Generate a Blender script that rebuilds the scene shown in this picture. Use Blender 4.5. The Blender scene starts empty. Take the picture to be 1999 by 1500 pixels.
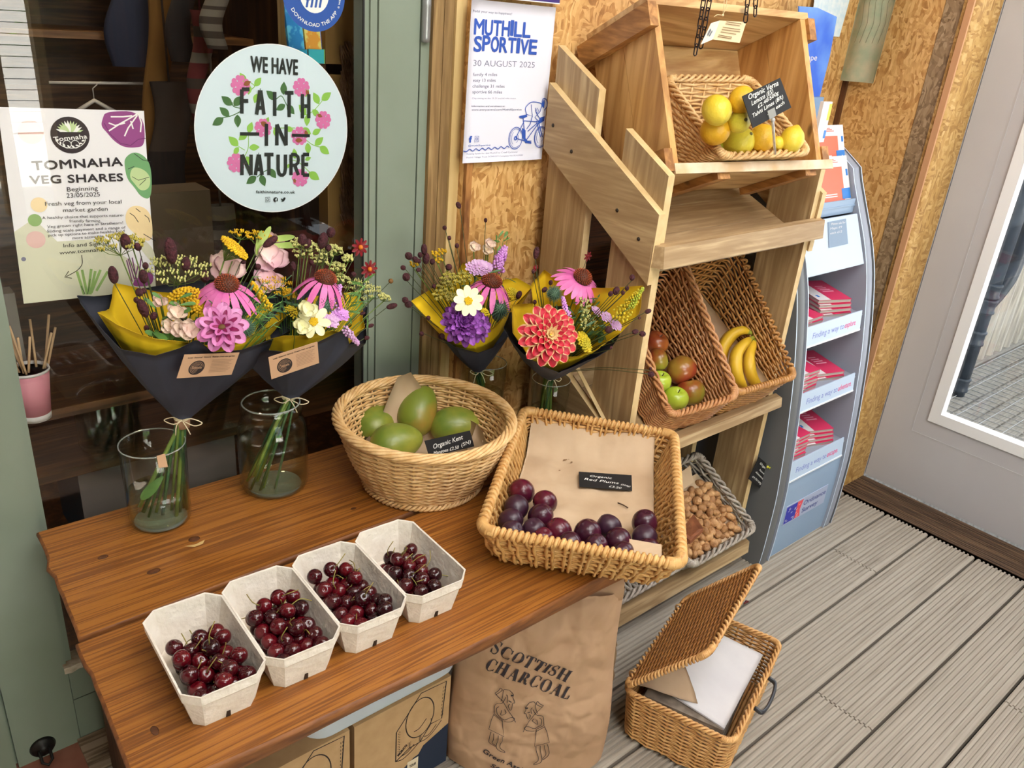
import bpy, math, random
import numpy as np
from mathutils import Vector, Matrix, noise
PI = math.pi
R = math.radians
SC = bpy.context.scene
COL = SC.collection
rnd = random.Random(7)

# ------------------------------------------------------------------ camera
CAM = np.array([[0.76101541, 0.21296326, -0.61278234],
                [-0.64398411, 0.36208623, -0.67392732],
                [0.07835829, 0.90749116, 0.41269815]])
EYE = np.array([0, 0, 1.45])
FPX = 1598.6
cd = bpy.data.cameras.new('camera'); cam = bpy.data.objects.new('camera', cd); COL.objects.link(cam)
cd.sensor_width = 36; cd.lens = 36 * FPX / 1999; cd.clip_start = 0.02
mw = Matrix([list(r) + [0] for r in CAM] + [[0, 0, 0, 1]]); mw.translation = EYE
cam.matrix_world = mw
SC.camera = cam

# ------------------------------------------------------------------ light, world, exposure
SC.view_settings.view_transform = 'Standard'
SC.view_settings.look = 'None'
SC.view_settings.exposure = 0.0
SC.view_settings.gamma = 1
SC.cycles.use_denoising = True
SC.cycles.max_bounces = 10
SC.cycles.transparent_max_bounces = 16
SC.cycles.sample_clamp_indirect = 6
w = bpy.data.worlds.new('overcast_sky'); SC.world = w; w.use_nodes = True
wn = w.node_tree.nodes; wn['Background'].inputs[0].default_value = (0.86, 0.93, 1, 1); wn['Background'].inputs[1].default_value = 1.6

def area(name, loc, target, size, power, color=(1, 1, 1), sy=None):
    l = bpy.data.lights.new(name, 'AREA'); l.size = size; l.energy = power; l.color = color
    if sy: l.shape = 'RECTANGLE'; l.size_y = sy
    o = bpy.data.objects.new(name, l); COL.objects.link(o); o.location = loc
    o.rotation_euler = (Vector(target) - Vector(loc)).to_track_quat('-Z', 'Y').to_euler()
    return o
def bulb(name, loc, power, radius=0.04, color=(1, 0.97, 0.93)):
    l = bpy.data.lights.new(name, 'POINT'); l.energy = power; l.shadow_soft_size = radius; l.color = color
    o = bpy.data.objects.new(name, l); COL.objects.link(o); o.location = loc; return o
# fill panels added under the porch ceiling and the daylight of the open side behind the photographer
area('overhead_fill_light', (0.75, -0.15, 2.42), (0.75, 0.0, 0), 0.9, 22, (1, 0.99, 0.98))
area('overhead_fill_light', (2.0, -0.3, 2.42), (1.9, -0.2, 0), 0.9, 12, (1, 0.99, 0.98))
area('frontal_fill_light', (0.2, -1.3, 2.42), (0.8, 1.0, 0.7), 0.8, 26, (1, 0.99, 0.98))  # added frontal fill from behind the camera, without a fixture
sl = bpy.data.lights.new('sun', 'SUN'); sl.energy = 60; sl.angle = R(1.5); sl.color = (1, 0.96, 0.9); so = bpy.data.objects.new('sun', sl); COL.objects.link(so); so.rotation_euler = (R(-32), R(8), 0)
area('window_daylight', (2.85, 0.5, 1.2), (1.2, 0.7, 0.5), 1.0, 9, (0.9, 0.96, 1.0), 1.7)
for lo in ((0.1, 0.5, 2.38), (0.9, 0.45, 2.38), (1.7, 0.4, 2.38), (1.3, -0.6, 2.38)):
    bulb('ceiling_spot_bulb', lo, 9)
bulb('shop_bulb', (0.75, 2.2, 1.95), 9, 0.05, (1, 0.78, 0.5))
bulb('shop_bulb', (0.35, 1.95, 0.50), 1.2, 0.05, (1, 0.85, 0.65))

# ------------------------------------------------------------------ picture <-> place
def ray(x, y):
    return CAM @ np.array([(x - 999.5) / FPX, -(y - 750) / FPX, -1.0])
def P(x, y, ax, val):                      # the point of the plane (axis = value) seen at pixel x, y
    d = ray(x, y); t = (val - EYE[ax]) / d[ax]; return EYE + t * d
def PP(x, y, o, n):                        # ... of any plane
    d = ray(x, y); n = np.asarray(n, float); t = n @ (np.asarray(o, float) - EYE) / (n @ d); return EYE + t * d

# ------------------------------------------------------------------ colour and materials
def lin(c):
    return tuple((v / 255 / 12.92) if v / 255 <= 0.04045 else ((v / 255 + 0.055) / 1.055) ** 2.4 for v in c) + (1,)
MATS = {}
def mat(name, c, rough=0.6, metal=0.0, c2=None, scale=8, stretch=(1, 1, 1), bump=0.0, spec=0.5, emit=0, sheen=0, detail=4, lo=0.35, hi=0.65, bscale=None, trans=0, coat=0, sss=0):
    if name in MATS: return MATS[name]
    m = bpy.data.materials.new(name); m.use_nodes = True; nt = m.node_tree; b = nt.nodes['Principled BSDF']
    b.inputs['Base Color'].default_value = lin(c); b.inputs['Roughness'].default_value = rough; b.inputs['Metallic'].default_value = metal
    b.inputs['Specular IOR Level'].default_value = spec
    if coat: b.inputs['Coat Weight'].default_value = coat; b.inputs['Coat Roughness'].default_value = 0.1
    if sss:
        b.inputs['Subsurface Weight'].default_value = sss; b.inputs['Subsurface Radius'].default_value = (0.004, 0.002, 0.001)
    if trans: b.inputs['Transmission Weight'].default_value = trans
    if emit: b.inputs['Emission Color'].default_value = lin(c); b.inputs['Emission Strength'].default_value = emit
    if c2 or bump:
        tc = nt.nodes.new('ShaderNodeTexCoord'); mp = nt.nodes.new('ShaderNodeMapping'); mp.inputs['Scale'].default_value = stretch
        nz = nt.nodes.new('ShaderNodeTexNoise'); nz.inputs['Scale'].default_value = scale; nz.inputs['Detail'].default_value = detail
        nt.links.new(tc.outputs['Object'], mp.inputs[0]); nt.links.new(mp.outputs[0], nz.inputs['Vector'])
        if c2:
            rp = nt.nodes.new('ShaderNodeValToRGB'); e = rp.color_ramp.elements
            e[0].position = lo; e[0].color = lin(c); e[1].position = hi; e[1].color = lin(c2)
            nt.links.new(nz.outputs['Fac'], rp.inputs[0]); nt.links.new(rp.outputs[0], b.inputs['Base Color'])
        if bump:
            src = nz
            if bscale:
                src = nt.nodes.new('ShaderNodeTexNoise'); src.inputs['Scale'].default_value = bscale; src.inputs['Detail'].default_value = 3
                nt.links.new(mp.outputs[0], src.inputs['Vector'])
            bp = nt.nodes.new('ShaderNodeBump'); bp.inputs['Strength'].default_value = bump; bp.inputs['Distance'].default_value = 0.004
            nt.links.new(src.outputs['Fac'], bp.inputs['Height']); nt.links.new(bp.outputs[0], b.inputs['Normal'])
    MATS[name] = m; return m

def wood(name, c_light, c_mid, c_dark, axis=0, scale=3.0, rough=0.5, bands=18, knots=0.0, dist=3.0, stretch=14, coat=0):
    """long-grained timber: distorted bands stretched along one axis, fine streaks, optional knots"""
    if name in MATS: return MATS[name]
    m = bpy.data.materials.new(name); m.use_nodes = True; nt = m.node_tree; b = nt.nodes['Principled BSDF']; L = nt.links.new
    b.inputs['Roughness'].default_value = rough
    if coat: b.inputs['Coat Weight'].default_value = coat; b.inputs['Coat Roughness'].default_value = 0.25
    tc = nt.nodes.new('ShaderNodeTexCoord'); mp = nt.nodes.new('ShaderNodeMapping')
    s = [stretch] * 3; s[axis] = 1.0; mp.inputs['Scale'].default_value = s
    L(tc.outputs['Object'], mp.inputs[0])
    n1 = nt.nodes.new('ShaderNodeTexNoise'); n1.inputs['Scale'].default_value = scale; n1.inputs['Detail'].default_value = 6; n1.inputs['Distortion'].default_value = 0.6
    L(mp.outputs[0], n1.inputs['Vector'])
    n2 = nt.nodes.new('ShaderNodeTexNoise'); n2.inputs['Scale'].default_value = scale * bands / 4; n2.inputs['Detail'].default_value = 3
    L(mp.outputs[0], n2.inputs['Vector'])
    ml = nt.nodes.new('ShaderNodeMath'); ml.operation = 'MULTIPLY'; ml.inputs[1].default_value = bands
    L(n1.outputs['Fac'], ml.inputs[0])
    sn = nt.nodes.new('ShaderNodeMath'); sn.operation = 'SINE'; L(ml.outputs[0], sn.inputs[0])
    mr = nt.nodes.new('ShaderNodeMapRange'); mr.inputs[1].default_value = -1; mr.inputs[2].default_value = 1
    L(sn.outputs[0], mr.inputs[0])
    mx = nt.nodes.new('ShaderNodeMath'); mx.operation = 'ADD'; L(mr.outputs[0], mx.inputs[0]); L(n2.outputs['Fac'], mx.inputs[1])
    hf = nt.nodes.new('ShaderNodeMath'); hf.operation = 'MULTIPLY'; hf.inputs[1].default_value = 0.5; L(mx.outputs[0], hf.inputs[0])
    rp = nt.nodes.new('ShaderNodeValToRGB'); e = rp.color_ramp.elements
    e[0].position = 0.22; e[0].color = lin(c_dark); e[1].position = 0.72; e[1].color = lin(c_light)
    k = rp.color_ramp.elements.new(0.45); k.color = lin(c_mid)
    L(hf.outputs[0], rp.inputs[0]); out = rp.outputs[0]
    if knots:
        v = nt.nodes.new('ShaderNodeTexVoronoi'); v.inputs['Scale'].default_value = knots
        mp2 = nt.nodes.new('ShaderNodeMapping'); s2 = [2.0] * 3; s2[axis] = 1.0; mp2.inputs['Scale'].default_value = s2
        L(tc.outputs['Object'], mp2.inputs[0]); L(mp2.outputs[0], v.inputs['Vector'])
        r2 = nt.nodes.new('ShaderNodeValToRGB'); f = r2.color_ramp.elements
        f[0].position = 0.06; f[0].color = (0.3, 0.3, 0.3, 1); f[1].position = 0.13; f[1].color = (1, 1, 1, 1)
        L(v.outputs['Distance'], r2.inputs[0])
        mm = nt.nodes.new('ShaderNodeMix'); mm.data_type = 'RGBA'; mm.blend_type = 'MULTIPLY'; mm.inputs[0].default_value = 0.8
        L(out, mm.inputs[6]); L(r2.outputs[0], mm.inputs[7]); out = mm.outputs[2]
    L(out, b.inputs['Base Color'])
    bp = nt.nodes.new('ShaderNodeBump'); bp.inputs['Strength'].default_value = 0.25; bp.inputs['Distance'].default_value = 0.002
    L(hf.outputs[0], bp.inputs['Height']); L(bp.outputs[0], b.inputs['Normal'])
    MATS[name] = m; return m

def osb(name, tones, mixf=0.5, scale=1.0, contrast=1.0):
    """pressed strand board: two crossed layers of stretched random flakes"""
    m = bpy.data.materials.new(name); m.use_nodes = True; nt = m.node_tree; b = nt.nodes['Principled BSDF']; L = nt.links.new
    b.inputs['Roughness'].default_value = 0.55
    tc = nt.nodes.new('ShaderNodeTexCoord')
    wob = nt.nodes.new('ShaderNodeTexNoise'); wob.inputs['Scale'].default_value = 9
    wa = nt.nodes.new('ShaderNodeMix'); wa.data_type = 'RGBA'; wa.blend_type = 'ADD'; wa.inputs[0].default_value = 0.055
    L(tc.outputs['Object'], wob.inputs['Vector']); L(tc.outputs['Object'], wa.inputs[6]); L(wob.outputs['Color'], wa.inputs[7])
    outs = []
    for rot, st in (((0.3, 0.6, 0.2), (60, 60, 13)), ((0.5, -0.9, 0.4), (60, 60, 14)), ((-0.4, 0.1, 1.2), (14, 60, 60))):
        mp = nt.nodes.new('ShaderNodeMapping'); mp.inputs['Rotation'].default_value = rot; mp.inputs['Scale'].default_value = [a * scale for a in st]
        L(wa.outputs[2], mp.inputs[0])
        v = nt.nodes.new('ShaderNodeTexVoronoi'); v.inputs['Scale'].default_value = 1.0; L(mp.outputs[0], v.inputs['Vector'])
        sp = nt.nodes.new('ShaderNodeSeparateColor'); L(v.outputs['Color'], sp.inputs[0]); outs.append(sp)
    sel = nt.nodes.new('ShaderNodeTexVoronoi'); sel.inputs['Scale'].default_value = 16 * scale; L(wa.outputs[2], sel.inputs['Vector'])
    ss = nt.nodes.new('ShaderNodeSeparateColor'); L(sel.outputs['Color'], ss.inputs[0])
    g1 = nt.nodes.new('ShaderNodeMath'); g1.operation = 'GREATER_THAN'; g1.inputs[1].default_value = 0.4; L(ss.outputs[0], g1.inputs[0])
    g2 = nt.nodes.new('ShaderNodeMath'); g2.operation = 'GREATER_THAN'; g2.inputs[1].default_value = 0.6; L(ss.outputs[1], g2.inputs[0])
    m1 = nt.nodes.new('ShaderNodeMix'); L(g1.outputs[0], m1.inputs[0]); L(outs[0].outputs[0], m1.inputs[2]); L(outs[1].outputs[0], m1.inputs[3])
    m2 = nt.nodes.new('ShaderNodeMix'); L(g2.outputs[0], m2.inputs[0]); L(m1.outputs[0], m2.inputs[2]); L(outs[2].outputs[0], m2.inputs[3])
    fn = nt.nodes.new('ShaderNodeTexNoise'); fn.inputs['Scale'].default_value = 60; fn.inputs['Detail'].default_value = 5; L(tc.outputs['Object'], fn.inputs['Vector'])
    m3 = nt.nodes.new('ShaderNodeMix'); m3.inputs[0].default_value = 0.45; L(m2.outputs[0], m3.inputs[2]); L(fn.outputs['Fac'], m3.inputs[3])
    rp = nt.nodes.new('ShaderNodeValToRGB'); e = rp.color_ramp.elements
    lo_, sp_ = .5 - .3 / contrast, .6 / contrast
    e[0].position = lo_; e[0].color = lin(tones[0]); e[1].position = lo_ + sp_; e[1].color = lin(tones[-1])
    for i, t in enumerate(tones[1:-1]):
        k = e.new(lo_ + sp_ * (i + 1) / (len(tones) - 1)); k.color = lin(t)
    L(m3.outputs[0], rp.inputs[0]); L(rp.outputs[0], b.inputs['Base Color'])
    bp = nt.nodes.new('ShaderNodeBump'); bp.inputs['Strength'].default_value = 0.35; bp.inputs['Distance'].default_value = 0.002
    L(m3.outputs[0], bp.inputs['Height']); L(bp.outputs[0], b.inputs['Normal'])
    MATS[name] = m; return m

def pane(name, tint=(1, 1, 1), base=0.04, rough=0.0):
    """window glass: clear, with the mirror share that grows towards grazing angles"""
    m = bpy.data.materials.new(name); m.use_nodes = True; nt = m.node_tree; L = nt.links.new; nt.nodes.clear()
    o = nt.nodes.new('ShaderNodeOutputMaterial'); t = nt.nodes.new('ShaderNodeBsdfTransparent'); g = nt.nodes.new('ShaderNodeBsdfGlossy')
    t.inputs[0].default_value = tint + (1,); g.inputs['Roughness'].default_value = rough
    f = nt.nodes.new('ShaderNodeFresnel'); ge = nt.nodes.new('ShaderNodeNewGeometry'); mr = nt.nodes.new('ShaderNodeMapRange'); mr.inputs[3].default_value = 1.5; mr.inputs[4].default_value = 1 / 1.5; L(ge.outputs['Backfacing'], mr.inputs[0]); L(mr.outputs[0], f.inputs[0]); mx = nt.nodes.new('ShaderNodeMixShader')
    L(f.outputs[0], mx.inputs[0]); L(t.outputs[0], mx.inputs[1]); L(g.outputs[0], mx.inputs[2]); L(mx.outputs[0], o.inputs[0])
    MATS[name] = m; return m
def glass(name, tint, ior=1.45):
    m = bpy.data.materials.new(name); m.use_nodes = True; nt = m.node_tree; nt.nodes.clear()
    o = nt.nodes.new('ShaderNodeOutputMaterial'); g = nt.nodes.new('ShaderNodeBsdfGlass'); g.inputs[0].default_value = tint + (1,); g.inputs['IOR'].default_value = ior; g.inputs['Roughness'].default_value = 0
    nt.links.new(g.outputs[0], o.inputs[0]); MATS[name] = m; return m

# ------------------------------------------------------------------ meshes
def nrm(v):
    v = np.asarray(v, float); return v / (np.linalg.norm(v) + 1e-12)
TEXT = {}
def text_mesh(body, size, bold=0, align='LEFT', sx=1.0, shear=0, spacing=1.0, leading=1.0):
    key = (body, size, bold, align, sx, shear, spacing, leading)
    if key not in TEXT:
        c = bpy.data.curves.new('writing', 'FONT'); c.body = body; c.size = size; c.offset = bold; c.align_x = align; c.shear = shear
        c.space_character = spacing; c.space_line = leading; c.resolution_u = 3; c.fill_mode = 'FRONT'
        o = bpy.data.objects.new('writing', c); me = o.to_mesh()
        v = np.array([tuple(q.co) for q in me.vertices]); f = [tuple(p.vertices) for p in me.polygons]
        if len(v): v[:, 0] *= sx
        o.to_mesh_clear(); bpy.data.objects.remove(o); bpy.data.curves.remove(c); TEXT[key] = (v, f)
    return TEXT[key]

class MB:
    def __init__(s): s.v = []; s.f = []; s.m = []; s.sm = []; s.n = 0
    def add(s, v, f, mi=0, smooth=True):
        v = np.asarray(v, float).reshape(-1, 3); s.v.append(v)
        for q in f: s.f.append(tuple(int(i) + s.n for i in q)); s.m.append(mi); s.sm.append(smooth)
        s.n += len(v); return s
    def hexa(s, c8, mi=0, smooth=False):     # 4 bottom corners ccw, 4 top corners
        return s.add(c8, [(3, 2, 1, 0), (4, 5, 6, 7), (0, 1, 5, 4), (1, 2, 6, 5), (2, 3, 7, 6), (3, 0, 4, 7)], mi, smooth)
    def box(s, a, b, mi=0, M=None):
        x0, y0, z0 = a; x1, y1, z1 = b
        c = np.array([(x0, y0, z0), (x1, y0, z0), (x1, y1, z0), (x0, y1, z0), (x0, y0, z1), (x1, y0, z1), (x1, y1, z1), (x0, y1, z1)], float)
        if M is not None: c = M(c)
        return s.hexa(c, mi)
    def tube(s, pts, r, seg=6, closed=False, mi=0, caps=True, flat=1.0):
        p = np.asarray(pts, float); n = len(p)
        T = np.roll(p, -1, 0) - np.roll(p, 1, 0) if closed else np.gradient(p, axis=0)
        T /= np.linalg.norm(T, axis=1)[:, None] + 1e-12
        ref = np.eye(3)[int(np.argmin(np.abs(T).max(0)))]
        A = np.cross(T, ref); A /= np.linalg.norm(A, axis=1)[:, None] + 1e-9; B = np.cross(T, A)
        r = np.broadcast_to(np.asarray(r, float), (n,))[:, None]
        V = np.stack([p + r * (math.cos(2 * PI * k / seg) * A * flat + math.sin(2 * PI * k / seg) * B) for k in range(seg)], 1).reshape(-1, 3)
        F = []
        for i in range(n if closed else n - 1):
            j = (i + 1) % n
            for k in range(seg):
                q = (k + 1) % seg; F.append((i * seg + k, j * seg + k, j * seg + q, i * seg + q))
        if caps and not closed: F.append(tuple(range(seg))); F.append(tuple(range((n - 1) * seg, n * seg))[::-1])
        return s.add(V, F, mi)
    def lathe(s, prof, seg=32, o=(0, 0, 0), M=None, mi=0, smooth=True, closed=False):
        V = []; F = []; n = len(prof)
        for r, z in prof:
            for k in range(seg): V.append((r * math.cos(2 * PI * k / seg), r * math.sin(2 * PI * k / seg), z))
        for i in range(n if closed else n - 1):
            i2 = (i + 1) % n
            for k in range(seg):
                q = (k + 1) % seg; F.append((i * seg + k, i * seg + q, i2 * seg + q, i2 * seg + k))
        if not closed:
            if prof[0][0] > 1e-6: F.append(tuple(range(seg))[::-1])
            if prof[-1][0] > 1e-6: F.append(tuple(range((n - 1) * seg, n * seg)))
        V = np.array(V)
        if M is not None: V = M(V)
        return s.add(V + np.asarray(o, float), F, mi, smooth)
    def ball(s, c, r, seg=10, rings=7, mi=0, F3=None):
        r = np.broadcast_to(np.asarray(r, float), (3,)); V = []
        for i in range(rings + 1):
            a = PI * i / rings
            for k in range(seg):
                t = 2 * PI * k / seg; V.append((math.sin(a) * math.cos(t) * r[0], math.sin(a) * math.sin(t) * r[1], math.cos(a) * r[2]))
        V = np.array(V)
        if F3 is not None: V = V @ np.array(F3)          # rows are the ball's own axes
        Fs = [(i * seg + k, (i + 1) * seg + k, (i + 1) * seg + (k + 1) % seg, i * seg + (k + 1) % seg) for i in range(rings) for k in range(seg)]
        return s.add(V + np.asarray(c, float), Fs, mi)
    def grid(s, G, mi=0, smooth=True, thick=0, closed_u=False):
        G = np.asarray(G, float); a, b = G.shape[:2]; V = G.reshape(-1, 3)
        F = [(i * b + j, (i + 1) % a * b + j, (i + 1) % a * b + j + 1, i * b + j + 1) for i in range(a if closed_u else a - 1) for j in range(b - 1)]
        if thick:
            du = np.gradient(G, axis=0); dv = np.gradient(G, axis=1); N = np.cross(du, dv); N /= np.linalg.norm(N, axis=2)[..., None] + 1e-12
            V2 = (G - N * thick).reshape(-1, 3); o = len(V); F2 = [tuple(q + o for q in f[::-1]) for f in F]
            ed = [(i, 0) for i in range(a)] + [(a - 1, j) for j in range(1, b)] + [(i, b - 1) for i in range(a - 2, -1, -1)] + [(0, j) for j in range(b - 2, -1, -1)]
            ids = [i * b + j for i, j in ed]
            E = [(ids[k], ids[k + 1], ids[k + 1] + o, ids[k] + o) for k in range(len(ids) - 1)] if not closed_u else []
            V = np.vstack([V, V2]); F = F + F2 + E
        return s.add(V, F, mi, smooth)
    def poly(s, pts, mi=0): return s.add(pts, [tuple(range(len(pts)))], mi, False)
    def build(s, name, mats, parent=None, loc=None, smooth=None, local=False):
        me = bpy.data.meshes.new(name); V = np.vstack(s.v) if s.v else np.zeros((0, 3))
        base = np.zeros(3)
        if loc is not None: base = np.asarray(loc, float)
        elif parent is not None and not local:
            q = parent
            while q is not None: base = base + np.array(q.location); q = q.parent
        me.from_pydata((V - base).tolist(), [], s.f)
        me.polygons.foreach_set('material_index', s.m); me.polygons.foreach_set('use_smooth', [x if smooth is None else smooth for x in s.sm])
        for m in (mats if isinstance(mats, (list, tuple)) else [mats]): me.materials.append(m)
        me.update(); o = bpy.data.objects.new(name, me); COL.objects.link(o)
        if parent is not None: o.parent = parent
        elif loc is not None: o.location = loc
        return o

def frame(o, x, y):                       # drawing plane: origin, x direction, approximate y direction
    X = nrm(x); N = nrm(np.cross(X, y)); Y = np.cross(N, X)
    o = np.asarray(o, float)
    return lambda u, v, k=0: o + u * X + v * Y + k * N
class Draw:
    """flat print on a surface: lettering and shapes in thin layers"""
    def __init__(s, fr, step=0.000005): s.fr = fr; s.k = 0.00025; s.step = step; s.mb = MB()
    def up(s): s.k += s.step
    def text(s, body, u, v, size, mi=0, **kw):
        V, F = text_mesh(body, size, **kw)
        if len(V): s.mb.add([s.fr(u + a[0], v + a[1], s.k) for a in V], F, mi, False)
        s.up()
    def poly(s, pts, mi=0): s.mb.poly([s.fr(a, b, s.k) for a, b in pts], mi); s.up()
    def rect(s, u0, v0, u1, v1, mi=0): s.poly([(u0, v0), (u1, v0), (u1, v1), (u0, v1)], mi)
    def disc(s, u, v, r, mi=0, ry=None, n=28, rot=0):
        ry = ry or r; c, q = math.cos(rot), math.sin(rot)
        s.poly([(u + r * math.cos(a) * c - ry * math.sin(a) * q, v + r * math.cos(a) * q + ry * math.sin(a) * c) for a in [2 * PI * i / n for i in range(n)]], mi)
    def line(s, pts, wd, mi=0, closed=False):
        p = np.asarray(pts, float); n = len(p)
        if closed: p = np.vstack([p, p[:1]]); n += 1
        T = np.gradient(p, axis=0)
        if closed: T[0] = T[-1] = p[1] - p[-2]
        T /= np.linalg.norm(T, axis=1)[:, None] + 1e-12; Nn = np.stack([-T[:, 1], T[:, 0]], 1) * wd / 2
        V = [s.fr(*q, s.k) for q in np.vstack([p - Nn, p + Nn])]
        s.mb.add(V, [(i, i + 1, n + i + 1, n + i) for i in range(n - 1)], mi, False); s.up()
    def ring(s, u, v, r, wd, mi=0, ry=None, a0=0, a1=2 * PI, n=36):
        ry = ry or r; s.line([(u + r * math.cos(a0 + (a1 - a0) * i / n), v + ry * math.sin(a0 + (a1 - a0) * i / n)) for i in range(n + 1)], wd, mi)
    def leaf(s, u, v, L, wd, rot, mi=0):
        c, q = math.cos(rot), math.sin(rot); pts = []
        for t in np.linspace(0, 1, 9): pts.append((t * L, wd / 2 * math.sin(PI * t ** 0.85)))
        for t in np.linspace(1, 0, 9)[1:-1]: pts.append((t * L, -wd / 2 * math.sin(PI * t ** 0.85)))
        s.poly([(u + a * c - b * q, v + a * q + b * c) for a, b in pts], mi)
    def build(s, name, mats, parent): return s.mb.build(name, mats, parent)

# ------------------------------------------------------------------ objects
def tag(o, label, cat=None, group=None, kind=None):
    if label: o['label'] = label
    if cat: o['category'] = cat
    if group: o['group'] = group
    if kind: o['kind'] = kind
    return o
def thing(name, label, cat, loc, group=None):
    o = bpy.data.objects.new(name, None); COL.objects.link(o); o.location = loc; o.empty_display_size = 0.02
    return tag(o, label, cat, group)
def setting(name, loc=(0, 0, 0)):
    o = bpy.data.objects.new(name, None); COL.objects.link(o); o.location = loc; o['kind'] = 'structure'; return o
def struct(mb, name, mats, label=None):
    o = mb.build(name, mats); o['kind'] = 'structure'
    if label: o['label'] = label
    return o
def dup(root, loc, rot=None, label=None, group=None):
    r = root.copy(); COL.objects.link(r); r.location = loc
    if rot is not None: r.rotation_euler = rot
    if label: r['label'] = label
    if group: r['group'] = group
    for c in list(root.children):
        k = c.copy(); COL.objects.link(k); k.parent = r
    return r
def basis(n, twist=0.0):                  # three axes, the third along n
    n = nrm(n); h = np.array([0, 0, 1.]) if abs(n[2]) < 0.9 else np.array([1., 0, 0])
    x = nrm(np.cross(h, n)); y = np.cross(n, x)
    return np.array([math.cos(twist) * x + math.sin(twist) * y, -math.sin(twist) * x + math.cos(twist) * y, n])
def wob(p, sc, amp, seed=0):
    return amp * noise.noise(Vector((p[0] * sc + seed, p[1] * sc - seed, p[2] * sc + seed * 2)))
def crease(p, sc, amp, seed=0):           # flat facets meeting in sharp folds, as crumpled paper has
    d = noise.voronoi(Vector((p[0] * sc + seed, p[1] * sc + seed, p[2] * sc - seed)))[0]; return amp * (min(d[1] - d[0], .5) - .2) + amp * .6 * (d[0] - .4)
def bez(pts, n=14):
    """smooth curve through control points"""
    p = np.asarray(pts, float); k = len(p)
    if k == 2: return p[0] + np.linspace(0, 1, n)[:, None] * (p[1] - p[0])
    out = []; q = np.vstack([2 * p[0] - p[1], p, 2 * p[-1] - p[-2]])
    for i in range(k - 1):
        a, b, c, d = q[i:i + 4]
        for t in np.linspace(0, 1, max(3, n // (k - 1)), endpoint=(i == k - 2)):
            out.append(0.5 * (2 * b + (c - a) * t + (2 * a - 5 * b + 4 * c - d) * t * t + (3 * b - a - 3 * c + d) * t ** 3))
    return np.array(out)
# ------------------------------------------------------------------ materials of the place
OSB = osb('strand_board', [(138, 92, 44), (182, 132, 72), (206, 160, 98), (218, 174, 112), (228, 188, 130)], scale=2.1, contrast=.75)
OSBG = osb('weathered_strand_board', [(112, 88, 60), (136, 110, 80), (154, 128, 96), (172, 146, 114)], scale=2.2)
OSBT = osb('pale_strand_board', [(150, 108, 52), (176, 134, 72), (190, 150, 86), (206, 170, 110)], scale=2.2)
GREEN = mat('sage_green_paint', (120, 130, 114), 0.45, c2=(130, 141, 127), scale=3, bump=0.15, bscale=30)
TIMB = wood('jamb_timber', (176, 146, 98), (150, 120, 76), (120, 92, 54), 2, 3, 0.7, 10)
PALE = wood('pale_timber', (214, 190, 136), (204, 176, 122), (188, 156, 100), 2, 3, 0.7, 8)
DECK = wood('weathered_decking', (174, 165, 152), (163, 153, 140), (144, 134, 121), 0, 3, 0.75, 6, stretch=30)
SILLM = wood('dark_sill', (112, 86, 64), (92, 68, 50), (66, 47, 34), 1, 4, 0.6, 12, stretch=30)
WHITE = mat('white_door_paint', (184, 182, 184), 0.5, c2=(192, 190, 192), scale=2)
BEAD = mat('white_glazing_bead', (240, 240, 240), 0.35)
PANE = pane('window_glass')
BRICK = mat('brick_red_floor', (150, 96, 78), 0.7, c2=(132, 80, 64), scale=20)
INWOOD = wood('shop_panelling', (112, 74, 38), (84, 54, 28), (52, 32, 16), 2, 2, 0.6, 8)
PLAST = mat('cream_ceiling', (214, 206, 192), 0.8)

# ------------------------------------------------------------------ floor: grooved deck boards along the wall
mb = MB(); prof = []
y = 1.50 - 0.15 * 25; NG = 10
edges = [0.90 - 0.15 * k for k in range(-4, 22)]
def deck_piece(x0, x1, ya, yb):
    pr = [(ya + 0.0035, -0.03), (ya + 0.0035, -0.004), (ya + 0.008, 0.0)]
    for g in range(NG):
        c = ya + 0.012 + (yb - ya - 0.024) * (g + 0.5) / NG; h = (yb - ya - 0.024) / NG / 2
        pr += [(c - h * 0.62, 0.0), (c - h * 0.42, -0.0052), (c + h * 0.42, -0.0052), (c + h * 0.62, 0.0)]
    pr += [(yb - 0.008, 0.0), (yb - 0.0035, -0.004), (yb - 0.0035, -0.03)]
    pr = [(q, z - 0.0002 + rnd.uniform(-.0002, .0002)) for q, z in pr]
    V = [(x0, q, z) for q, z in pr] + [(x1, q, z) for q, z in pr]; n = len(pr)
    mb.add(V, [(i, i + 1, n + i + 1, n + i) for i in range(n - 1)] + [tuple(range(n))[::-1], tuple(range(n, 2 * n))], 0, False)
joints = {2: 2.233, 4: 1.634, 3: 0.4, 5: 1.1, 6: 2.0, 1: 0.9}
for i, yb in enumerate(edges):
    ya = yb - 0.15; j = joints.get(i - 2, None)
    if j is None: j = rnd.uniform(-0.8, 1.9) if i > 8 else None
    if j: deck_piece(-1.6, j - 0.002, ya, yb); deck_piece(j + 0.002, 2.583, ya, yb)
    else: deck_piece(-1.6, 2.583, ya, yb)
mb.box((-1.6, -2.4, -0.06), (2.62, 1.5, -0.031), 1)
struct(mb, 'floor', [DECK, mat('gap_dark', (24, 20, 16), 0.9)], 'weathered grooved timber decking')
mb = MB()
n = 16
for i in range(n):                         # the sill is grooved as well
    x0 = 2.588 + i * 0.0105; mb.box((x0, -1.2, -0.03), (x0 + 0.0075, 1.2, 0.006))
mb.box((2.588, -1.2, -0.04), (2.756, 1.2, 0.003))
struct(mb, 'trim_1', SILLM, 'dark brown grooved sill board below the white door')
mb = MB(); mb.box((-0.9, 1.30, -0.02), (0.197, 1.9, 0.004)); struct(mb, 'floor_doorway', BRICK)
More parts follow.
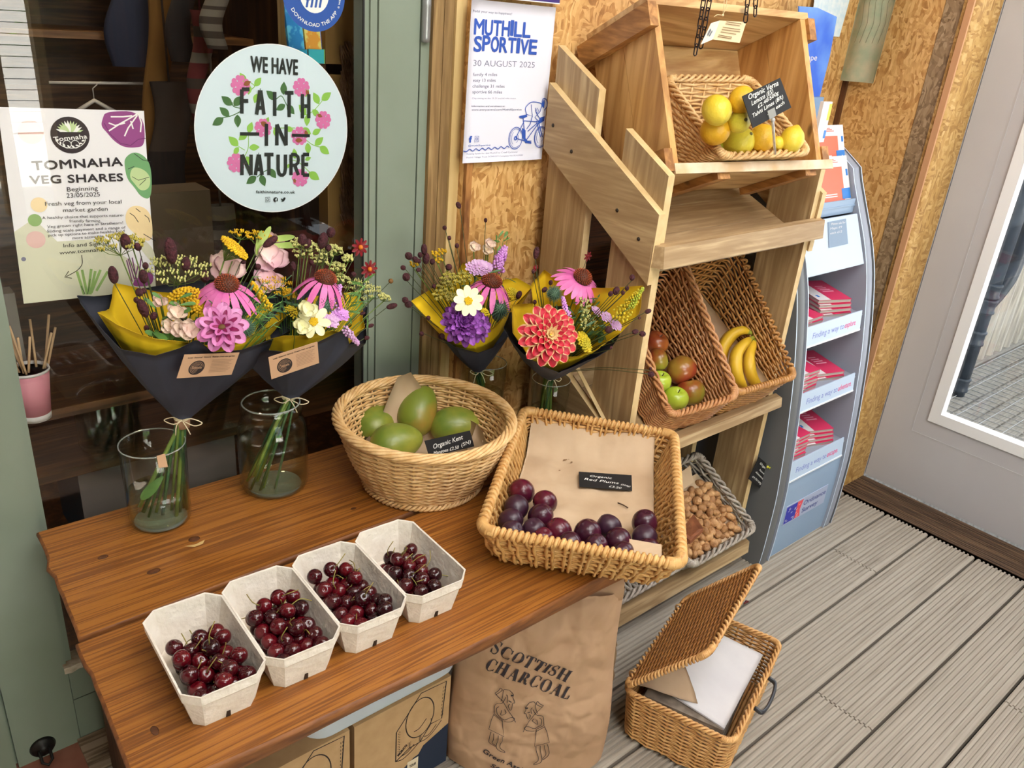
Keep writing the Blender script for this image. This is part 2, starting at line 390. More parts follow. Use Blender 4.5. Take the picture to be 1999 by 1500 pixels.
mb = MB(); mb.box((-0.9, 1.461, 0.03), (0.045, 1.475, 0.05)); struct(mb, 'trim_2', mat('yellow_edge_strip', (226, 196, 40), 0.5))
mb = MB(); mb.box((-0.9, 1.476, 0.0), (0.03, 1.50, 2.5)); struct(mb, 'wall_doorway', INWOOD)
mb = MB(); mb.box((0.197, 1.395, 0.0), (1.1, 1.456, 0.012)); mb.box((0.197, 1.36, 0), (0.9, 1.393, 0.008)); struct(mb, 'trim_3', wood('weathered_threshold', (160, 140, 118), (128, 106, 84), (84, 66, 50), 0, 4, 0.8, 12), 'weathered threshold plank under the green door')

# ------------------------------------------------------------------ the glazed sage-green door
door = setting('door_1', (0.54, 1.456, 0))
Y0, Y1 = 1.456, 1.50
mb = MB(); mb.box((0.09, Y0, 0.004), (0.203, Y1, 2.1)); mb.box((0.203, Y0 + 0.006, 0.2), (0.2145, Y1, 2.1)); mb.build('stile', GREEN, door)
mb = MB(); mb.box((0.905, Y0, 0.004), (0.9985, Y1, 2.1)); mb.box((0.889, Y0 + 0.004, 0.2), (0.9035, Y1, 2.1)); mb.box((0.876, Y0 + 0.009, 0.2), (0.8885, Y1, 2.1)); mb.build('stile', GREEN, door)
mb = MB(); mb.box((0.204, Y0 + 0.002, 0.004), (0.904, Y1, 0.113)); mb.box((0.204, Y0 + 0.002, 0.1155), (0.904, Y1, 0.2)); mb.build('bottom_rail', GREEN, door)
mb = MB(); mb.box((0.09, Y0, 2.1), (0.9985, Y1, 2.22)); mb.build('top_rail', GREEN, door)
mb = MB(); V = []
for i in range(30):
    x = 0.196 + i * 0.0125; V.append((x, rnd.uniform(0, .003)))
mb.grid([[(x, Y0 - 0.012 - d, 0.2 - d) for x, d in V], [(x, Y0 - 0.012 - d, 0.213) for x, d in V], [(x, Y0 + 0.03, 0.214) for x, d in V]], 0, False)
mb.build('chipped_sill', mat('chipped_wood', (196, 184, 166), 0.8, c2=(150, 128, 100), scale=40), door)
mb = MB(); mb.box((0.2135, 1.466, 0.2), (0.8775, 1.470, 2.1)); mb.build('glass_pane', PANE, door)
mb = MB(); mb.box((0.8745, 1.462, 0.2), (0.8775, 1.4655, 2.1)); mb.build('glazing_seal', mat('black_seal', (22, 20, 20), 0.6), door)
mb = MB(); mb.lathe([(0.0, 1.38), (0.0085, 1.382), (0.009, 1.39), (0.009, 1.447), (0.0095, 1.449), (0.009, 1.451), (0.009, 1.56), (0, 1.56)], 20, (1.008, 1.449, 0)); mb.build('hinge', mat('painted_steel', (150, 152, 152), 0.35, 0.5), door)
mb = MB(); c = np.array([0.136, 1.456, 0.032])
mb.lathe([(0.0, 0.012), (0.011, 0.012), (0.011, 0.006), (0.02, 0.006), (0.024, 0.0)], 24, c, lambda V: V @ np.array([[1, 0, 0], [0, 0, 1], [0, -1, 0.]]))
mb.tube([c + (-.009, -.012, .004), c + (-.009, -.03, -.012), c + (0, -.034, -.02), c + (.009, -.03, -.012), c + (.009, -.012, .004)], 0.003)
mb.build('ring_bolt', mat('black_iron', (40, 38, 36), 0.45, 0.6), door)
mb = MB(); mb.box((-0.10, 1.452, 0), (0.0855, 1.52, 2.5)); mb.box((0.0855, 1.47, 0), (0.09, 1.52, 2.5)); struct(mb, 'trim_4', GREEN)
mb = MB(); mb.box((1.001, 1.4545, 0), (1.0215, 1.52, 2.5)); mb.box((0.99, 1.48, 0), (1.0015, 1.52, 2.5)); struct(mb, 'trim_5', GREEN)
mb = MB(); mb.box((1.0218, 1.444, 0), (1.047, 1.52, 2.5)); mb.box((1.0475, 1.4425, 0), (1.071, 1.52, 2.5)); struct(mb, 'trim_6', TIMB, 'weathered timber door jamb')
mb = MB(); mb.box((1.0715, 1.436, 0), (1.097, 1.52, 2.5)); struct(mb, 'trim_7', PALE)
mb = MB(); mb.box((0.09, 1.456, 2.222), (1.0, 1.52, 2.5)); struct(mb, 'wall_over_door', GREEN)

# ------------------------------------------------------------------ strand-board walls
mb = MB(); mb.box((1.0975, 1.42, 0), (2.62, 1.50, 2.5)); struct(mb, 'wall_back', OSB)
mb = MB(); mb.box((1.0975, 1.409, 0), (1.113, 1.4195, 2.5)); struct(mb, 'trim_8', mat('sawn_board_edge', (120, 74, 34), 0.8, c2=(176, 122, 66), scale=60, stretch=(1, 1, .3)))
mb = MB(); mb.box((2.601, 1.17, 0), (2.66, 1.4195, 2.5)); struct(mb, 'wall_return', OSB)
mb = MB(); mb.box((2.598, 1.088, 0), (2.66, 1.168, 2.5)); struct(mb, 'trim_9', OSBG)
mb = MB(); mb.box((2.588, 1.405, 0), (2.6005, 1.4195, 2.5)); struct(mb, 'trim_10', wood('dark_batten', (126, 78, 36), (104, 62, 28), (76, 44, 20), 2, 3, 0.6, 8))
G = []
for i in range(9):
    t = i / 8; a = PI / 2 * t; G.append([(2.592 + 0.035 * (1 - math.cos(a)), 1.075 + 0.03 * (1 - math.sin(a)), z) for z in (0.0, 2.5)])
G = [[(2.592, 1.115, z) for z in (0, 2.5)]] + G + [[(2.754, 1.075, z) for z in (0, 2.5)]]
mb = MB(); mb.grid(G); mb.box((2.60, 1.09, 0), (2.754, 1.13, 2.5)); struct(mb, 'trim_11', OSBT, 'strand board strip beside the white door')
mb = MB(); mb.box((2.583, 1.084, 0), (2.5915, 1.102, 2.5)); struct(mb, 'trim_12', mat('planed_edge', (196, 146, 104), 0.7))

# ------------------------------------------------------------------ white door with a tall pane, and what stands outside
d2 = setting('door_2', (2.76, 0.5, 0))
X0, X1 = 2.757, 2.80
def slabs(mb, ya, yb, za, zb, y0, y1, z0, z1, x0, x1):
    mb.box((x0, ya, za), (x1, y0, zb)); mb.box((x0, y1, za), (x1, yb, zb)); mb.box((x0, y0, za), (x1, y1, z0)); mb.box((x0, y0, z1), (x1, y1, zb))
mb = MB(); slabs(mb, 0.02, 1.072, 0.012, 2.06, 0.19, 0.9, 0.322, 1.9, X0, X1); mb.build('door_leaf', WHITE, d2)
mb = MB(); slabs(mb, 0.17, 0.92, 0.302, 1.92, 0.205, 0.885, 0.338, 1.885, X0 - 0.008, X1 - 0.01); mb.build('glazing_bead', BEAD, d2)
mb = MB(); slabs(mb, 0.12, 0.965, 0.24, 1.96, 0.124, 0.961, 0.244, 1.956, X0 - 0.0012, X0); mb.build('panel_moulding', WHITE, d2)
mb = MB(); mb.box((2.776, 0.2, 0.33), (2.780, 0.89, 1.89)); mb.build('glass_pane', PANE, d2)
mb = MB(); mb.box((2.757, -2.4, 0.0), (2.86, -0.16, 2.5)); struct(mb, 'wall_right_front', INWOOD)
mb = MB(); mb.box((2.757, -.16, 0.0), (2.86, 0.018, 2.5)); mb.box((2.757, 0.018, 2.062), (2.86, 1.075, 2.5)); mb.box((2.757, 1.0745, 0), (2.86, 1.5, 2.5)); struct(mb, 'wall_right', WHITE)
# outside
mb = MB(); mb.box((2.81, -1.6, -0.06), (6.6, 2.6, -0.01), 0)
for i in range(36): mb.box((2.83, -1.2 + i * 0.09, -0.01), (6.6, -1.2 + i * 0.09 + 0.078, 0.0), 0)
struct(mb, 'floor_outside', mat('grey_wet_decking', (150, 146, 138), 0.7, c2=(186, 182, 174), scale=9, stretch=(1, 14, 1)))
mb = MB()
for i in range(44): x = 2.9 + i * 0.058; mb.tube([(x, -1.1, 0.004), (x, 1.30, 0.004)], 0.0018, 4)
for i in range(26): yy = -1.1 + i * 0.096; mb.tube([(2.9, yy, 0.006), (5.4, yy, 0.006)], 0.0018, 4)
tag(mb.build('wire_mesh', mat('galvanised_wire', (214, 218, 222), 0.4, 0.4), loc=(4.0, 0, 0)), 'galvanised wire mesh laid over the decking outside the white door', 'wire mesh')
fe = thing('corrugated_fence', 'weathered grey corrugated fence outside beyond the white door', 'fence', (4.9, 1.36, 0))
mb = MB(); G = []
for i in range(0, 301):
    x = 2.87 + i * 0.0145; G.append([(x, 1.36 + 0.022 * math.tanh(2.5 * math.sin(2 * PI * x / 0.116)), z) for z in (0.0, 1.0, 3.0)])  # unseen near run and extra height added to shade the deck
mb.grid(G); mb.build('corrugated_sheet', wood('fence_grey', (214, 208, 196), (192, 186, 176), (160, 154, 146), 2, 5, 0.8, 6), fe)
dp = thing('drainpipe', 'black drainpipe outside the pane, reaching from the deck upwards', 'drainpipe', (3.888, 1.216, 0))
BP = mat('black_plastic_pipe', (44, 54, 66), 0.35, c2=(62, 74, 88), scale=14)
mb = MB(); mb.lathe([(0.034, 0.0), (0.034, 2.3)], 20, (3.888, 1.216, 0)); mb.build('pipe', BP, dp)
for z in (0.02, 0.25, 0.40, 0.47):
    mb = MB(); mb.lathe([(0.034, z), (0.041, z + .004), (0.041, z + 0.012), (0.037, z + 0.02), (0.037, z + 0.05), (0.041, z + 0.058), (0.041, z + 0.066), (0.034, z + 0.07)], 20, (3.888, 1.216, 0)); mb.build('collar', BP, dp)
mb = MB(); mb.tube(bez([(3.89, 1.216, 0.42), (3.96, 1.20, 0.50), (4.0, 1.19, 0.60), (4.005, 1.19, 0.86)], 18), 0.03, 14); mb.lathe([(0.03, 0.80), (0.042, 0.81), (0.042, 0.88), (0.046, 0.89), (0.04, 0.90), (0.036, 0.88)], 18, (4.005, 1.19, 0)); mb.build('branch_pipe', BP, dp)
pt = thing('hanging_planter', 'black planter of pinkish succulents fixed to the fence outside', 'planter', (4.62, 1.16, 0.98))
mb = MB(); mb.lathe([(0.09, 0.97), (0.15, 1.0), (0.165, 1.1), (0.15, 1.1), (0.13, 1.02)], 22, (4.62, 1.16, 0)); mb.build('pot', BP, pt)
mb = MB()
for i in range(90):
    a = rnd.uniform(0, 2 * PI); r = 0.16 * math.sqrt(rnd.random()); c = (4.62 + r * math.cos(a), 1.16 + r * math.sin(a), 1.1 + rnd.uniform(0, .09))
    mb.ball(c, (rnd.uniform(.01, .022), rnd.uniform(.01, .02), rnd.uniform(.02, .04)), 6, 4, rnd.choice((0, 0, 1, 2)))
mb.build('succulent', [mat('succulent_green', (138, 150, 84), 0.6), mat('succulent_pink', (186, 118, 112), 0.6), mat('succulent_straw', (206, 186, 130), 0.7)], pt)

# ------------------------------------------------------------------ the rest of the porch: ceiling, open side behind, left wall
mb = MB(); mb.box((-1.6, -2.4, 2.5), (2.9, 1.52, 2.56)); struct(mb, 'ceiling', PLAST)
mb = MB(); mb.box((-1.66, -2.4, 0), (-1.6, 1.5, 2.5)); struct(mb, 'wall_left', INWOOD)
mb = MB(); slabs(mb, 0, 0, 0, 0, 0, 0, 0, 0, 0, 0) if False else None
wx0, wx1, wz0, wz1 = -0.4, 1.19, 0.0, 2.1
for a, b in (((-1.6, -2.46, 0), (wx0, -2.4, 2.5)), ((wx1, -2.46, 0), (2.9, -2.4, 2.5)), ((wx0, -2.46, wz1), (wx1, -2.4, 2.5))): mb.box(a, b)
struct(mb, 'wall_front', INWOOD)
mb = MB(); mb.box((wx1 - 0.05, -2.47, 0), (wx1, -2.38, 2.1));  struct(mb, 'window_1', PALE)
for nm, lo in (('fill_panel_housing', (0.75, -0.15, 2.452)), ('fill_panel_housing', (2.0, -0.3, 2.452))):  # housings made up for the added overhead fill panels
    t = thing(nm, 'square housing of an added fill panel nearer the ' + ('white door' if lo[0] > 1 else 'green door'), 'ceiling light', lo)
    mb = MB(); x, yy, z = lo; mb.box((x - .5, yy - .5, z + 0.01), (x + .5, yy + .5, z + .048)); mb.build('housing', BEAD, t)

mb = MB(); mb.box((-4, -8, -.08), (5, -2.47, -.02)); struct(mb, 'floor_yard', mat('pale_concrete', (206, 202, 194), .8, c2=(188, 184, 176), scale=6))
mb = MB()
for i in range(14): mb.box((-3, -6.5, i * .1), (4, -6.46, i * .1 + .092))
struct(mb, 'wall_yard', mat('white_boards', (232, 232, 228), .6))
mb = MB(); mb.box((1.0, -3.2, 0), (1.10, -3.1, 1.30)); mb.box((.2, -3.2, 1.24), (1.12, -3.08, 1.30)); tag(mb.build('timber_counter', PALE, loc=(1.05, -3.15, 0)), 'pale timber counter frame outside behind the photographer', 'counter')
mb = MB()
for i in range(500): mb.ball((rnd.uniform(-3, 4), -7.0 + rnd.uniform(-.3, .3), rnd.uniform(.6, 2.6)), (rnd.uniform(.06, .14),) * 3, 6, 4)
tag(mb.build('hedge', mat('hedge_green', (90, 150, 50), .8, c2=(130, 190, 80), scale=30), loc=(0.5, -7, 0)), 'sunlit green hedge outside behind the photographer', 'hedge')
# ------------------------------------------------------------------ the shop behind the glass
for nm, a, b in (('wall_shop_back', (-0.6, 2.95, 0), (1.7, 3.0, 2.5)), ('wall_shop_left', (-0.62, 1.5, 0), (-0.58, 2.95, 2.5)), ('wall_shop_right', (1.66, 1.52, 0), (1.7, 2.95, 2.5)), ('floor_shop', (-0.6, 1.5, -0.05), (1.7, 2.95, 0.0)), ('ceiling_shop', (-0.6, 1.52, 2.4), (1.7, 2.95, 2.46))):
    mb = MB(); mb.box(a, b); struct(mb, nm, INWOOD)
DW = wood('dark_shelf_wood', (120, 84, 48), (92, 62, 34), (58, 38, 20), 0, 3, 0.4, 10)
sh = thing('display_shelf', 'dark wooden two-tier shelf low behind the glass door', 'shelf', (0.6, 1.62, 0))
for z in (0.58, 0.71):
    mb = MB(); mb.box((0.0, 1.56, z - 0.02), (1.3, 1.86, z)); mb.build('shelf_board', DW, sh)
for x in (0.02, 1.26):
    mb = MB(); mb.box((x, 1.58, 0), (x + .03, 1.84, 0.56)); mb.build('leg', DW, sh)
c = P(70, 815, 2, 0.712); c[2] = 0.712
t = thing('paper_cup', 'pink paper cup behind the glass holding pale straws', 'cup', c)
mb = MB(); mb.lathe([(0.026, 0.0), (0.0265, 0.012)], 28, c, mi=1); mb.lathe([(0.0265, 0.012), (0.034, 0.092)], 28, c); mb.lathe([(0.034, 0.092), (0.0358, 0.094), (0.0352, 0.098), (0.033, 0.096), (0.026, 0.02)], 28, c, mi=1)
mb.build('cup_body', [mat('pink_card', (214, 140, 152), 0.6), mat('white_card', (220, 216, 212), 0.6)], t)
for i in range(15):
    a = rnd.uniform(0, 2 * PI); b0 = c + np.array([.012 * math.cos(a), .012 * math.sin(a), .012]); b1 = c + np.array([rnd.uniform(-.045, .06), rnd.uniform(-.03, .05), rnd.uniform(.15, .19)])
    mb = MB(); mb.tube([b0, b1], 0.0022, 6); o = mb.build('reed_straw', mat('reed', (186, 152, 112), 0.7), loc=c); tag(o, 'thin pale straw standing in the pink paper cup', 'straw', 'straws in the paper cup')
for i, (px, py) in enumerate([(205, 880), (250, 895)]):
    c = P(px, py, 2, 0.582); c[1] = max(c[1], 1.62); c[2] = .5815
    mb = MB(); mb.lathe([(0.0, 0), (0.036, 0.0), (0.04, 0.01), (0.04, 0.085), (0.03, 0.1), (0.03, 0.11), (0.027, 0.11), (0.027, 0.1), (0.037, 0.083), (0.037, 0.012), (0, .006)], 24, c)
    tag(mb.build('glass_vase', pane('vase_glass', (0.85, 0.9, 0.88)), loc=c), 'small clear glass vase on the low shelf behind the ' + ('pink cup' if i == 0 else 'front bouquet'), 'vase')
c = np.array([0.62, 1.70, 0.712])
mb = MB(); mb.ball(c + (0, 0, .07), (0.15, 0.07, 0.07), 18, 10, 0); tag(mb.build('plastic_bag', mat('clear_plastic_bag', (110, 108, 96), 0.25, c2=(70, 68, 58), scale=20, bump=1, bscale=25), loc=c), 'crumpled clear bag of goods on the shelf behind the front bouquets', 'bag')
mb = MB(); mb.box((0.06, 1.60, 0.002), (0.22, 1.84, 0.30)); tag(mb.build('blue_crate', mat('blue_plastic', (40, 120, 190), 0.4), loc=(.14, 1.7, 0)), 'blue plastic crate low behind the green door stile', 'crate')
mb = MB(); mb.box((0.30, 1.58, 0.34), (0.62, 1.80, 0.555)); tag(mb.build('cardboard_box', mat('grey_card', (112, 104, 96), 0.8), loc=(.45, 1.7, .34)), 'grey cardboard box under the shelf behind the glass', 'box')
mb = MB(); mb.box((0.80, 1.60, 0.712), (0.98, 1.8, 0.93)); tag(mb.build('red_box', mat('dark_red_card', (120, 26, 30), 0.5, c2=(70, 14, 24), scale=10), loc=(.9, 1.7, .72)), 'dark red box behind the glass near the right stile', 'box')
# tall wooden unit with pale fittings
un = thing('clothes_unit', 'dim wooden wall unit with shelves deep inside the shop', 'shelf unit', (0.55, 2.6, 0))
mb = MB(); mb.box((0.38, 2.72, 0), (1.1, 2.75, 2.0)); mb.build('back_panel', DW, un)
for z in (1.30, 1.44, 1.66):
    mb = MB(); mb.box((0.38, 2.45, z), (1.1, 2.718, z + .018)); mb.build('shelf', wood('unit_shelf', (150, 108, 62), (124, 86, 46), (90, 60, 30), 0, 3, .5, 8), un)
mb = MB(); a = P(155, 170, 1, 2.42); b = P(230, 205, 1, 2.42)
mb.box((0.5, 2.46, 1.462), (0.68, 2.6, 1.54)); tag(mb.build('wooden_tray', wood('tray_wood', (150, 112, 70), (130, 92, 52), (94, 64, 34), 0, 3, .5, 8), loc=(.59, 2.5, 1.462)), 'small wooden box on a shelf inside the dim shop', 'box')
mb = MB(); mb.hexa([(.545, 2.5, 1.545), (.625, 2.5, 1.545), (.625, 2.502, 1.545), (.545, 2.502, 1.545), (.535, 2.53, 1.60), (.615, 2.53, 1.60), (.615, 2.532, 1.60), (.535, 2.532, 1.60)])
tag(mb.build('price_card', mat('white_paper_dim', (220, 216, 210), .8), loc=(.58, 2.5, 1.545)), 'white card propped in the small wooden box inside the shop', 'card')
mb = MB(); h = P(180, 165, 1, 2.44); hx, hz = h[0], h[2] - 0.04
mb.tube([(hx - .05, 2.44, hz - .03), (hx, 2.44, hz), (hx + .05, 2.44, hz - .03)], 0.006, 6); mb.tube([(hx - .045, 2.44, hz - .045), (hx + .045, 2.44, hz - .045)], 0.002, 6); mb.tube([(hx, 2.44, hz), (hx, 2.44, hz + .03), (hx + .012, 2.44, hz + .04), (hx + .012, 2.452, hz + .044)], 0.0015, 5); mb.tube([(hx - .1, 2.4475, hz + .043), (hx + .14, 2.4475, hz + .043)], .004, 6)
tag(mb.build('coat_hanger', mat('white_hanger', (206, 198, 186), .5), loc=(hx, 2.44, hz)), 'pale coat hanger hanging in the shop, above the veg poster', 'hanger')
# hanging knitwear and socks
def hang(name, px, py0, py1, yv, wd, mats, label, cat, bands=6):
    top = P(px, py0, 1, yv); bot = P(px, py1, 1, yv); mb = MB(); n = 22
    for i in range(n):
        t0, t1 = i / n, (i + 1) / n; ring = []
        for t in (t0, t1):
            c = top + (bot - top) * t; ww = wd * (1 + .08 * math.sin(5 * t + px)); ring.append([(c[0] + ww / 2 * math.cos(a) + .01 * math.sin(7 * t), c[1] + .018 * math.sin(a), c[2]) for a in np.linspace(0, 2 * PI, 13)])
        mb.grid(ring, int(t0 * bands) % len(mats))
    if top[2] < 2.35: mb.tube([top - (0, 0, .02), (top[0], top[1], 2.402)], .003, 5)
    return tag(mb.build(name, mats, loc=bot), label, cat)
K1 = mat('dark_knit', (60, 50, 40), .9); K2 = mat('grey_knit', (110, 102, 88), .9); K3 = mat('red_knit', (96, 32, 30), .9); K4 = mat('ochre_cloth', (120, 84, 30), .9); K5 = mat('blue_cloth', (30, 38, 60), .9); K6 = mat('black_cloth', (30, 26, 24), .9)
hang('knitted_sock', 420, -60, 95, 1.95, .05, [K2, K1] * 1, 'striped grey sock hanging behind the round sticker', 'sock', 12)
hang('knitted_sock', 390, 20, 240, 2.05, .045, [K3, K1, K3, K2], 'red and dark patterned sock hanging left of the round sticker', 'sock', 9)
hang('knitted_scarf', 355, -80, 120, 2.15, .06, [K6], 'dark scarf hanging inside the shop', 'scarf')
hang('hanging_cloth', 310, -60, 330, 2.3, .07, [K4], 'ochre cloth hanging behind the glass between poster and sticker', 'cloth')
hang('hanging_jacket', 262, -80, 130, 2.4, .12, [K5], 'dark blue jacket hanging inside the shop', 'jacket')
hang('hanging_cloth', 330, 160, 420, 2.25, .1, [K1, K6], 'dark cloth hanging behind the glass below the ochre cloth', 'cloth', 2)
hang('hanging_cloth', 430, 400, 600, 2.1, .07, [K2, K1], 'striped grey cloth hanging behind the first bouquets', 'cloth', 10)
# furry draught brush by the right stile, and the tilted display boards
mb = MB()
for i in range(420):
    px = rnd.uniform(664, 706); py = rnd.uniform(80, 420); q = P(px, py, 1, 1.60); mb.tube([q, q + (rnd.uniform(-.006, .006), -.012, -.022)], [.0028, .0006], 4, caps=False)
tag(mb.build('dried_grass_bundle', mat('brown_bristle', (92, 66, 42), .9, c2=(130, 100, 70), scale=50), loc=(.9, 1.6, 1.1)), 'brown bristly bundle standing inside the glass beside the right stile', 'dried grass')
mb = MB(); mb.box((.87, 1.60, .9), (.955, 1.64, 2.0)); tag(mb.build('ochre_post', mat('ochre_post', (116, 86, 34), .7), loc=(.9, 1.62, .9)), 'ochre wooden post inside the shop right of the blue sticker', 'post')
lr = thing('leaflet_rack', 'wooden rack of bright leaflets behind the blue round sticker', 'leaflet rack', P(612, 118, 1, 1.62))
mb = MB(); a = P(565, 118, 1, 1.63); b = P(660, 118, 1, 1.63); mb.box((a[0], 1.60, a[2] - .022), (b[0], 1.68, a[2] - .002)); mb.build('rack_shelf', DW, lr)
mb = MB(); a = P(558, 30, 1, 1.64); mb.box((a[0] - .008, 1.63, a[2] - .11), (a[0], 1.66, a[2] + .2)); mb.build('rack_post', PALE, lr)
for i, (px, cc, ll) in enumerate([(582, (40, 150, 230), 'bright blue'), (615, (250, 176, 70), 'orange'), (645, (70, 100, 190), 'dark blue')]):
    a = P(px - 15, 112, 1, 1.61); b = P(px + 15, 112, 1, 1.61); z0 = a[2] - .004; mb = MB(); hh = .125
    mb.hexa([(a[0], 1.61, z0), (b[0], 1.61, z0), (b[0], 1.618, z0), (a[0], 1.618, z0), (a[0], 1.635, z0 + hh), (b[0], 1.635, z0 + hh), (b[0], 1.643, z0 + hh), (a[0], 1.643, z0 + hh)])
    o = mb.build('leaflet', mat('leaflet_' + ll.replace(' ', '_'), cc, .4, c2=tuple(min(255, v + 60) for v in cc), scale=40, lo=.5, hi=.56), loc=((a[0] + b[0]) / 2, 1.62, z0)); tag(o, ll + ' leaflet in the rack under the blue round sticker', 'leaflet', 'leaflets in the rack')
    mb = MB(); mb.box((a[0], 1.604, z0 - .008), (b[0], 1.609, z0 + .02)); o = mb.build('leaflet_pocket', mat('pocket_' + str(i), [(60, 180, 220), (70, 190, 200), (160, 210, 90)][i], .3), lr)
bd = MB(); q = [P(x, y, 1, 1.75) for x, y in ((600, 390), (690, 372), (698, 470), (612, 470))]; bd.hexa(q + [a + np.array([0, .03, 0]) for a in q]); tag(bd.build('display_box', mat('dark_grey_card', (66, 66, 66), .5), loc=q[0]), 'dark grey display box behind the glass below the round sticker', 'box')
bd = MB(); bd.box((.46, 1.72, .714), (.66, 1.80, 1.06)); tag(bd.build('brown_card_sheet', mat('brown_card', (92, 78, 58), .8), loc=(.5, 1.72, .714)), 'dull brown board behind the glass above the first bouquet', 'board')
# magazine-like strip at the lower left of the pane
mb = MB(); mb.box((.222, 1.6, .714), (.252, 1.64, .93)); tag(mb.build('carton', mat('grey_carton', (130, 124, 116), .6), loc=(.24, 1.62, .714)), 'small grey carton behind the lower left of the glass', 'carton')
# ------------------------------------------------------------------ printed things: a sheet is a plane with print laid on it by picture position
class Sheet(Draw):
    def __init__(s, o, x, y):
        s.o = np.asarray(o, float); s.X = nrm(x); s.N = nrm(np.cross(s.X, y)); s.Y = np.cross(s.N, s.X)
        Draw.__init__(s, lambda u, v, k=0: s.o + u * s.X + v * s.Y + k * s.N)
    def uv(s, px, py):
        q = PP(px, py, s.o, s.N) - s.o; return np.array([q @ s.X, q @ s.Y])
    def pp(s, pts): return [tuple(s.uv(*p)) for p in pts]
    def fit(s, body, a, b, cap, mi=0, bold=0, shear=0, uvs=False):
        """writing from baseline start a to baseline end b (pixels), capital height cap in metres"""
        A, B = (np.array(a), np.array(b)) if uvs else (s.uv(*a), s.uv(*b)); L = np.linalg.norm(B - A); e = (B - A) / L
        size = cap / 0.70; b_ = bold * size; V, F = text_mesh(body, size, min(b_, 0), 'LEFT', 1.0, shear, 1 + max(bold, 0) * 2.2)
        if not len(V): return
        x0, x1 = V[:, 0].min(), V[:, 0].max(); k = L / (x1 - x0); n = np.array([-e[1], e[0]])
        for dx, dy in ([(b_ * math.cos(q), b_ * math.sin(q)) for q in np.linspace(0, 2 * PI, 13)[:-1]] + [(b_ * .5, 0), (-b_ * .5, 0)] if b_ > 0 else ((0, 0),)):
            s.mb.add([s.fr(*(A + e * ((v[0] - x0) * k + dx) + n * (v[1] + dy)), s.k) for v in V], F, mi, False); s.up()
    def px(s, pts, wd, mi=0, closed=False): s.line(s.pp(pts), wd, mi, closed)
def rounded(pts, r=3):
    p = np.asarray(pts, float)
    for _ in range(r): q = np.roll(p, -1, 0); p = np.stack([p * .75 + q * .25, p * .25 + q * .75], 1).reshape(-1, 2)
    return [tuple(q) for q in p]
INK = mat('dark_ink', (34, 28, 32), .6); INKW = mat('white_ink', (236, 236, 230), .6); PAPER = mat('white_paper', (232, 230, 232), .7)

# --- veg-share poster, inside the pane
po = thing('veg_poster', 'white vegetable share poster behind the glass at the left', 'poster', (0.35, 1.4765, 0.94))
Xv = np.array([1, 0, -0.035]); Yv = np.array([0.03, 0, 1]); O = np.array([0.243, 1.4760, 0.950])
S = Sheet(O, Xv, Yv); W, H = 0.2115, 0.310
mb = MB(); f = S.fr; mb.hexa([f(0, 0, -.0004), f(W, 0, -.0004), f(W, H, -.0004), f(0, H, -.0004), f(0, 0), f(W, 0), f(W, H), f(0, H)]); mb.build('paper', PAPER, po)
D = Sheet(O, Xv, Yv)
PUR, DPUR, WHI, GR1, GR2, GR3, CAU, LG, PK, GY = range(10)
D.poly([(0.0, 0.0), (0.0, .12), (.03, .14), (.06, .1), (.12, .1), (.17, .06), (.2, .03), (W, .02), (W, 0)], LG)
D.poly(rounded(D.pp([(206, 217), (278, 217), (285, 284), (262, 289), (240, 287), (222, 275), (208, 258), (197, 246), (200, 232)])), PUR)
for q in ([(276, 218), (232, 243), (212, 256)], [(268, 225), (250, 250), (243, 266)], [(258, 226), (240, 228), (216, 228)], [(270, 222), (276, 240), (274, 258)], [(244, 240), (225, 245), (212, 240)], [(255, 236), (260, 252)]): D.px(q, .0022, WHI)
D.px([(203, 240), (215, 262), (235, 280), (255, 284), (270, 272), (284, 270)], .0012, DPUR)
D.poly(rounded(D.pp([(262, 295), (285, 306), (296, 330), (296, 390), (275, 385), (262, 365), (248, 350), (243, 325), (243, 308)])), GR1)
D.poly(rounded(D.pp([(258, 325), (280, 330), (294, 345), (292, 368), (275, 374), (262, 358), (252, 346)])), GR2)
for q in ([(291, 346), (270, 352), (258, 345)], [(285, 350), (272, 362)], [(262, 300), (278, 312), (294, 316)], [(250, 330), (262, 325)]): D.px(q, .001, 10)
D.poly(rounded(D.pp([(255, 402), (275, 402), (290, 412), (297, 430), (298, 470), (280, 470), (262, 456), (246, 440), (244, 418)])), CAU)
for q in ([(253, 416), (262, 422), (270, 434)], [(265, 407), (274, 414)], [(282, 420), (290, 426), (292, 434)], [(280, 457), (304, 471)], [(285, 490), (304, 500)]): D.px(q, .0012, 10)
D.poly(rounded(D.pp([(262, 460), (285, 470), (302, 490), (303, 520), (285, 500), (270, 480)])), LG)
for q in ([(150, 530), (164, 575)], [(160, 527), (170, 575)], [(178, 525), (172, 575)], [(196, 527), (178, 572)], [(186, 529), (176, 575)], [(210, 530), (188, 568)]): D.px(q, .0042, GR3)
for q in ([(158, 558), (166, 575)], [(176, 545), (171, 575)]): D.px(q, .0008, 10)
for q in ([(250, 505), (262, 545)], [(258, 503), (266, 545)], [(276, 500), (270, 545)], [(247, 508), (258, 550)], [(270, 515), (262, 552)]): D.px(q, .002, DPUR)
D.poly(rounded(D.pp([(255, 558), (270, 540), (290, 528), (300, 535), (298, 555), (280, 560)])), PUR)
for c, r, m in (((70, 468), .014, PK), ((46, 506), .0035, GY), ((76, 400), .012, CAU), ((68, 430), .010, GR3), ((60, 258), .018, PK)): u, v = D.uv(*c); D.disc(max(u, r), v, r, m)
u, v = D.uv(137, 264); D.disc(u, v, .0285, 11)
for a in np.linspace(.3, 2.8, 12): D.leaf(u, v + .002, .021, .005, a, WHI if int(a * 7) % 2 else GR2)
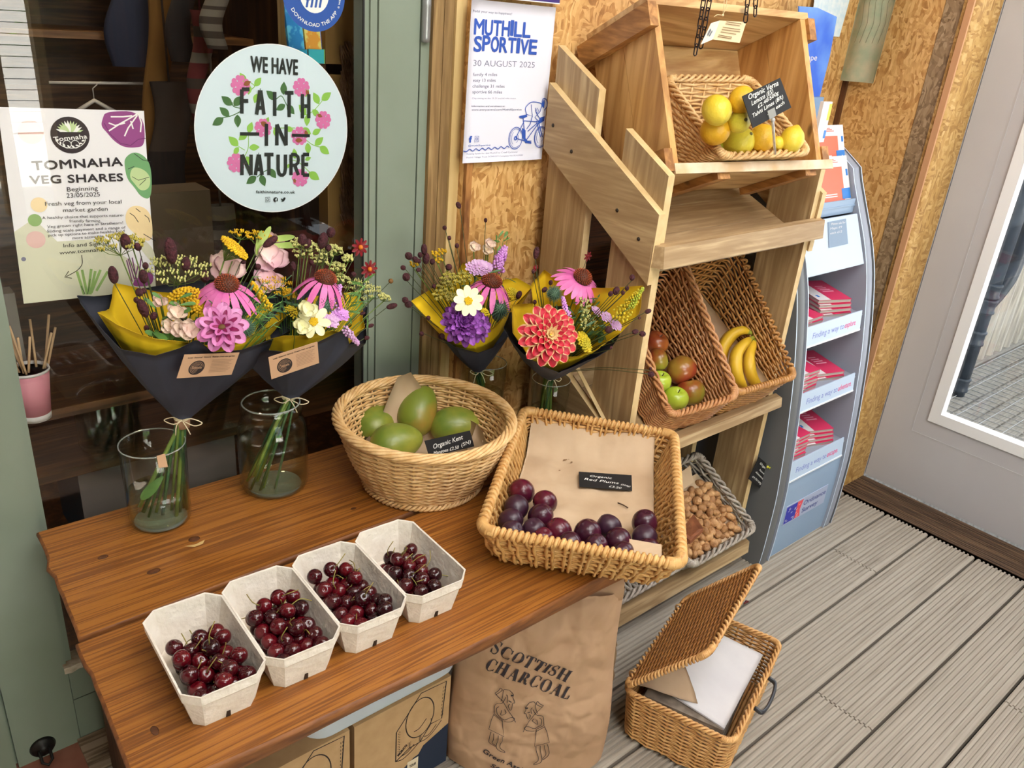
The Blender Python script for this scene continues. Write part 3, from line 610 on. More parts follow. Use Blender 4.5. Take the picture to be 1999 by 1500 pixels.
D.ring(u, v - .004, .022, .001, WHI, .016, PI, 2 * PI); D.ring(u - .006, v - .014, .006, .0009, WHI); D.ring(u + .006, v - .014, .006, .0009, WHI)
for a in np.linspace(PI + .3, 2 * PI - .3, 9): D.leaf(u + .019 * math.cos(a), v + .016 * math.sin(a), .006, .0025, a + 1, WHI)
D.rect(u - .024, v - .006, u + .024, v + .005, 11)
o = D.build('illustration', [mat('cabbage_purple', (142, 66, 128), .7), mat('cabbage_dark', (108, 40, 100), .7), INKW, mat('lettuce_green', (108, 160, 106), .7), mat('lettuce_pale', (186, 206, 150), .7), mat('chive_green', (134, 168, 96), .7), mat('cauliflower_cream', (232, 208, 160), .7), mat('pale_leaf', (206, 206, 180), .7), mat('pale_pink', (214, 176, 168), .7), mat('slate_dot', (120, 120, 140), .7), INK, mat('logo_black', (44, 34, 36), .7)], po)
T = Sheet(O, Xv, Yv); T.k = .0009
T.fit("Tomnaha", (105, 276), (170, 270), .0068, 1, .02)
for b, a, e, c, bo in (("TOMNAHA", (64, 332), (239, 323), .0135, .03), ("VEG SHARES", (59, 359), (240, 353), .0125, .028), ("Beginning", (131, 374), (191, 371), .0072, 0), ("23/05/2025", (130, 386), (195, 383), .0072, 0), ("Fresh veg from your local", (88, 402), (237, 397), .0066, 0), ("market garden", (123, 414), (210, 411), .0066, 0),
        ("A healthy choice that supports nature-", (82, 428), (241, 422), .0046, 0), ("friendly farming.", (135, 434), (197, 433), .0046, 0), ("Veg grown right here in Strathearn!", (92, 445), (240, 437), .0046, 0), ("Sliding scale payment and a range of", (92, 454), (245, 446), .0046, 0), ("pick up options to make healthy food", (94, 462), (243, 453), .0046, 0), ("more accessible.", (141, 467), (204, 463), .0046, 0), ("Info and Sign up:", (124, 483), (216, 478), .0064, 0), ("www.tomnaha.com", (116, 497), (228, 488), .0064, 0)):
    T.fit(b, a, e, c, 0, bo)
T.px(bez([(159, 498), (160, 515), (150, 528), (129, 540)], 16), .0012); T.px([(134, 529), (126, 541), (140, 543)], .0012)
T.build('lettering', [INK, INKW], po)

# --- round shop sticker
st = thing('round_sticker', 'big round pale sticker with pink flowers on the glass', 'sticker', (0.695, 1.4765, 1.06))
O = np.array([0.6965, 1.4755, 1.2145]); Xs = np.array([1, 0, -.01]); S = Sheet(O, Xs, (0, 0, 1)); R0 = .1505
mb = MB(); mb.poly([S.fr(R0 * math.cos(a), R0 * math.sin(a)) for a in np.linspace(0, 2 * PI, 81)[:-1]]); mb.build('vinyl_disc', mat('pale_vinyl', (206, 222, 228), .3), st)
D = Sheet(O, Xs, (0, 0, 1)); D.ring(0, 0, R0 - .0007, .0014, 4, n=80)
zz = lambda x, y: (360 + x / 4.168, 70 + y / 4.168)
def pleaf(x, y, x2, y2, mi, wd=.5):
    a, b = D.uv(*zz(x, y)), D.uv(*zz(x2, y2)); L = np.linalg.norm(b - a); D.leaf(a[0], a[1], L, L * wd * 1.15, math.atan2(*(b - a)[::-1]), mi)
DG, LGN, PNK, BRN = 0, 1, 2, 3
for q in ([(300, 668), (390, 648), (470, 600), (400, 575), (388, 540)], [(745, 515), (790, 490), (830, 560), (860, 610)], [(590, 1150), (640, 1110), (700, 1080)]): D.px(bez([zz(*p) for p in q], 16), .0016, DG)
for q in ([(1120, 530), (1060, 600), (1000, 640), (945, 640)], [(520, 810), (520, 900), (500, 960), (460, 1015)], [(440, 900), (490, 930)], [(980, 840), (1040, 885), (1100, 905)], [(540, 380), (570, 410), (540, 440)], [(850, 1005), (930, 1030), (1020, 1110)], [(1000, 640), (1000, 720)], [(720, 750), (900, 750)]): D.px(bez([zz(*p) for p in q], 16), .0014, LGN)
for q in ((388, 565, 300, 490), (400, 570, 470, 490), (365, 655, 285, 580), (318, 670, 226, 728), (430, 640, 435, 748), (745, 520, 665, 445), (805, 480, 810, 372), (820, 560, 745, 605), (835, 560, 895, 640), (585, 1145, 502, 1205), (620, 1130, 655, 1225), (690, 1080, 745, 1160)): pleaf(*q, DG)
for q in ((570, 410, 625, 340), (500, 380, 450, 300), (530, 400, 520, 480), (590, 470, 570, 550), (1095, 555, 1048, 460), (1115, 525, 1193, 460), (1040, 600, 1100, 660), (990, 640, 930, 560), (1000, 640, 995, 735), (520, 790, 550, 700), (510, 790, 440, 850), (438, 898, 358, 818), (440, 905, 400, 970), (525, 910, 612, 905), (500, 980, 550, 1060), (660, 720, 685, 660), (820, 750, 890, 770), (730, 750, 760, 830), (960, 750, 1030, 800), (1040, 800, 1110, 760), (1060, 890, 1130, 825), (1100, 900, 1178, 962), (1000, 870, 1010, 965), (900, 1000, 890, 915), (980, 1010, 1030, 990), (1010, 1110, 1098, 1172), (850, 1040, 840, 1080), (1000, 420, 985, 500)): pleaf(*q, LGN)
for x, y, r in ((455, 405, 78), (950, 420, 74), (640, 750, 74), (935, 815, 76), (1128, 685, 74), (420, 1035, 76), (940, 1155, 76)):
    u, v = D.uv(*zz(x, y)); r = r / 4.168 * .00099
    for k in range(5):
        a = 2 * PI * k / 5 + .3
        for da in (-.27, .27): D.disc(u + r * .72 * math.cos(a + da), v + r * .72 * math.sin(a + da), r * .255, PNK, n=14)
        D.disc(u + r * .42 * math.cos(a), v + r * .42 * math.sin(a), r * .40, PNK, .24 * r, 14, a)
for x, y, x2, y2 in ((480, 400, 540, 370), (620, 700, 680, 740), (900, 850, 960, 850), (1080, 640, 1120, 660), (990, 440, 1010, 490), (890, 1160, 900, 1200), (980, 770, 1000, 820)): pleaf(x, y, x2, y2, BRN)
D.build('flower_print', [mat('print_dark_green', (62, 104, 52), .5), mat('print_light_green', (134, 186, 74), .5), mat('print_pink', (204, 108, 160), .5), mat('print_brown', (138, 82, 40), .5), BEAD], st)
T = Sheet(O, Xs, (0, 0, 1)); T.k = .0012
cm = .0010 / 4.168
for b, a, e, c, bo in (("WE HAVE", (540, 290), (918, 316), .0258, .026), ("faithinnature.co.uk", (580, 1280), (897, 1282), .0054, .02)): T.fit(b, zz(*a), zz(*e), c, 0, bo)
LET = {'F': [((0, 0), (0, 1)), ((0, 1), (.9, 1)), ((0, .52), (.75, .52))], 'A': [((0, 0), (.45, 1)), ((.45, 1), (.55, 1)), ((.55, 1), (1, 0)), ((.2, .28), (.8, .28))], 'I': [((.5, 0), (.5, 1))], 'T': [((.5, 0), (.5, 1)), ((0, 1), (1, 1))], 'H': [((0, 0), (0, 1)), ((1, 0), (1, 1)), ((0, .5), (1, .5))], 'N': [((0, 0), (0, 1)), ((0, 1), (1, 0)), ((1, 0), (1, 1))], 'E': [((0, 0), (0, 1)), ((0, 1), (1, 1)), ((0, .52), (.85, .52)), ((0, 0), (1, 0))]}
def block(ch, x0, y0, x1, y1, sk=0):
    def q(a, b): return T.uv(*zz(x0 + (x1 - x0) * a, y1 + (y0 - y1) * b + sk * a))
    if ch == 'U': T.line([q(0, 1), q(0, .3), q(.12, .08), q(.35, 0), q(.65, 0), q(.88, .08), q(1, .3), q(1, 1)], .0068); return
    if ch == 'R':
        T.line([q(0, 0), q(0, 1)], .0068); T.line([q(0, 1), q(.6, 1), q(.95, .88), q(1, .74), q(.95, .6), q(.6, .48), q(0, .48)], .0064); T.line([q(.5, .48), q(1, 0)], .0068); return
    for a, b in LET[ch]: T.line([q(*a), q(*b)], .0068)
for ch, x0, x1, yo in (('F', 465, 535, 0), ('A', 585, 645, 8), ('I', 700, 765, 20), ('T', 815, 885, 28), ('H', 958, 1010, 38)): block(ch, x0, 435 + yo, x1, 632 + yo)
block('I', 640, 715, 690, 895); block('N', 750, 720, 825, 890)
T.px([zz(450, 796), zz(606, 798)], .0058); T.px([zz(872, 808), zz(1018, 812)], .0058)
for ch, x0, x1 in (('N', 466, 540), ('A', 575, 630), ('T', 648, 722), ('U', 760, 820), ('R', 865, 925), ('E', 962, 1012)): block(ch, x0, 965, x1, 1132)
u, v = T.uv(*zz(675, 1332)); T.line([(u - .0045, v - .0045), (u + .0045, v - .0045), (u + .0045, v + .0045), (u - .0045, v + .0045)], .0009, 0, True); T.ring(u, v, .0022, .0008)
u, v = T.uv(*zz(740, 1332)); T.disc(u, v, .0047); T.line([(u + .0006, v - .0047), (u + .0006, v + .0012), (u + .0022, v + .0026)], .0014, 1); T.line([(u - .001, v), (u + .0024, v)], .0012, 1)
u, v = T.uv(*zz(802, 1332)); T.poly([(u - .0048, v + .0028), (u - .001, v + .001), (u + .001, v + .004), (u + .003, v + .0042), (u + .005, v + .003), (u + .0038, v), (u + .001, v - .0034), (u - .002, v - .004), (u - .005, v - .003), (u - .0025, v - .0022), (u - .0042, v)])
T.build('lettering', [mat('sticker_black', (26, 34, 30), .5), mat('pale_vinyl', (0, 0, 0))], st)

# --- blue refill sticker
st = thing('refill_sticker', 'blue round refill sticker at the top of the glass', 'sticker', (0.781, 1.4765, 1.39))
O = np.array([.781, 1.4752, 1.4505]); S = Sheet(O, Xs, (0, 0, 1)); R1 = .062
mb = MB(); mb.poly([S.fr(R1 * math.cos(a), R1 * math.sin(a)) for a in np.linspace(0, 2 * PI, 61)[:-1]]); mb.build('vinyl_disc', mat('refill_blue', (44, 84, 160), .4), st)
D = Sheet(O, Xs, (0, 0, 1)); D.disc(0, 0, .029, 0, .031)
V, F = text_mesh("DOWNLOAD THE APP", .0098, .0002); V = V.copy(); Wt = V[:, 0].max()
for s_, body, r, a0, a1 in ((1, "DOWNLOAD THE APP", .0535, -2.62, -.52), (1, "Refill station", .0535, -3.6, -2.95), (1, "a water station", .0535, -.38, .6)):
    V, F = text_mesh(body, .0088 if body[0] == 'D' else .007, .0001); Wt = V[:, 0].max(); q = []
    for p in V:
        a = a0 + (a1 - a0) * p[0] / Wt; rr = r - p[1]; q.append(D.fr(rr * math.cos(a), rr * math.sin(a), D.k))
    D.mb.add(q, F, 0, False)
D.up(); D.fit("fill", (-.017, -.022), (.018, -.02), .022, 1, .02, .25, True); D.fit("Re", (-.02, .004), (.02, .006), .02, 1, .02, .25, True)
D.build('lettering', [INKW, mat('refill_blue', (0, 0, 0))], st)

# --- cycling poster on the strand board
po = thing('cycling_poster', 'white cycling event poster with blue print pinned to the strand board', 'poster', (1.19, 1.404, 1.15))
O = np.array([1.0815, 1.4045, 1.1505]); Xm = np.array([1, 0, -.006]); S = Sheet(O, Xm, (0, 0, 1)); W, H = .2265, .3165
mb = MB(); G = [[S.fr(W * i / 12, H * j / 12, .0) for j in range(13)] for i in range(13)]; mb.grid(G, 0, True, .0004); mb.build('paper', mat('blueish_white_paper', (226, 226, 240), .7), po)
D = Sheet(O, Xm, (0, 0, 1)); D.k = .0003; zz = lambda x, y: (880 + x / 4.4125, y / 4.4118)
for b, a, e, c, m, bo in (("Pedal your way to happiness!", (190, 103), (525, 130), .0044, 1, 0), ("30 AUGUST 2025", (193, 568), (720, 583), .0118, 1, -.012), ("family 4 miles", (190, 655), (398, 655), .0062, 1, 0), ("easy 13 miles", (190, 705), (385, 705), .0062, 1, 0), ("challenge 31 miles", (186, 755), (462, 757), .0062, 1, 0), ("sportive 66 miles", (185, 804), (440, 806), .0062, 1, 0), ("Chip timing on the 13, 31 and 66 mile routes", (182, 853), (560, 853), .0030, 2, 0), ("Information and enrolment at:", (178, 922), (465, 922), .0035, 1, .01), ("www.entrycentral.com/MuthillSportive", (178, 953), (608, 951), .0037, 1, .01), ("@muthillsportive", (148, 1262), (340, 1256), .0036, 0, 0), ("Raising funds for the Muthill to Crieff Cycleway", (135, 1333), (575, 1314), .0032, 2, 0), ("Muthill Village Trust SC045319 Company No SC459081", (133, 1364), (620, 1342), .0032, 2, 0)): D.fit(b, zz(*a), zz(*e), c, m, bo)
for wds, b0, b1, cap in (("MUTHILL", (200, 288), (690, 318), .029), ("SPORTIVE", (196, 436), (742, 466), .029)):
    n = len(wds); A = np.array(b0); B = np.array(b1); ws = [{'I': .45, 'M': 1.25}.get(c, 1) for c in wds]; tot = sum(ws); acc = 0
    for c, w_ in zip(wds, ws):
        a = A + (B - A) * acc / tot; acc += w_; e = A + (B - A) * (acc - .14) / tot; jig = rnd.uniform(-6, 8)
        D.fit(c, zz(a[0], a[1] + jig), zz(e[0], e[1] + jig), cap * .98, 0, .026)
def zl(pts, wd, cl=False): D.px([zz(*p) for p in pts], wd, 0, cl)
for cx, cy in ((555, 1190), (770, 1180)):
    u, v = D.uv(*zz(cx, cy)); D.ring(u, v, .0195, .0016, 0, .0232, 0, 2 * PI) if cx < 600 else D.ring(u, v, .0185, .0016, 0, .0228, .75, 5.75)
    D.ring(u, v, .0165, .0009, 0, .020, .5, 5.4); D.ring(u, v, .012, .0009, 0, .0148, 2.2, 4.2); D.ring(u, v, .008, .0009, 0, .0098, 5, 7.2)
    if cx < 600: D.disc(u, v, .0048); D.disc(u, v, .002, 3)
for q in ([(555, 1190), (630, 1040), (760, 1050)], [(555, 1190), (640, 1215), (760, 1050)], [(620, 1020), (640, 1215)], [(735, 1040), (770, 1180)], [(750, 1040), (785, 1180)], [(660, 1130), (740, 1060)], [(640, 1215), (690, 1215)]): zl(q, .002)
D.poly(D.pp([zz(*p) for p in ((585, 1000), (650, 985), (655, 1005), (620, 1020), (590, 1015))])); D.poly(D.pp([zz(*p) for p in ((610, 1100), (640, 1120), (640, 1190), (660, 1215), (690, 1225), (690, 1238), (640, 1232), (612, 1180))])); D.poly(D.pp([zz(*p) for p in ((770, 1010), (805, 1000), (800, 1040), (760, 1065), (750, 1045))]))
zl(bez([zz2 for zz2 in [(650, 985), (640, 930), (690, 880), (760, 885), (785, 900)]], 16), .0018); zl([(785, 900), (765, 960), (720, 1010), (760, 1050)], .0018); zl([(650, 985), (700, 1000), (690, 900)], .0015); zl([(700, 1000), (680, 1070), (650, 1110)], .0018); zl(bez([(725, 930), (735, 975), (770, 1030)], 8), .0015); zl([(740, 930), (730, 960), (742, 975), (752, 950)], .0013, True)
zl(bez([(780, 910), (790, 850), (820, 860), (828, 910), (800, 950)], 14), .002); D.poly(D.pp([zz(*p) for p in ((778, 905), (800, 850), (806, 880), (798, 935))]))
zl(bez([(105, 1300)] + [(105 + i * 27, 1298 - i * 2.2 + (9 if i % 2 else -9)) for i in range(1, 15)] + [(500, 1272)], 90), .0018)
D.fit("f", zz(155, 1225), zz(176, 1223), .012, 0, .06)
u, v = D.uv(*zz(220, 1196)); D.line([(u - .005, v - .0058), (u + .005, v - .0058), (u + .005, v + .0058), (u - .005, v + .0058)], .001, 0, True); D.ring(u, v, .0026, .001)
D.build('print', [mat('sportive_blue', (44, 82, 176), .6), mat('poster_grey_blue', (84, 88, 120), .6), mat('poster_faint', (150, 152, 176), .6), mat('blueish_white_paper', (0, 0, 0))], po)
mb = MB(); a = P(913, 3, 1, 1.4045); mb.box((1.10, 1.403, 1.4725), (1.318, 1.4055, 1.70)); tag(mb.build('purple_poster', mat('deep_purple_print', (52, 36, 110), .5), loc=(1.2, 1.404, 1.4725)), 'deep purple poster just above the cycling poster', 'poster')
mb = MB(); mb.box((1.10, 1.4025, 1.4725), (1.318, 1.4029, 1.4745)); o = mb.build('white_border', PAPER, bpy.data.objects['purple_poster'])

# --- papers at the right end of the wall
mb = MB(); q = [P(x, y, 1, 1.404) for x, y in ((1598, -60), (1672, -50), (1638, 72), (1580, 68))]; mb.hexa(q + [a + np.array([0, -.001, 0]) for a in q])
tag(mb.build('pale_map', mat('pale_blue_map', (196, 216, 226), .7, c2=(220, 228, 230), scale=60), loc=q[3]), 'pale blue map sheet pinned high beside the wall corner', 'map')
mp_ = thing('curled_map', 'greenish paper map curling off the board beside the corner', 'map', (2.57, 1.36, 1.33))
G = []
for i in range(15):
    s_ = i / 14; yy = 1.438 - .015 - .135 * s_; cur = .012 + .05 * (s_ - .1) ** 2 + .012 * math.sin(5 * s_)
    G.append([(2.594 - cur * (1 + .6 * (1 - t)), yy - .0 * t, 1.335 + .5 * t + .004 * s_) for t in np.linspace(0, 1, 10)])
mb = MB(); mb.grid(G, 0, True, .0005); mb.build('map_sheet', mat('map_paper', (182, 178, 150), .75, c2=(150, 164, 138), scale=24, detail=8), mp_)
mb = MB()
for k in range(5):
    i0 = 3 + k * 2; mb.tube([(np.array(G[min(13, i0 + (j % 2))][j]) + (-.001, 0, 0)) for j in range(2, 9)], .0004, 4)
mb.build('printed_roads', mat('map_lines', (120, 112, 90), .8), mp_)

# ------------------------------------------------------------------ the bench and what is under it
TABLE = wood('stained_pine', (160, 102, 40), (142, 85, 31), (114, 67, 26), 0, 1.5, 0.42, 34, knots=2.3, stretch=44)
TE = mat('table_edge', (140, 86, 40), .6, c2=(104, 60, 28), scale=20, stretch=(1, 4, 4), bump=.5)
be = thing('bench', 'rustic orange-brown plank bench with live edges along the glass door', 'bench', (0.66, 1.08, 0))
ZT, TH = .55, .040
def plank(outline, z1=ZT, th=TH):
    """top outline ccw; edges slightly rounded"""
    mb = MB(); o = np.array(outline); c = o.mean(0); n = len(o)
    def ringz(ins, z):
        d = o - c; L = np.linalg.norm(d, axis=1)[:, None]; return np.c_[o - d / L * ins, np.full(n, z)]
    rs = [ringz(.0045, z1), ringz(.0012, z1 - .0015), ringz(0, z1 - .006), ringz(.008, z1 - th * .6), ringz(.022, z1 - th)]
    V = np.vstack(rs); F = [tuple(range(n))]; 
    mb.add(V, F + [tuple(range(4 * n, 5 * n))[::-1]], 0, False)
    mb.add(V, [(k * n + (i + 1) % n, k * n + i, (k + 1) * n + i, (k + 1) * n + (i + 1) % n) for k in range(4) for i in range(n)], 1)
    return mb
def edge(a, b, n, amp, seed):
    a = np.array(a); b = np.array(b); d = b - a; nn = nrm([-d[1], d[0]]); return [tuple(a + d * t + nn * amp * math.sin(PI * t) ** .5 * noise.noise(Vector((t * 7 + seed, seed, 0))) * 2) for t in np.linspace(0, 1, n)]
rear = [(1.235, 1.42)] + [(0.19 + (1.235 - .19) * t, 1.42) for t in np.linspace(.93, .07, 12)] + edge((0.19, 1.42), (0.175, 1.103), 12, .006, 3) + [(0.175 + (1.205 - .175) * t, 1.103 + .012 * t) for t in np.linspace(.06, .94, 14)] + [(1.205, 1.115)]
plank(rear).build('plank', [TABLE, TE], be)
fl = edge((0.168, 1.094), (0.166, .97), 6, .003, 5) + edge((0.166, .965), (0.158, .81), 8, .010, 8) + [(.161, .79)]
front = fl + [(.161 + (1.07 - .161) * t, .752 + .034 * math.exp(-t * 9) + .003 * math.sin(9 * t)) for t in np.linspace(.04, .96, 16)] + [(1.07, .752), (1.195, 1.106)] + [(1.195 + (.168 - 1.195) * t, 1.106 - .012 * t) for t in np.linspace(.05, .95, 14)]
plank(front).build('plank', [TABLE, TE], be)
KN = mat('knot_brown', (102, 58, 28), .5, c2=(76, 42, 20), scale=90)
for px, py, rx, ry in ((201, 1088, .0085, .006), (300, 1116, .011, .007), (379, 1053, .010, .008), (690, 993, .006, .004), (302, 1427, .005, .009)):
    c = P(px, py, 2, ZT); mb = MB(); mb.lathe([(1.0, .0001), (.8, .0005), (0, .0006)], 18, c, lambda V, rx=rx, ry=ry: V * (rx, ry, 1)); mb.build('knot', KN, be)
mb = MB(); mb.poly([P(x, y, 2, ZT + .0004) for x, y in ((360, 1067), (382, 1063), (400, 1054), (396, 1062), (380, 1068))]); mb.build('chip', mat('bare_wood_chip', (206, 172, 112), .7), be)
LEGW = wood('dark_leg_timber', (118, 80, 44), (92, 58, 30), (58, 36, 18), 2, 3, .6, 10)
mb = MB(); mb.box((.235, 1.02, 0), (.275, 1.36, ZT - TH)); mb.build('leg', LEGW, be)
mb = MB(); mb.box((1.12, 1.08, 0), (1.16, 1.36, ZT - TH)); mb.build('leg', LEGW, be)
mb = MB(); mb.box((.275, 1.2, .36), (1.12, 1.24, .46)); mb.build('stretcher', LEGW, be)

CARD = mat('brown_cardboard', (196, 160, 116), .8, c2=(186, 150, 106), scale=30); NAVY = mat('navy_print', (28, 40, 62), .7)
def carton(x0, x1, lab, zl, cut):
    t = thing('cardboard_box', lab, 'box', ((x0 + x1) / 2, 1.07, 0), 'brown cartons under the bench')
    mb = MB(); mb.box((x0, .97, 0), (x1, 1.19, .236)); mb.build('carton', CARD, t)
    D = Sheet((x0, .97, 0), (1, 0, 0), (0, 0, 1)); w_ = x1 - x0
    D.poly([(w_ * .18, .0), (w_, .0), (w_, .108), (w_ * .72, .085), (w_ * .67, .068), (w_ * .62, .066), (w_ * .34, .030), (w_ * .26, .006)], 1)
    D.rect(w_ * .55, .028, w_ * .67, .062, 2)
    fx, fz = w_ / .2233, 1.0
    def L(pts, wd=.0018): wd *= 1.5; D.line([(a * fx, b) for a, b in pts], wd, 0)
    L([(.094, .084), (.094, .163), (.118, .192), (.150, .232), (.212, .228), (.205, .132), (.178, .134), (.152, .100), (.126, .100), (.094, .084)])
    L(bez([(.094, .084), (.112, .080), (.135, .090), (.150, .100), (.166, .099), (.185, .108), (.205, .128)], 24), .0014); L([(.126, .100), (.126, .116)], .001); L([(.152, .100), (.152, .120)], .0014); L([(.152, .1), (.178, .134)], .0012); L([(.178, .134), (.178, .15)], .001)
    D.ring(.150 * fx, .168, .034 * fx, .0024, 0, .05, n=40); L(bez([(.136, .138), (.15, .140), (.166, .156)], 8), .0014); L(bez([(.106, .090), (.122, .092), (.138, .104)], 8), .0014); L(bez([(.162, .108), (.176, .108), (.192, .124)], 8), .0014)
    for a, b, c_, d_ in ((.099, .100, .099, .160), (.102, .104, .102, .164), (.207, .14, .209, .222), (.203, .14, .205, .222), (.123, .102, .123, .118), (.129, .102, .129, .118), (.149, .102, .149, .120), (.155, .104, .155, .122)):
        for k in range(9): t0 = k / 9; L([(a + (c_ - a) * t0, b + (d_ - b) * t0), (a + (c_ - a) * (t0 + .06), b + (d_ - b) * (t0 + .06))], .0008)
    D.fit("HURCO", (.101 * fx, .095), (.121 * fx, .112), .006, 0, .08, 0, True)
    D.fit("TOUR", (w_ * .575, .044), (w_ * .645, .044), .007, 0, .02, 0, True)
    D.build('printed_drawing', [mat('carton_ink', (40, 30, 30), .7), NAVY, mat('cream_label', (222, 206, 176), .7)], t)
carton(.566, .786, 'brown cardboard box printed with a line drawing, beside the paper sack', 0, 0)
carton(.335, .556, 'brown cardboard box under the bench, left of its twin, mostly hidden', 0, 0)
tr = thing('plastic_tray', 'pale blue-white plastic tray lying on the cartons under the bench', 'tray', (.62, 1.04, .2365))
mb = MB()
def rr(x0, y0, x1, y1, r, z, n=5):
    out = []
    for cx, cy, a in ((x1 - r, y1 - r, 0), (x0 + r, y1 - r, PI / 2), (x0 + r, y0 + r, PI), (x1 - r, y0 + r, 1.5 * PI)):
        for k in range(n + 1): out.append((cx + r * math.cos(a + PI / 2 * k / n), cy + r * math.sin(a + PI / 2 * k / n), z))
    return out
rs = [rr(.50, .985, .775, 1.17, .03, .238), rr(.485, .972, .788, 1.18, .035, .243), rr(.472, .958, .80, 1.19, .04, .262), rr(.458, .945, .814, 1.2, .04, .375), rr(.448, .935, .824, 1.205, .04, .378), rr(.448, .935, .824, 1.205, .04, .383), rr(.462, .949, .81, 1.196, .04, .381), rr(.477, .963, .796, 1.186, .04, .264), rr(.49, .976, .784, 1.176, .04, .246)]
mb.grid(rs and [r + [r[0]] for r in rs]); mb.poly(rs[0][::-1]); mb.poly(rs[-1]); mb.build('tray_shell', mat('white_plastic', (226, 238, 250), .3, c2=(220, 234, 248), scale=4), tr)
mb = MB(); mb.tube([r + (0,) if len(r) == 2 else r for r in rr(.447, .934, .825, 1.206, .041, .381)], .005, 8, True); mb.build('rim', MATS['white_plastic'], tr)
# ------------------------------------------------------------------ wickerwork
def wick(name, a, b, c): 
    return mat(name, a, .42, c2=b, scale=55, lo=.3, hi=.7, bump=.2, bscale=140, spec=.45)
W_PALE = wick('pale_wicker', (206, 160, 100), (236, 200, 146), 0); W_GOLD = wick('golden_wicker', (196, 144, 80), (226, 182, 118), 0)
W_BROWN = wick('brown_wicker', (168, 108, 60), (206, 152, 102), 0); W_DARK = wick('dark_wicker', (160, 106, 52), (200, 148, 86), 0); W_LID = wick('shaded_lid_wicker', (136, 84, 34), (172, 116, 56), 0)  # lid wicker is darker: the lid's shade is put into its colour
W_GREY = wick('grey_wicker', (128, 116, 104), (188, 178, 166), 0); W_HAMP = wick('hamper_wicker', (190, 136, 78), (226, 178, 116), 0)
KRAFT = mat('kraft_paper', (206, 180, 148), .8, c2=(192, 164, 132), scale=10, bump=.4, bscale=14)
def loop(pts, rounds=2):
    p = np.asarray(pts, float)
    if len(p) == 4:                        # straight sides, small rounded corners
        out = []
        for i in range(4):
            a, b, c = p[i - 1], p[i], p[(i + 1) % 4]; ra = min(.25, .024 / np.linalg.norm(a - b)); rc = min(.25, .024 / np.linalg.norm(c - b)); s0, s1 = b + (a - b) * ra, b + (c - b) * rc
            out += [s0 * (1 - t) ** 2 + 2 * b * t * (1 - t) + s1 * t * t for t in (0, .25, .5, .75, 1)]; d = p[(i + 1) % 4]; e = d + (b - d) * min(.25, .024 / np.linalg.norm(d - b)); out += [s1 + (e - s1) * t for t in (.2, .4, .6, .8)]
        return np.array(out)
    for _ in range(rounds):
        q = np.roll(p, -1, 0); p = np.stack([p * .8 + q * .2, p * .2 + q * .8], 1).reshape(-1, 3)
    return p
def resamp(p, s):
    """points at parameters s of a closed polyline p whose parameter t (0..1) runs with index of its master"""
    n = len(p); x = (np.asarray(s) % 1.0) * n; i = np.floor(x).astype(int) % n; f = (x - np.floor(x))[:, None]; return p[i] * (1 - f) + p[(i + 1) % n] * f
def arcparam(p, n):
    d = np.linalg.norm(np.roll(p, -1, 0) - p, axis=1); c = np.concatenate([[0], np.cumsum(d)]); tgt = np.linspace(0, c[-1], n, endpoint=False)
    k = np.searchsorted(c, tgt, 'right') - 1; return (k + (tgt - c[k]) / d[k]) / len(p)
def weave(bot, top, rows, stakes, rw, rs, amp, bulge=0.0, seg=5, pairs=1, vertical=False):
    """bot, top: closed polylines with equal counts. Returns (weavers MB, stakes MB)"""
    s = arcparam(top, stakes * 2); sb = s; cen = top.mean(0) * .5 + bot.mean(0) * .5
    wv, sk = MB(), MB(); B = resamp(bot, sb); T = resamp(top, s); up = nrm(np.cross(T[stakes // 2] - T[0], T[stakes] - T[0]))
    if up[2] < 0: up = -up
    def out(Q):
        d = Q - cen; d = d - (d @ up)[:, None] * up; tang = np.roll(Q, -1, 0) - np.roll(Q, 1, 0); N = np.cross(tang, up); N /= np.linalg.norm(N, axis=1)[:, None] + 1e-9
        return N * np.sign((N * d).sum(1))[:, None]
    sgn = np.zeros(stakes * 2)
    for j in range(rows):
        t = (j + .5) / rows; Q = B + (T - B) * t; N = out(Q); Q = Q + N * bulge * math.sin(PI * t)
        sgn[:] = 0; sgn[::2] = [(-1) ** ((i + j // pairs) % 2) for i in range(stakes)]
        jit = np.array([rnd.uniform(-.15, .15) for _ in range(stakes * 2)])[:, None] * rw
        wv.tube(Q + N * (sgn * amp)[:, None] + up * jit, rw * rnd.uniform(.9, 1.08), seg, True)
    for i in range(0, stakes * 2, 2):
        ts = np.linspace(0, 1, 7); L = np.array([B[i] + (T[i] - B[i]) * t for t in ts])
        n0 = out(T)[i]; L = L + n0 * (bulge * np.sin(PI * ts))[:, None]; sk.tube(L, rs, 5)
    return wv, sk
def rope(path, Rr, r, strands, turns, seg=5, flat=1.0):
    """twisted border along a closed path"""
    mb = MB(); n = int(turns * 10); s = np.linspace(0, 1, n, endpoint=False); Q = resamp(path, s)
    T = np.roll(Q, -1, 0) - np.roll(Q, 1, 0); T /= np.linalg.norm(T, axis=1)[:, None] + 1e-9
    nn = nrm(np.cross(path[len(path) // 3] - path[0], path[2 * len(path) // 3] - path[0])); A = np.cross(T, nn); A /= np.linalg.norm(A, axis=1)[:, None] + 1e-9
    for k in range(strands):
        ph = 2 * PI * (s * turns + k / strands); mb.tube(Q + A * (Rr * np.cos(ph))[:, None] + nn * (Rr * flat * np.sin(ph))[:, None], r, seg, True)
    return mb
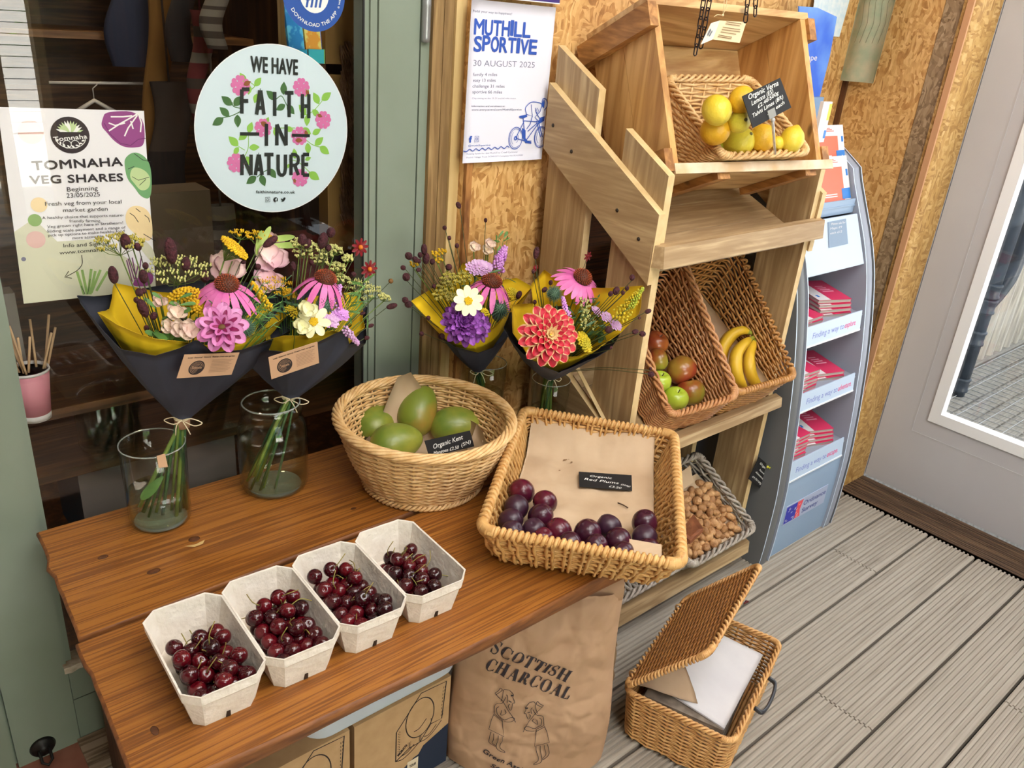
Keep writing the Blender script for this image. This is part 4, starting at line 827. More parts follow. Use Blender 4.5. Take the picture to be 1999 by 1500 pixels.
def slats(c4, n, r, m=18):
    """woven floor: parallel canes from side 0-1 to side 3-2"""
    mb = MB(); a, b, c, d = [np.asarray(q, float) for q in c4]; m0 = (a + b + c + d) / 4; a, b, c, d = [m0 + (q - m0) * .965 for q in (a, b, c, d)]
    for i in range(n):
        t = (i + .5) / n; p, q = a + (b - a) * t, d + (c - d) * t; nn = nrm(np.cross(b - a, d - a)); L = [p + (q - p) * u + nn * r * .7 * math.sin(PI * m * u + PI * (i % 2)) for u in np.linspace(0, 1, m * 2 + 1)]; mb.tube(L, r, 4)
    return mb
def quad_basket(name, label, rim, base, material, rows, stakes, rw, rs, amp, border=('rope', .006, .0035, 3, 60), nslats=26, group=None, pairs=1, arc=2, bulge=0.0):
    """rectangular wicker basket between a rim quad and a base quad (corners in the same order)"""
    rim = [np.asarray(q, float) for q in rim]; base = [np.asarray(q, float) for q in base]
    loc = np.mean(base, 0); t = thing(name, label, 'basket', loc, group); top, bot = loop(rim, arc), loop(base, arc)
    wv, sk = weave(bot, top, rows, stakes, rw, rs, amp, bulge, pairs=pairs); wv.build('woven_wall', material, t); sk.build('stakes', material, t)
    rope(top, border[1], border[2], border[3], border[4]).build('rim', material, t)
    up = nrm(np.cross(rim[1] - rim[0], rim[3] - rim[0])); slats([q + up * .003 for q in base], nslats, rw * 1.6).build('woven_base', material, t)
    return t
def sheet_quad(name, c4, material, crumple=.004, n=16, parent=None, loc=None, sc=22, seed=0, lift=None, thick=.0004):
    a, b, c, d = [np.asarray(q, float) for q in c4]; nn = nrm(np.cross(b - a, d - a)); G = []
    for i in range(n + 1):
        u = i / n; row = []
        for j in range(n + 1):
            v = j / n; q = a * (1 - u) * (1 - v) + b * u * (1 - v) + c * u * v + d * (1 - u) * v
            q = q + nn * (wob(q, sc, crumple, seed) * .8 + crease(q, sc * 1.3, crumple * .9, seed))
            if lift: q = q + lift(u, v)
            row.append(q)
        G.append(row)
    mb = MB(); mb.grid(G, 0, True, thick); return mb.build(name, material, parent, loc)
CHALK = mat('chalk_black', (26, 26, 28), .55); CHALKW = mat('chalk_white', (232, 232, 226), .8)
def chalk_sign(name, label, c4, lines, thick=.0015, cap=None, par=None):
    """c4: corners BL BR TR TL; lines: (text, u0, v0, u1, v1, cap) in fractions of the sign"""
    a, b, c, d = [np.asarray(q, float) for q in c4]; X = nrm(b - a); N = nrm(np.cross(X, d - a)); Y = np.cross(N, X); W = np.linalg.norm(b - a); H = (d - a) @ Y
    t = thing(name, label, 'price sign', (a + b) / 2); mb = MB(); mb.hexa([q - N * thick for q in (a, b, c, d)] + [a, b, c, d]); mb.build('board', CHALK, t)
    S = Sheet(a, X, Y)
    for body, u0, v0, u1, v1, cp in lines: S.fit(body, (u0 * W, v0 * H), (u1 * W, v1 * H), cp, 0, .012, .25, True)
    S.build('handwriting', CHALKW, t); return t, X, Y, N

# ------------------------------------------------------------------ cherries in card punnets
PULP = mat('white_pulp_card', (232, 224, 212), .85, c2=(222, 212, 198), scale=40, bump=.5, bscale=110)
CHER = [mat('cherry_dark', (52, 6, 14), .14, c2=(78, 10, 20), scale=20, coat=.3), mat('cherry_red', (98, 10, 22), .14, c2=(64, 6, 16), scale=18, coat=.3), mat('cherry_black', (34, 6, 12), .16, c2=(60, 8, 18), scale=20, coat=.3)]
STEM = mat('cherry_stem', (150, 142, 66), .6, c2=(120, 96, 50), scale=30)
def octo(w, l, ch, z): return [(w, -l + ch, z), (w, l - ch, z), (w - ch, l, z), (-w + ch, l, z), (-w, l - ch, z), (-w, -l + ch, z), (-w + ch, -l, z), (w - ch, -l, z)]
def punnet_mesh():
    mb = MB()
    prof = [(0, .043, .083, .012), (.003, .0435, .0835, .012), (.048, .0535, .0955, .018), (.052, .0560, .0985, .019), (.065, .0568, .0995, .0195), (.068, .0576, .1003, .02), (.0675, .0548, .0975, .018), (.050, .0520, .0940, .017), (.007, .0415, .0815, .011)]
    rows = []
    for z, w_, l_, ch in prof:
        o = octo(w_, l_, ch, z); r = []
        for i in range(8):
            a, b = np.array(o[i]), np.array(o[(i + 1) % 8]); m_ = 7 if i in (0, 2, 4, 6) and False else 5
            for k in range(m_): r.append(a + (b - a) * k / m_)
        r = np.array(r); r[:, 2] += [wob(q, 30, .0012, 3) for q in r]; r[:, :2] *= 1 + np.array([wob(q, 40, .004, 8) for q in r])[:, None]; rows.append(np.vstack([r, r[:1]]))
    mb.grid(rows, 0, False); mb.poly(rows[0][:-1][::-1]); mb.poly(rows[-1][:-1])
    return mb
def slot_mesh():
    mb = MB()                                                 # drain notch at the foot of the front wall
    mb.hexa([(-.0032, -.0846, .0005), (.0032, -.0846, .0005), (.0032, -.0828, .0005), (-.0032, -.0828, .0005), (-.0024, -.0875, .0125), (.0024, -.0875, .0125), (.0024, -.0858, .0125), (-.0024, -.0858, .0125)], 0)
    return mb
def settle(n, r, half, y0, y1, floor, seed, steps=140):
    g = np.random.default_rng(seed); p = np.c_[g.uniform(-half, half, n), g.uniform(y0, y1, n), floor + r + g.uniform(0, r * 5, n)]
    for s in range(steps):
        p[:, 2] -= .0012
        for _ in range(3):
            d = p[:, None] - p[None]; L = np.linalg.norm(d, axis=2) + np.eye(n); ov = np.clip(2 * r * .97 - L, 0, None) * (1 - np.eye(n)); p += (d / L[..., None] * ov[..., None]).sum(1) * .35
            zz_ = np.clip(p[:, 2] - floor, 0, .05); hx = half - .012 + zz_ * .22; p[:, 0] = np.clip(p[:, 0], -hx, hx); p[:, 1] = np.clip(p[:, 1], y0 + .004 - zz_ * .25, y1); p[:, 2] = np.maximum(p[:, 2], floor + r)
    return p
names = ['leftmost', 'second', 'third', 'rightmost']
pun0 = None
for k in range(4):
    c = np.array([.296 + .1155 * k, .919 + .001 * k, ZT]); rz = R(-2.2)
    lab = ['white card punnet of cherries nearest the left end of the bench', 'white card punnet of cherries, second from the left', 'white card punnet of cherries, third from the left', 'white card punnet of cherries nearest the plum basket'][k]
    if k == 0:
        pun0 = thing('punnet', lab, 'punnet', c, 'cherry punnets on the bench'); punnet_mesh().build('punnet_tray', PULP, pun0, local=True); slot_mesh().build('drain_notch', mat('notch_hole', (52, 34, 20), .9), pun0, local=True); pun0.rotation_euler = (0, 0, rz); pr = pun0
    else: pr = dup(pun0, c, (0, 0, rz), lab)
    n = (44, 44, 48, 32)[k]; rC = .0125
    pos = settle(n, rC, (.0425, .0425, .043, .040)[k] - rC + .004, -.083 + rC, (.036, .030, .050, .040)[k], .008, 11 + k)
    lim = .004
    for i, p in enumerate(pos):
        q = np.array([p[0] * math.cos(rz) - p[1] * math.sin(rz), p[0] * math.sin(rz) + p[1] * math.cos(rz), p[2]]) + c
        kind = rnd.choice((0, 0, 1, 1, 2)); nm = ('cherry_src', kind)
        if nm not in MATS:
            mb = MB(); V = []
            m2 = MB(); m2.ball((0, 0, 0), (rC, rC * 1.0, rC * .93), 16, 12)
            Vv = m2.v[0]; dd = np.hypot(Vv[:, 0], Vv[:, 1]); Vv[:, 2] -= np.where(Vv[:, 2] > 0, .0028 * np.exp(-(dd / .0032) ** 2), -.0006 * np.exp(-(dd / .002) ** 2)); 
            m2.v[0] = Vv + q; o = m2.build('cherry', CHER[kind], loc=q); MATS[nm] = o
        else:
            o = MATS[nm].copy(); COL.objects.link(o); o.location = q
        for ch in (): pass
        o.rotation_euler = (rnd.uniform(-.9, .9), rnd.uniform(-.9, .9), rnd.uniform(0, 6))
        tag(o, 'dark red cherry in the ' + ['leftmost cherry punnet', 'second cherry punnet from the left', 'third cherry punnet from the left', 'cherry punnet nearest the plum basket'][k], 'cherry', 'cherries in the ' + names[k] + ' punnet')
        if p[2] > .02 and abs(p[0]) < .024 and p[1] > -.055 and rnd.random() < .9:
            sk_ = ('stem_src', rnd.randrange(4))
            if sk_ not in MATS:
                a = rnd.uniform(0, 6); L = rnd.uniform(.022, .036); mb = MB(); e = np.array([math.cos(a), math.sin(a), 0])
                mb.tube(bez([(0, 0, rC * .72), e * L * .25 + (0, 0, rC + L * .35), e * L * .8 + (0, 0, rC + L * .55)], 8), [.0007] * 7 + [.0013] if False else .0008, 5)
                me = mb.build('stem', STEM, o, local=True).data; MATS[sk_] = me
            else:
                s_ = bpy.data.objects.new('stem', MATS[sk_]); COL.objects.link(s_); s_.parent = o
# ------------------------------------------------------------------ round basket of mangoes
mc = np.array([.862, 1.198, ZT]); mbk = thing('round_basket', 'round pale wicker basket holding mangoes on the bench', 'basket', mc)
def circ(r, z, n=64, ry=None): return np.array([(mc[0] + r * math.cos(2 * PI * i / n), mc[1] + (ry or r) * math.sin(2 * PI * i / n), z) for i in range(n)])
wv, sk = weave(circ(.118, ZT + .012), circ(.170, ZT + .142, ry=.176), 25, 30, .0031, .0028, .0036, .006, pairs=1)
wv.build('woven_wall', W_PALE, mbk); sk.build('stakes', W_PALE, mbk)
rope(circ(.172, ZT + .15, ry=.178), .0085, .0036, 7, 7, 6, .8).build('rim', W_PALE, mbk); rope(circ(.120, ZT + .008), .0045, .0035, 3, 26).build('foot', W_PALE, mbk)
mb = MB()
for i in range(22): r_ = .006 + i * .0052; mb.tube([(mc[0] + r_ * math.cos(a), mc[1] + r_ * math.sin(a), ZT + .012 + .0015 * math.cos(a * 16 + PI * (i % 2))) for a in np.linspace(0, 2 * PI, 49)[:-1]], .0028, 4, True)
mb.build('woven_base', W_PALE, mbk)
lin_ = thing('paper_liner', 'brown paper lining the round mango basket, one corner sticking up', 'paper', mc + (0, 0, .018))
mb = MB(); G = []
for i in range(33):
    a = 2 * PI * i / 32; row = []
    pk = .078 * max(0, math.cos(a - 1.25)) ** 14 + .02 * max(0, math.cos(a - .1)) ** 6 + .018 * max(0, math.cos(a - 3.0)) ** 10
    for t in np.linspace(0, 1, 10):
        r_ = .108 * min(1, t * 1.6); z = ZT + .02 + max(0, t - .62) / .38 * (.045 + pk * 1.5); r_ += max(0, t - .62) / .38 * (.022 + .30 * pk); q = np.array([mc[0] + r_ * math.cos(a), mc[1] + r_ * math.sin(a), z]); q[2] += wob(q, 30, .003); row.append(q)
    G.append(row)
mb.grid(G, 0, True, .0004); mb.build('paper_sheet', KRAFT, lin_)
MANG = mat('mango_skin', (104, 126, 42), .42, c2=(150, 152, 56), scale=14, lo=.38, hi=.66, bump=.05, bscale=300, coat=.15); MANG2 = mat('mango_blush', (120, 134, 44), .42, c2=(186, 134, 60), scale=9, lo=.5, hi=.75, coat=.15)
for (px, py, z, ax, nm, L) in (((738, 828, .618, (.8, .5, .1), 'green mango at the left in the round basket', .056)), (820, 803, .645, (.55, .35, .75), 'mango with an orange blush leaning at the back of the round basket', .058), (893, 832, .62, (.85, -.5, .1), 'green mango at the right in the round basket', .060), (775, 866, .628, (.95, -.2, .1), 'yellow-green mango at the front of the round basket', .056)):
    c = P(px, py, 2, z); mb = MB(); ax = nrm(ax); B = basis(ax); m2 = MB(); m2.ball((0, 0, 0), (.043, .040, L), 22, 16); V = m2.v[0]; V[:, 0] += .006 * np.cos(V[:, 2] / L * 1.4) * 1; V[:, :2] *= (1 - .16 * V[:, 2:3] / L)
    m2.v[0] = V @ B + c; o = m2.build('mango', MANG2 if 'blush' in nm else MANG, loc=c); tag(o, nm, 'mango', 'mangoes in the round basket')
    e = c + (-np.array(B[2]) if 'blush' not in nm else B[2]) * L * .97; mb.tube([e, e + nrm(e - c) * .004], .0022, 6); mb.build('stalk', mat('dry_stalk', (70, 50, 30), .8), o)
q = [P(x, y, 2, z) for x, y, z in ((840, 884, .63), (922, 868, .63), (911, 845, .668), (838, 868, .665))]
a = P(838, 893, 2, .605); b = P(926, 872, 2, .612); up = np.array([-.12, .35, .93]) * .040
chalk_sign('price_sign', 'small black chalk sign in the mango basket', [a, b, b + up * .9, a + up * .9], [("Organic Kent", .12, .42, .78, .60, .0098), ("(SN)", .72, .16, .94, .26, .0075), ("Mangoes £2.50", .1, .08, .66, .1, .007)])

# ------------------------------------------------------------------ square basket of plums
rim = [np.array(q) for q in ((.756, .880, .650), (.979, .622, .642), (1.352, .944, .634), (1.134, 1.200, .641))]; cen = sum(rim) / 4
base = [cen + (q - cen) * .86 - (0, 0, q[2] - (ZT + .004)) + np.array([.012, .018, 0]) for q in rim]
for q in base: q[2] = ZT + .006
t = thing('square_basket', 'large golden rectangular wicker basket with plums hanging over the bench corner', 'basket', sum(base) / 4)
top, bot = loop(rim, 2), loop(base, 2)
wv, sk = weave(bot, top, 12, 50, .0034, .0038, .0036, .002, pairs=1); wv.build('woven_wall', W_GOLD, t)
# the uprights stand out in pairs on this one
sk2 = MB(); s = arcparam(top, 150); Bq, Tq = resamp(bot, s), resamp(top, s)
for i in range(0, 150):
    o_ = nrm((Tq[i] - cen) * (1, 1, 0)); ph = i % 3
    if ph == 2: continue
    L = [Bq[i] + (Tq[i] - Bq[i]) * v + o_ * (.0062 + .0026 * math.sin(v * 4 * PI + i * PI)) for v in np.linspace(0, 1, 14)]; sk2.tube(L, .0034, 6)
    L = [Bq[i] + (Tq[i] - Bq[i]) * v - o_ * (.005 + .002 * math.sin(v * 5 * PI + i * PI)) for v in np.linspace(0, 1, 12)]; sk2.tube(L, .0029, 5)
sk2.build('stakes', W_GOLD, t)
rope(top, .0074, .0038, 1, 205, 6).build('rim', W_GOLD, t); mb = MB(); mb.tube(resamp(top, arcparam(top, 90)), .0068, 8, True); mb.build('rim_core', W_GOLD, t)
slats([q + np.array([0, 0, .003]) for q in base], 34, .005).build('woven_base', W_GOLD, t)
bi = [cen + (q - cen) * .82 - (0, 0, 0) + np.array([.012, .018, 0]) for q in rim]
for q in bi: q[2] = ZT + .024
def lifter(u, v): return np.array([.026 * max(0, v - .84) / .16, .030 * max(0, v - .84) / .16, (.058 + .006 * math.sin(9 * u)) * (max(0, v - .84) / .16) ** 1.2]) + np.array([0, 0, .012 * max(0, .06 - v) / .06])
pl_ = thing('paper_liner', 'crumpled brown paper lining the plum basket', 'paper', sum(bi) / 4)
sheet_quad('paper_sheet', bi, KRAFT, .0075, 60, pl_, None, 19, 4, lifter)
mb = MB(); a = P(1228, 1082, 2, .610); b = P(1292, 1088, 2, .612); mb.hexa([a, b, b + (0, 0, -.0005), a + (0, 0, -.0005), a + (.02, .02, .012), b + (.01, .012, .015), b + (.01, .012, .0145), a + (.02, .02, .0115)]); mb.build('paper_flap', KRAFT, pl_)
# stains and a stalk on the paper
mb = MB()
for (x, y, n_) in ((1105, 888, 7), (1110, 900, 6), (1135, 910, 2), (1090, 922, 1)):
    for k in range(n_):
        c = P(x + rnd.uniform(-9, 9), y + rnd.uniform(-5, 5), 2, ZT + .0265); mb.ball(c, (rnd.uniform(.002, .004), rnd.uniform(.0012, .0025), .0003), 8, 4)
mb.build('juice_stain', mat('juice_brown', (132, 98, 66), .9), pl_)
mb = MB(); mb.tube(bez([P(1206, 982, 2, ZT + .029), P(1216, 986, 2, ZT + .030), P(1226, 992, 2, ZT + .029)], 8), .0013, 5); tag(mb.build('loose_stalk', mat('dry_stalk', (70, 50, 30), .8), loc=P(1216, 986, 2, ZT + .02)), 'short dry stalk lying on the paper in the plum basket', 'stalk')
PLUM = [mat('plum_purple', (50, 16, 34), .26, c2=(76, 22, 44), scale=16, coat=.1), mat('plum_red', (98, 18, 40), .26, c2=(64, 16, 36), scale=14, coat=.1), mat('plum_bloom', (60, 30, 50), .36, c2=(46, 16, 34), scale=16, coat=.05)]
PL = [(370, 627, 82, 1, 0), (512, 690, 75, 1, 0), (337, 722, 78, 2, 0), (303, 800, 75, 2, 0), (485, 775, 78, 0, 0), (312, 868, 70, 2, 1), (445, 858, 74, 2, 1), (595, 868, 82, 1, 0), (500, 908, 66, 1, 1), (660, 940, 74, 0, 1), (770, 880, 87, 0, 0), (820, 955, 75, 0, 1), (902, 838, 77, 2, 0), (957, 925, 82, 0, 0), (985, 1000, 74, 0, 1), (1120, 815, 80, 0, 1), (1120, 905, 80, 2, 1), (1140, 980, 76, 0, 1)]
PN = ['red plum furthest back in the left cluster', 'red plum right of the furthest back plum in the left cluster', 'bloomy plum below the furthest back red plum', 'bloomy plum at the left basket wall, third from the back', 'dark plum in the middle of the left cluster', 'bloomy plum low in the left front corner of the basket', 'bloomy dark plum between the left corner and the front row', 'bright red plum at the right edge of the left cluster', 'small red plum showing just above the front rim at the left', 'plum half hidden behind the front rim, left of centre', 'large dark plum at the left of the middle cluster', 'plum at the front rim in the middle cluster', 'bloomy plum furthest back in the middle cluster', 'large purple plum at the centre of the middle cluster', 'plum at the front rim at the right of the middle cluster', 'plum furthest back in the right hand column', 'bloomy plum in the middle of the right hand column', 'plum at the front of the right hand column']
for (x, y, r_, m_, lv), nm in zip(PL, PN):
    d = r_ / 3.123; z = ZT + .046 if not lv else ZT + .05; c = P(900 + x / 3.123, 760 + y / 3.123, 2, z + .004); dist = -(CAM.T @ (c - EYE))[2]; rr_ = d / FPX * dist * 1.0
    m2 = MB(); m2.ball((0, 0, 0), (rr_, rr_ * .97, rr_ * 1.06), 18, 14); V = m2.v[0]; ang = np.arctan2(V[:, 1], V[:, 0]); V[:, :2] *= (1 - .05 * np.exp(-(ang / .3) ** 2))[:, None]; V[:, 2] -= np.where(V[:, 2] > 0, .004 * np.exp(-(np.hypot(V[:, 0], V[:, 1]) / .005) ** 2), 0)
    m2.v[0] = V @ basis((rnd.uniform(-1, 1), rnd.uniform(-1, 1), rnd.uniform(.1, 1)), rnd.uniform(0, 6)) + c; tag(m2.build('plum', PLUM[m_], loc=c), nm, 'plum', 'plums in the rectangular basket')
S0 = [P(x, y, 2, z) for x, y, z in ((1131, 950, ZT + .030), (1234, 958, ZT + .030), (1233, 928, ZT + .036), (1130, 921, ZT + .036))]
chalk_sign('price_sign', 'black chalk sign lying on the paper in the plum basket', S0, [("Organic", .22, .70, .64, .66, .0062), ("Red Plums", .10, .46, .76, .34, .0072), ("£3.20", .56, .10, .80, .04, .006), ("(500g)", .80, .30, .97, .2, .0045)])

# ------------------------------------------------------------------ paper sack of charcoal
SACK = mat('sack_paper', (190, 154, 122), .75, c2=(172, 136, 104), scale=7, bump=.35, bscale=22)
e = np.array([.8, -.6, 0]); m = np.array([-.6, -.8, 0]); S0 = np.array([.768, .940, 0])
sk_ = thing('charcoal_sack', 'brown paper charcoal sack standing at the end of the bench', 'sack', S0 + e * .165 - m * .06)
def half_w(z): return .170 - .012 * max(0, (z - .1) / .33) + .004 * math.sin(14 * z)
def depth(z): return .066 * (1 - max(0, (z - .30) / .17) ** 1.6 * .8) if z < .47 else .012
def front(x, z):
    a = half_w(z); k = max(0, 1 - abs(x / a) ** 2.6) ** (1 / 2.2); y = depth(z) * k
    q = (x, 0.0, z); am = .007 + .012 * max(0, (z - .2) / .2); t_ = max(0, (z - .22) / .2); return y + am * .8 * noise.noise(Vector((x * 13, z * 11, 1.3))) * k + (crease((x, .3, z), 11, .020, 1) + crease((x, .1, z), 24, .007, 4)) * k + crease((x * 1.2 - z * .5, .7, z), 17, .020 * t_, 6) * k
def sackpt(x, z, side=1): return S0 + e * (.165 + x + .02 * max(0, (z - .25)) * 1) - m * .062 + m * side * front(x, z) + np.array([0, 0, z])
zs = np.linspace(0.003, .445, 130); G = []
xs = np.sin(np.linspace(-PI / 2, PI / 2, 121))
for z in zs: G.append([sackpt(x * half_w(z), z) for x in xs] + [sackpt(x * half_w(z), z, -1) for x in xs[::-1]])
mb = MB(); mb.grid(G); mb.poly(G[0][::-1]); mb.build('sack_body', SACK, sk_)
mb = MB(); G = []                                             # folded, rolled top edge
for i in range(41):
    x = -.145 + .30 * i / 40; t_ = i / 40; zt = .44 + .012 * math.sin(7 * t_) + .006 * noise.noise(Vector((x * 30, 2, 2))); y_ = .016 + .006 * noise.noise(Vector((x * 22, 0, 5)))
    pr = [(-.004, -.03), (y_, -.024), (y_ + .006, .0), (y_ - .004, .022), (-.002, .034), (-.012, .024), (-.016, .0)]
    G.append([S0 + e * (.165 + x) - m * .062 + m * a + np.array([0, 0, zt + b]) for a, b in pr])
mb.grid(G, 0, True); mb.build('folded_top', SACK, sk_)
class SackDraw(Sheet):
    def __init__(s):
        Sheet.__init__(s, S0 - m * .002, e, (0, 0, 1))
        s.fr = lambda u, v, k=0: sackpt(u - .165 - .02 * max(0, v - .25), v) + m * (.0012 + k)
D = SackDraw(); D.step = .00002
def serif(ch, u0, v0, w_, h, ev):
    """didone-like capitals: heavy stems, hairlines and flat serifs"""
    th, tn = h * .21, h * .055; n_ = np.array([-ev[1], ev[0]])
    def q(a, b): return tuple(np.array([u0, v0]) + ev * a * w_ + n_ * b * h)
    def st(a, b0=0, b1=1, wd=th): D.line([q(a, b0 + (b1 - b0) * i / 4) for i in range(5)], wd)
    def hr(a0, a1, b, wd=tn): D.line([q(a0, b), q((a0 + a1) / 2, b), q(a1, b)], wd)
    def crescent(cx, cy, rx, ry, a0, a1, heavy):
        O_, I_ = [], []
        for i in range(25):
            a = a0 + (a1 - a0) * i / 24; k = abs(math.cos(a)) ** 1.4 if heavy == 'both' else max(0, -math.cos(a)) ** 1.2 if heavy == 'l' else max(0, math.cos(a)) ** 1.2
            t_ = (tn + (th - tn) * k) / w_; O_.append((cx + rx * math.cos(a), cy + ry * math.sin(a))); I_.append((cx + (rx - t_) * math.cos(a), cy + (ry - tn / h) * math.sin(a)))
        nn_ = len(O_); V = [D.fr(*q(*p), D.k) for p in O_ + I_]; D.mb.add(V, [(i, i + 1, nn_ + i + 1, nn_ + i) for i in range(nn_ - 1)], 0, False); D.up()
    if ch == 'O': crescent(.5, .5, .48, .52, 0, 2 * PI, 'both')
    elif ch == 'C': crescent(.52, .5, .48, .52, .75, 2 * PI - .7, 'l'); D.line([q(.86, .66), q(.88, .95)], tn * 1.4); D.line([q(.86, .08), q(.9, .3)], tn)
    elif ch == 'S':
        P_ = [(.82, .76), (.7, .96), (.45, 1.0), (.22, .9), (.16, .72), (.3, .57), (.66, .43), (.82, .27), (.74, .08), (.5, 0), (.26, .05), (.14, .26)]; B_ = bez([q(*p) for p in P_], 44); wds = np.interp(np.linspace(0, 1, len(B_)), [0, .25, .5, .75, 1], [tn, tn * 1.2, th * .95, tn * 1.2, tn])
        T_ = np.gradient(B_, axis=0); T_ /= np.linalg.norm(T_, axis=1)[:, None]; Nn = np.stack([-T_[:, 1], T_[:, 0]], 1) * wds[:, None] / 2; V = [D.fr(*z_, D.k) for z_ in np.vstack([B_ - Nn, B_ + Nn])]; k = len(B_); D.mb.add(V, [(i, i + 1, k + i + 1, k + i) for i in range(k - 1)], 0, False); D.up(); D.line([q(.82, .7), q(.84, 1.0)], tn); D.line([q(.14, .0), q(.15, .3)], tn)
    elif ch == 'T': st(.5); hr(.04, .96, .97); hr(.3, .7, .02); D.line([q(.05, .97), q(.05, .72)], tn * 1.5); D.line([q(.95, .97), q(.95, .72)], tn * 1.5)
    elif ch == 'I': st(.5); hr(.1, .9, .97); hr(.1, .9, .02)
    elif ch == 'H': st(.22); st(.78); hr(.22, .78, .52); [hr(a - .2, a + .2, b) for a in (.22, .78) for b in (.02, .97)]
    elif ch == 'L': st(.28); hr(.06, .5, .97); hr(.06, .92, .02); D.line([q(.92, .02), q(.92, .32)], tn * 1.5)
    elif ch == 'A': D.line([q(.16, 0), q(.34, .5), q(.5, 1)], tn); D.line([q(.5, 1), q(.66, .5), q(.82, 0)], th); hr(.25, .7, .33); hr(.02, .3, .02); hr(.62, 1, .02)
    elif ch == 'R': st(.24); hr(.04, .5, .97); hr(.06, .42, .02); crescent(.44, .75, .36, .24, -PI / 2, PI / 2, 'r'); D.line([q(.46, .5), q(.66, .3), q(.76, .06), q(.95, .02)], th * .8)
for wds, a, b in (("SCOTTISH", (955, 1273), (1107, 1329)), ("CHARCOAL", (944, 1304), (1110, 1362))):
    A, B_ = D.uv(*a), D.uv(*b); L = np.linalg.norm(B_ - A); ev = (B_ - A) / L; ws = {'I': .5, 'H': 1.1, 'A': 1.05, 'O': 1.08, 'C': .98, 'S': .8, 'T': .92, 'L': .92, 'R': 1.05}; tot = sum(ws[c] for c in wds); acc = 0
    for c in wds: w_ = ws[c] / tot * L; s_ = A + ev * acc; serif(c, s_[0], s_[1], w_ * .9, .0285, ev); acc += w_
D.fit("Green Aspirations", (942, 1471), (1062, 1514), .0105, 0, .03); D.fit("Scotland", (957, 1493), (1020, 1514), .0105, 0, .03)
zz = lambda x, y: (860 + x / 4.1675, 1140 + y / 4.1667)
def man(f):
    def l(pts, sm=True, wd=.0013):
        q = [f(*p) for p in pts]; D.line(D.pp([zz(*p) for p in (bez(q, max(8, 6 * len(q))) if sm and len(q) > 2 else q)]), wd)
    l([(530, 900), (500, 950), (445, 965), (435, 1040)]); l([(560, 845), (515, 840), (505, 890), (490, 940)]); l([(560, 848), (590, 880), (588, 905), (602, 938), (585, 940)]); l([(535, 880), (545, 900), (540, 940)]); l([(585, 942), (572, 985), (560, 990), (550, 960), (560, 945)])
    l([(570, 890), (590, 888)], False, .004); l([(552, 925), (575, 935)], False, .002)
    l([(445, 870), (520, 955), (575, 1040), (610, 1100)], True); l([(440, 868), (470, 850), (490, 832), (500, 850), (470, 868), (448, 880)], True)
    l([(475, 980), (455, 1000), (460, 1040)]); l([(460, 1040), (510, 1070), (560, 1060), (590, 1060)]); l([(495, 1000), (490, 1040), (530, 1020), (520, 990)]); l([(515, 1085), (550, 1090), (585, 1085), (600, 1070), (580, 1055)])
    l([(435, 1040), (500, 1075), (498, 1090)], False); l([(432, 1045), (412, 1090), (392, 1165), (515, 1212), (505, 1140), (500, 1080)], False); l([(432, 1050), (500, 1088)], False)
    l([(410, 1180), (398, 1220), (395, 1280), (440, 1315), (442, 1305), (418, 1280), (430, 1230), (432, 1190)]); l([(468, 1200), (465, 1250), (455, 1325), (515, 1350), (518, 1342), (482, 1315), (500, 1250), (502, 1212)])
man(lambda x, y: (x, y)); man(lambda x, y: (670 + (610 - x) * .97 - (y - 1090) * -.09 * 0, y + 92 + (x - 500) * -.02))
D.build('printed_design', mat('sack_ink', (46, 38, 42), .7), sk_)
# split log behind it
lg = thing('split_log', 'split log with bark leaning behind the paper sack', 'log', (1.155, .85, 0)); mb = MB(); G = []
for t_ in np.linspace(0, 1, 14):
    c = np.array([1.128 + .012 * t_, .865 + .02 * t_, .002 + .21 * t_]); G.append([c + np.array([math.cos(a) * (.028 + wob((math.cos(a), math.sin(a), t_ * 3), 4, .014)), math.sin(a) * (.034 + wob((a, t_ * 4, 1), 2, .008)), 0]) for a in np.linspace(0, 2 * PI, 17)])
mb.grid(G); mb.poly(G[0][::-1]); mb.poly(G[-1]); mb.build('bark', mat('log_bark', (150, 120, 84), .9, c2=(70, 50, 32), scale=30, stretch=(1, 1, .3), bump=1, bscale=30), lg)

# ------------------------------------------------------------------ lidded hamper with papers
Lc, Fc, Rc, Bc = [np.array(q) for q in ((1.127, .795, .14), (1.201, .565, .14), (1.545, .676, .14), (1.471, .906, .14))]
cc = (Lc + Fc + Rc + Bc) / 4; bs = [cc + (q - cc) * .93 for q in (Lc, Fc, Rc, Bc)]
for q in bs: q[2] = .006
hp = quad_basket('hamper', 'open wicker hamper of papers on the floor in front of the shelf', [Lc, Fc, Rc, Bc], bs, W_HAMP, 26, 30, .0027, .0032, .0036, ('rope', .0046, .0029, 3, 40), 26)
nv = nrm(Lc - Fc); ph = R(131); o_ = .236 * (math.cos(ph) * nv + math.sin(ph) * np.array([0, 0, 1])); lift = np.array([0, 0, .010])
c4 = [Lc + lift, Bc + lift, Bc + lift + o_, Lc + lift + o_]
lid = bpy.data.objects.new('lid', None); COL.objects.link(lid); lid.parent = hp; lid.location = Vector((Lc + Bc) / 2) - hp.location
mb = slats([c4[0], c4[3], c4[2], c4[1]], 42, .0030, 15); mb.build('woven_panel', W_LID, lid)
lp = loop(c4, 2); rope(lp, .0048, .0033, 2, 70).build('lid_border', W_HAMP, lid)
for t_ in (.12, .88):
    c = Lc + (Bc - Lc) * t_ + (0, 0, .004); mb = MB(); mb.tube([c + np.array([0, .011 * math.cos(a), .011 * math.sin(a) + .004]) for a in np.linspace(0, 2 * PI, 13)[:-1]], .0022, 5, True); mb.build('hinge_loop', W_PALE, hp)
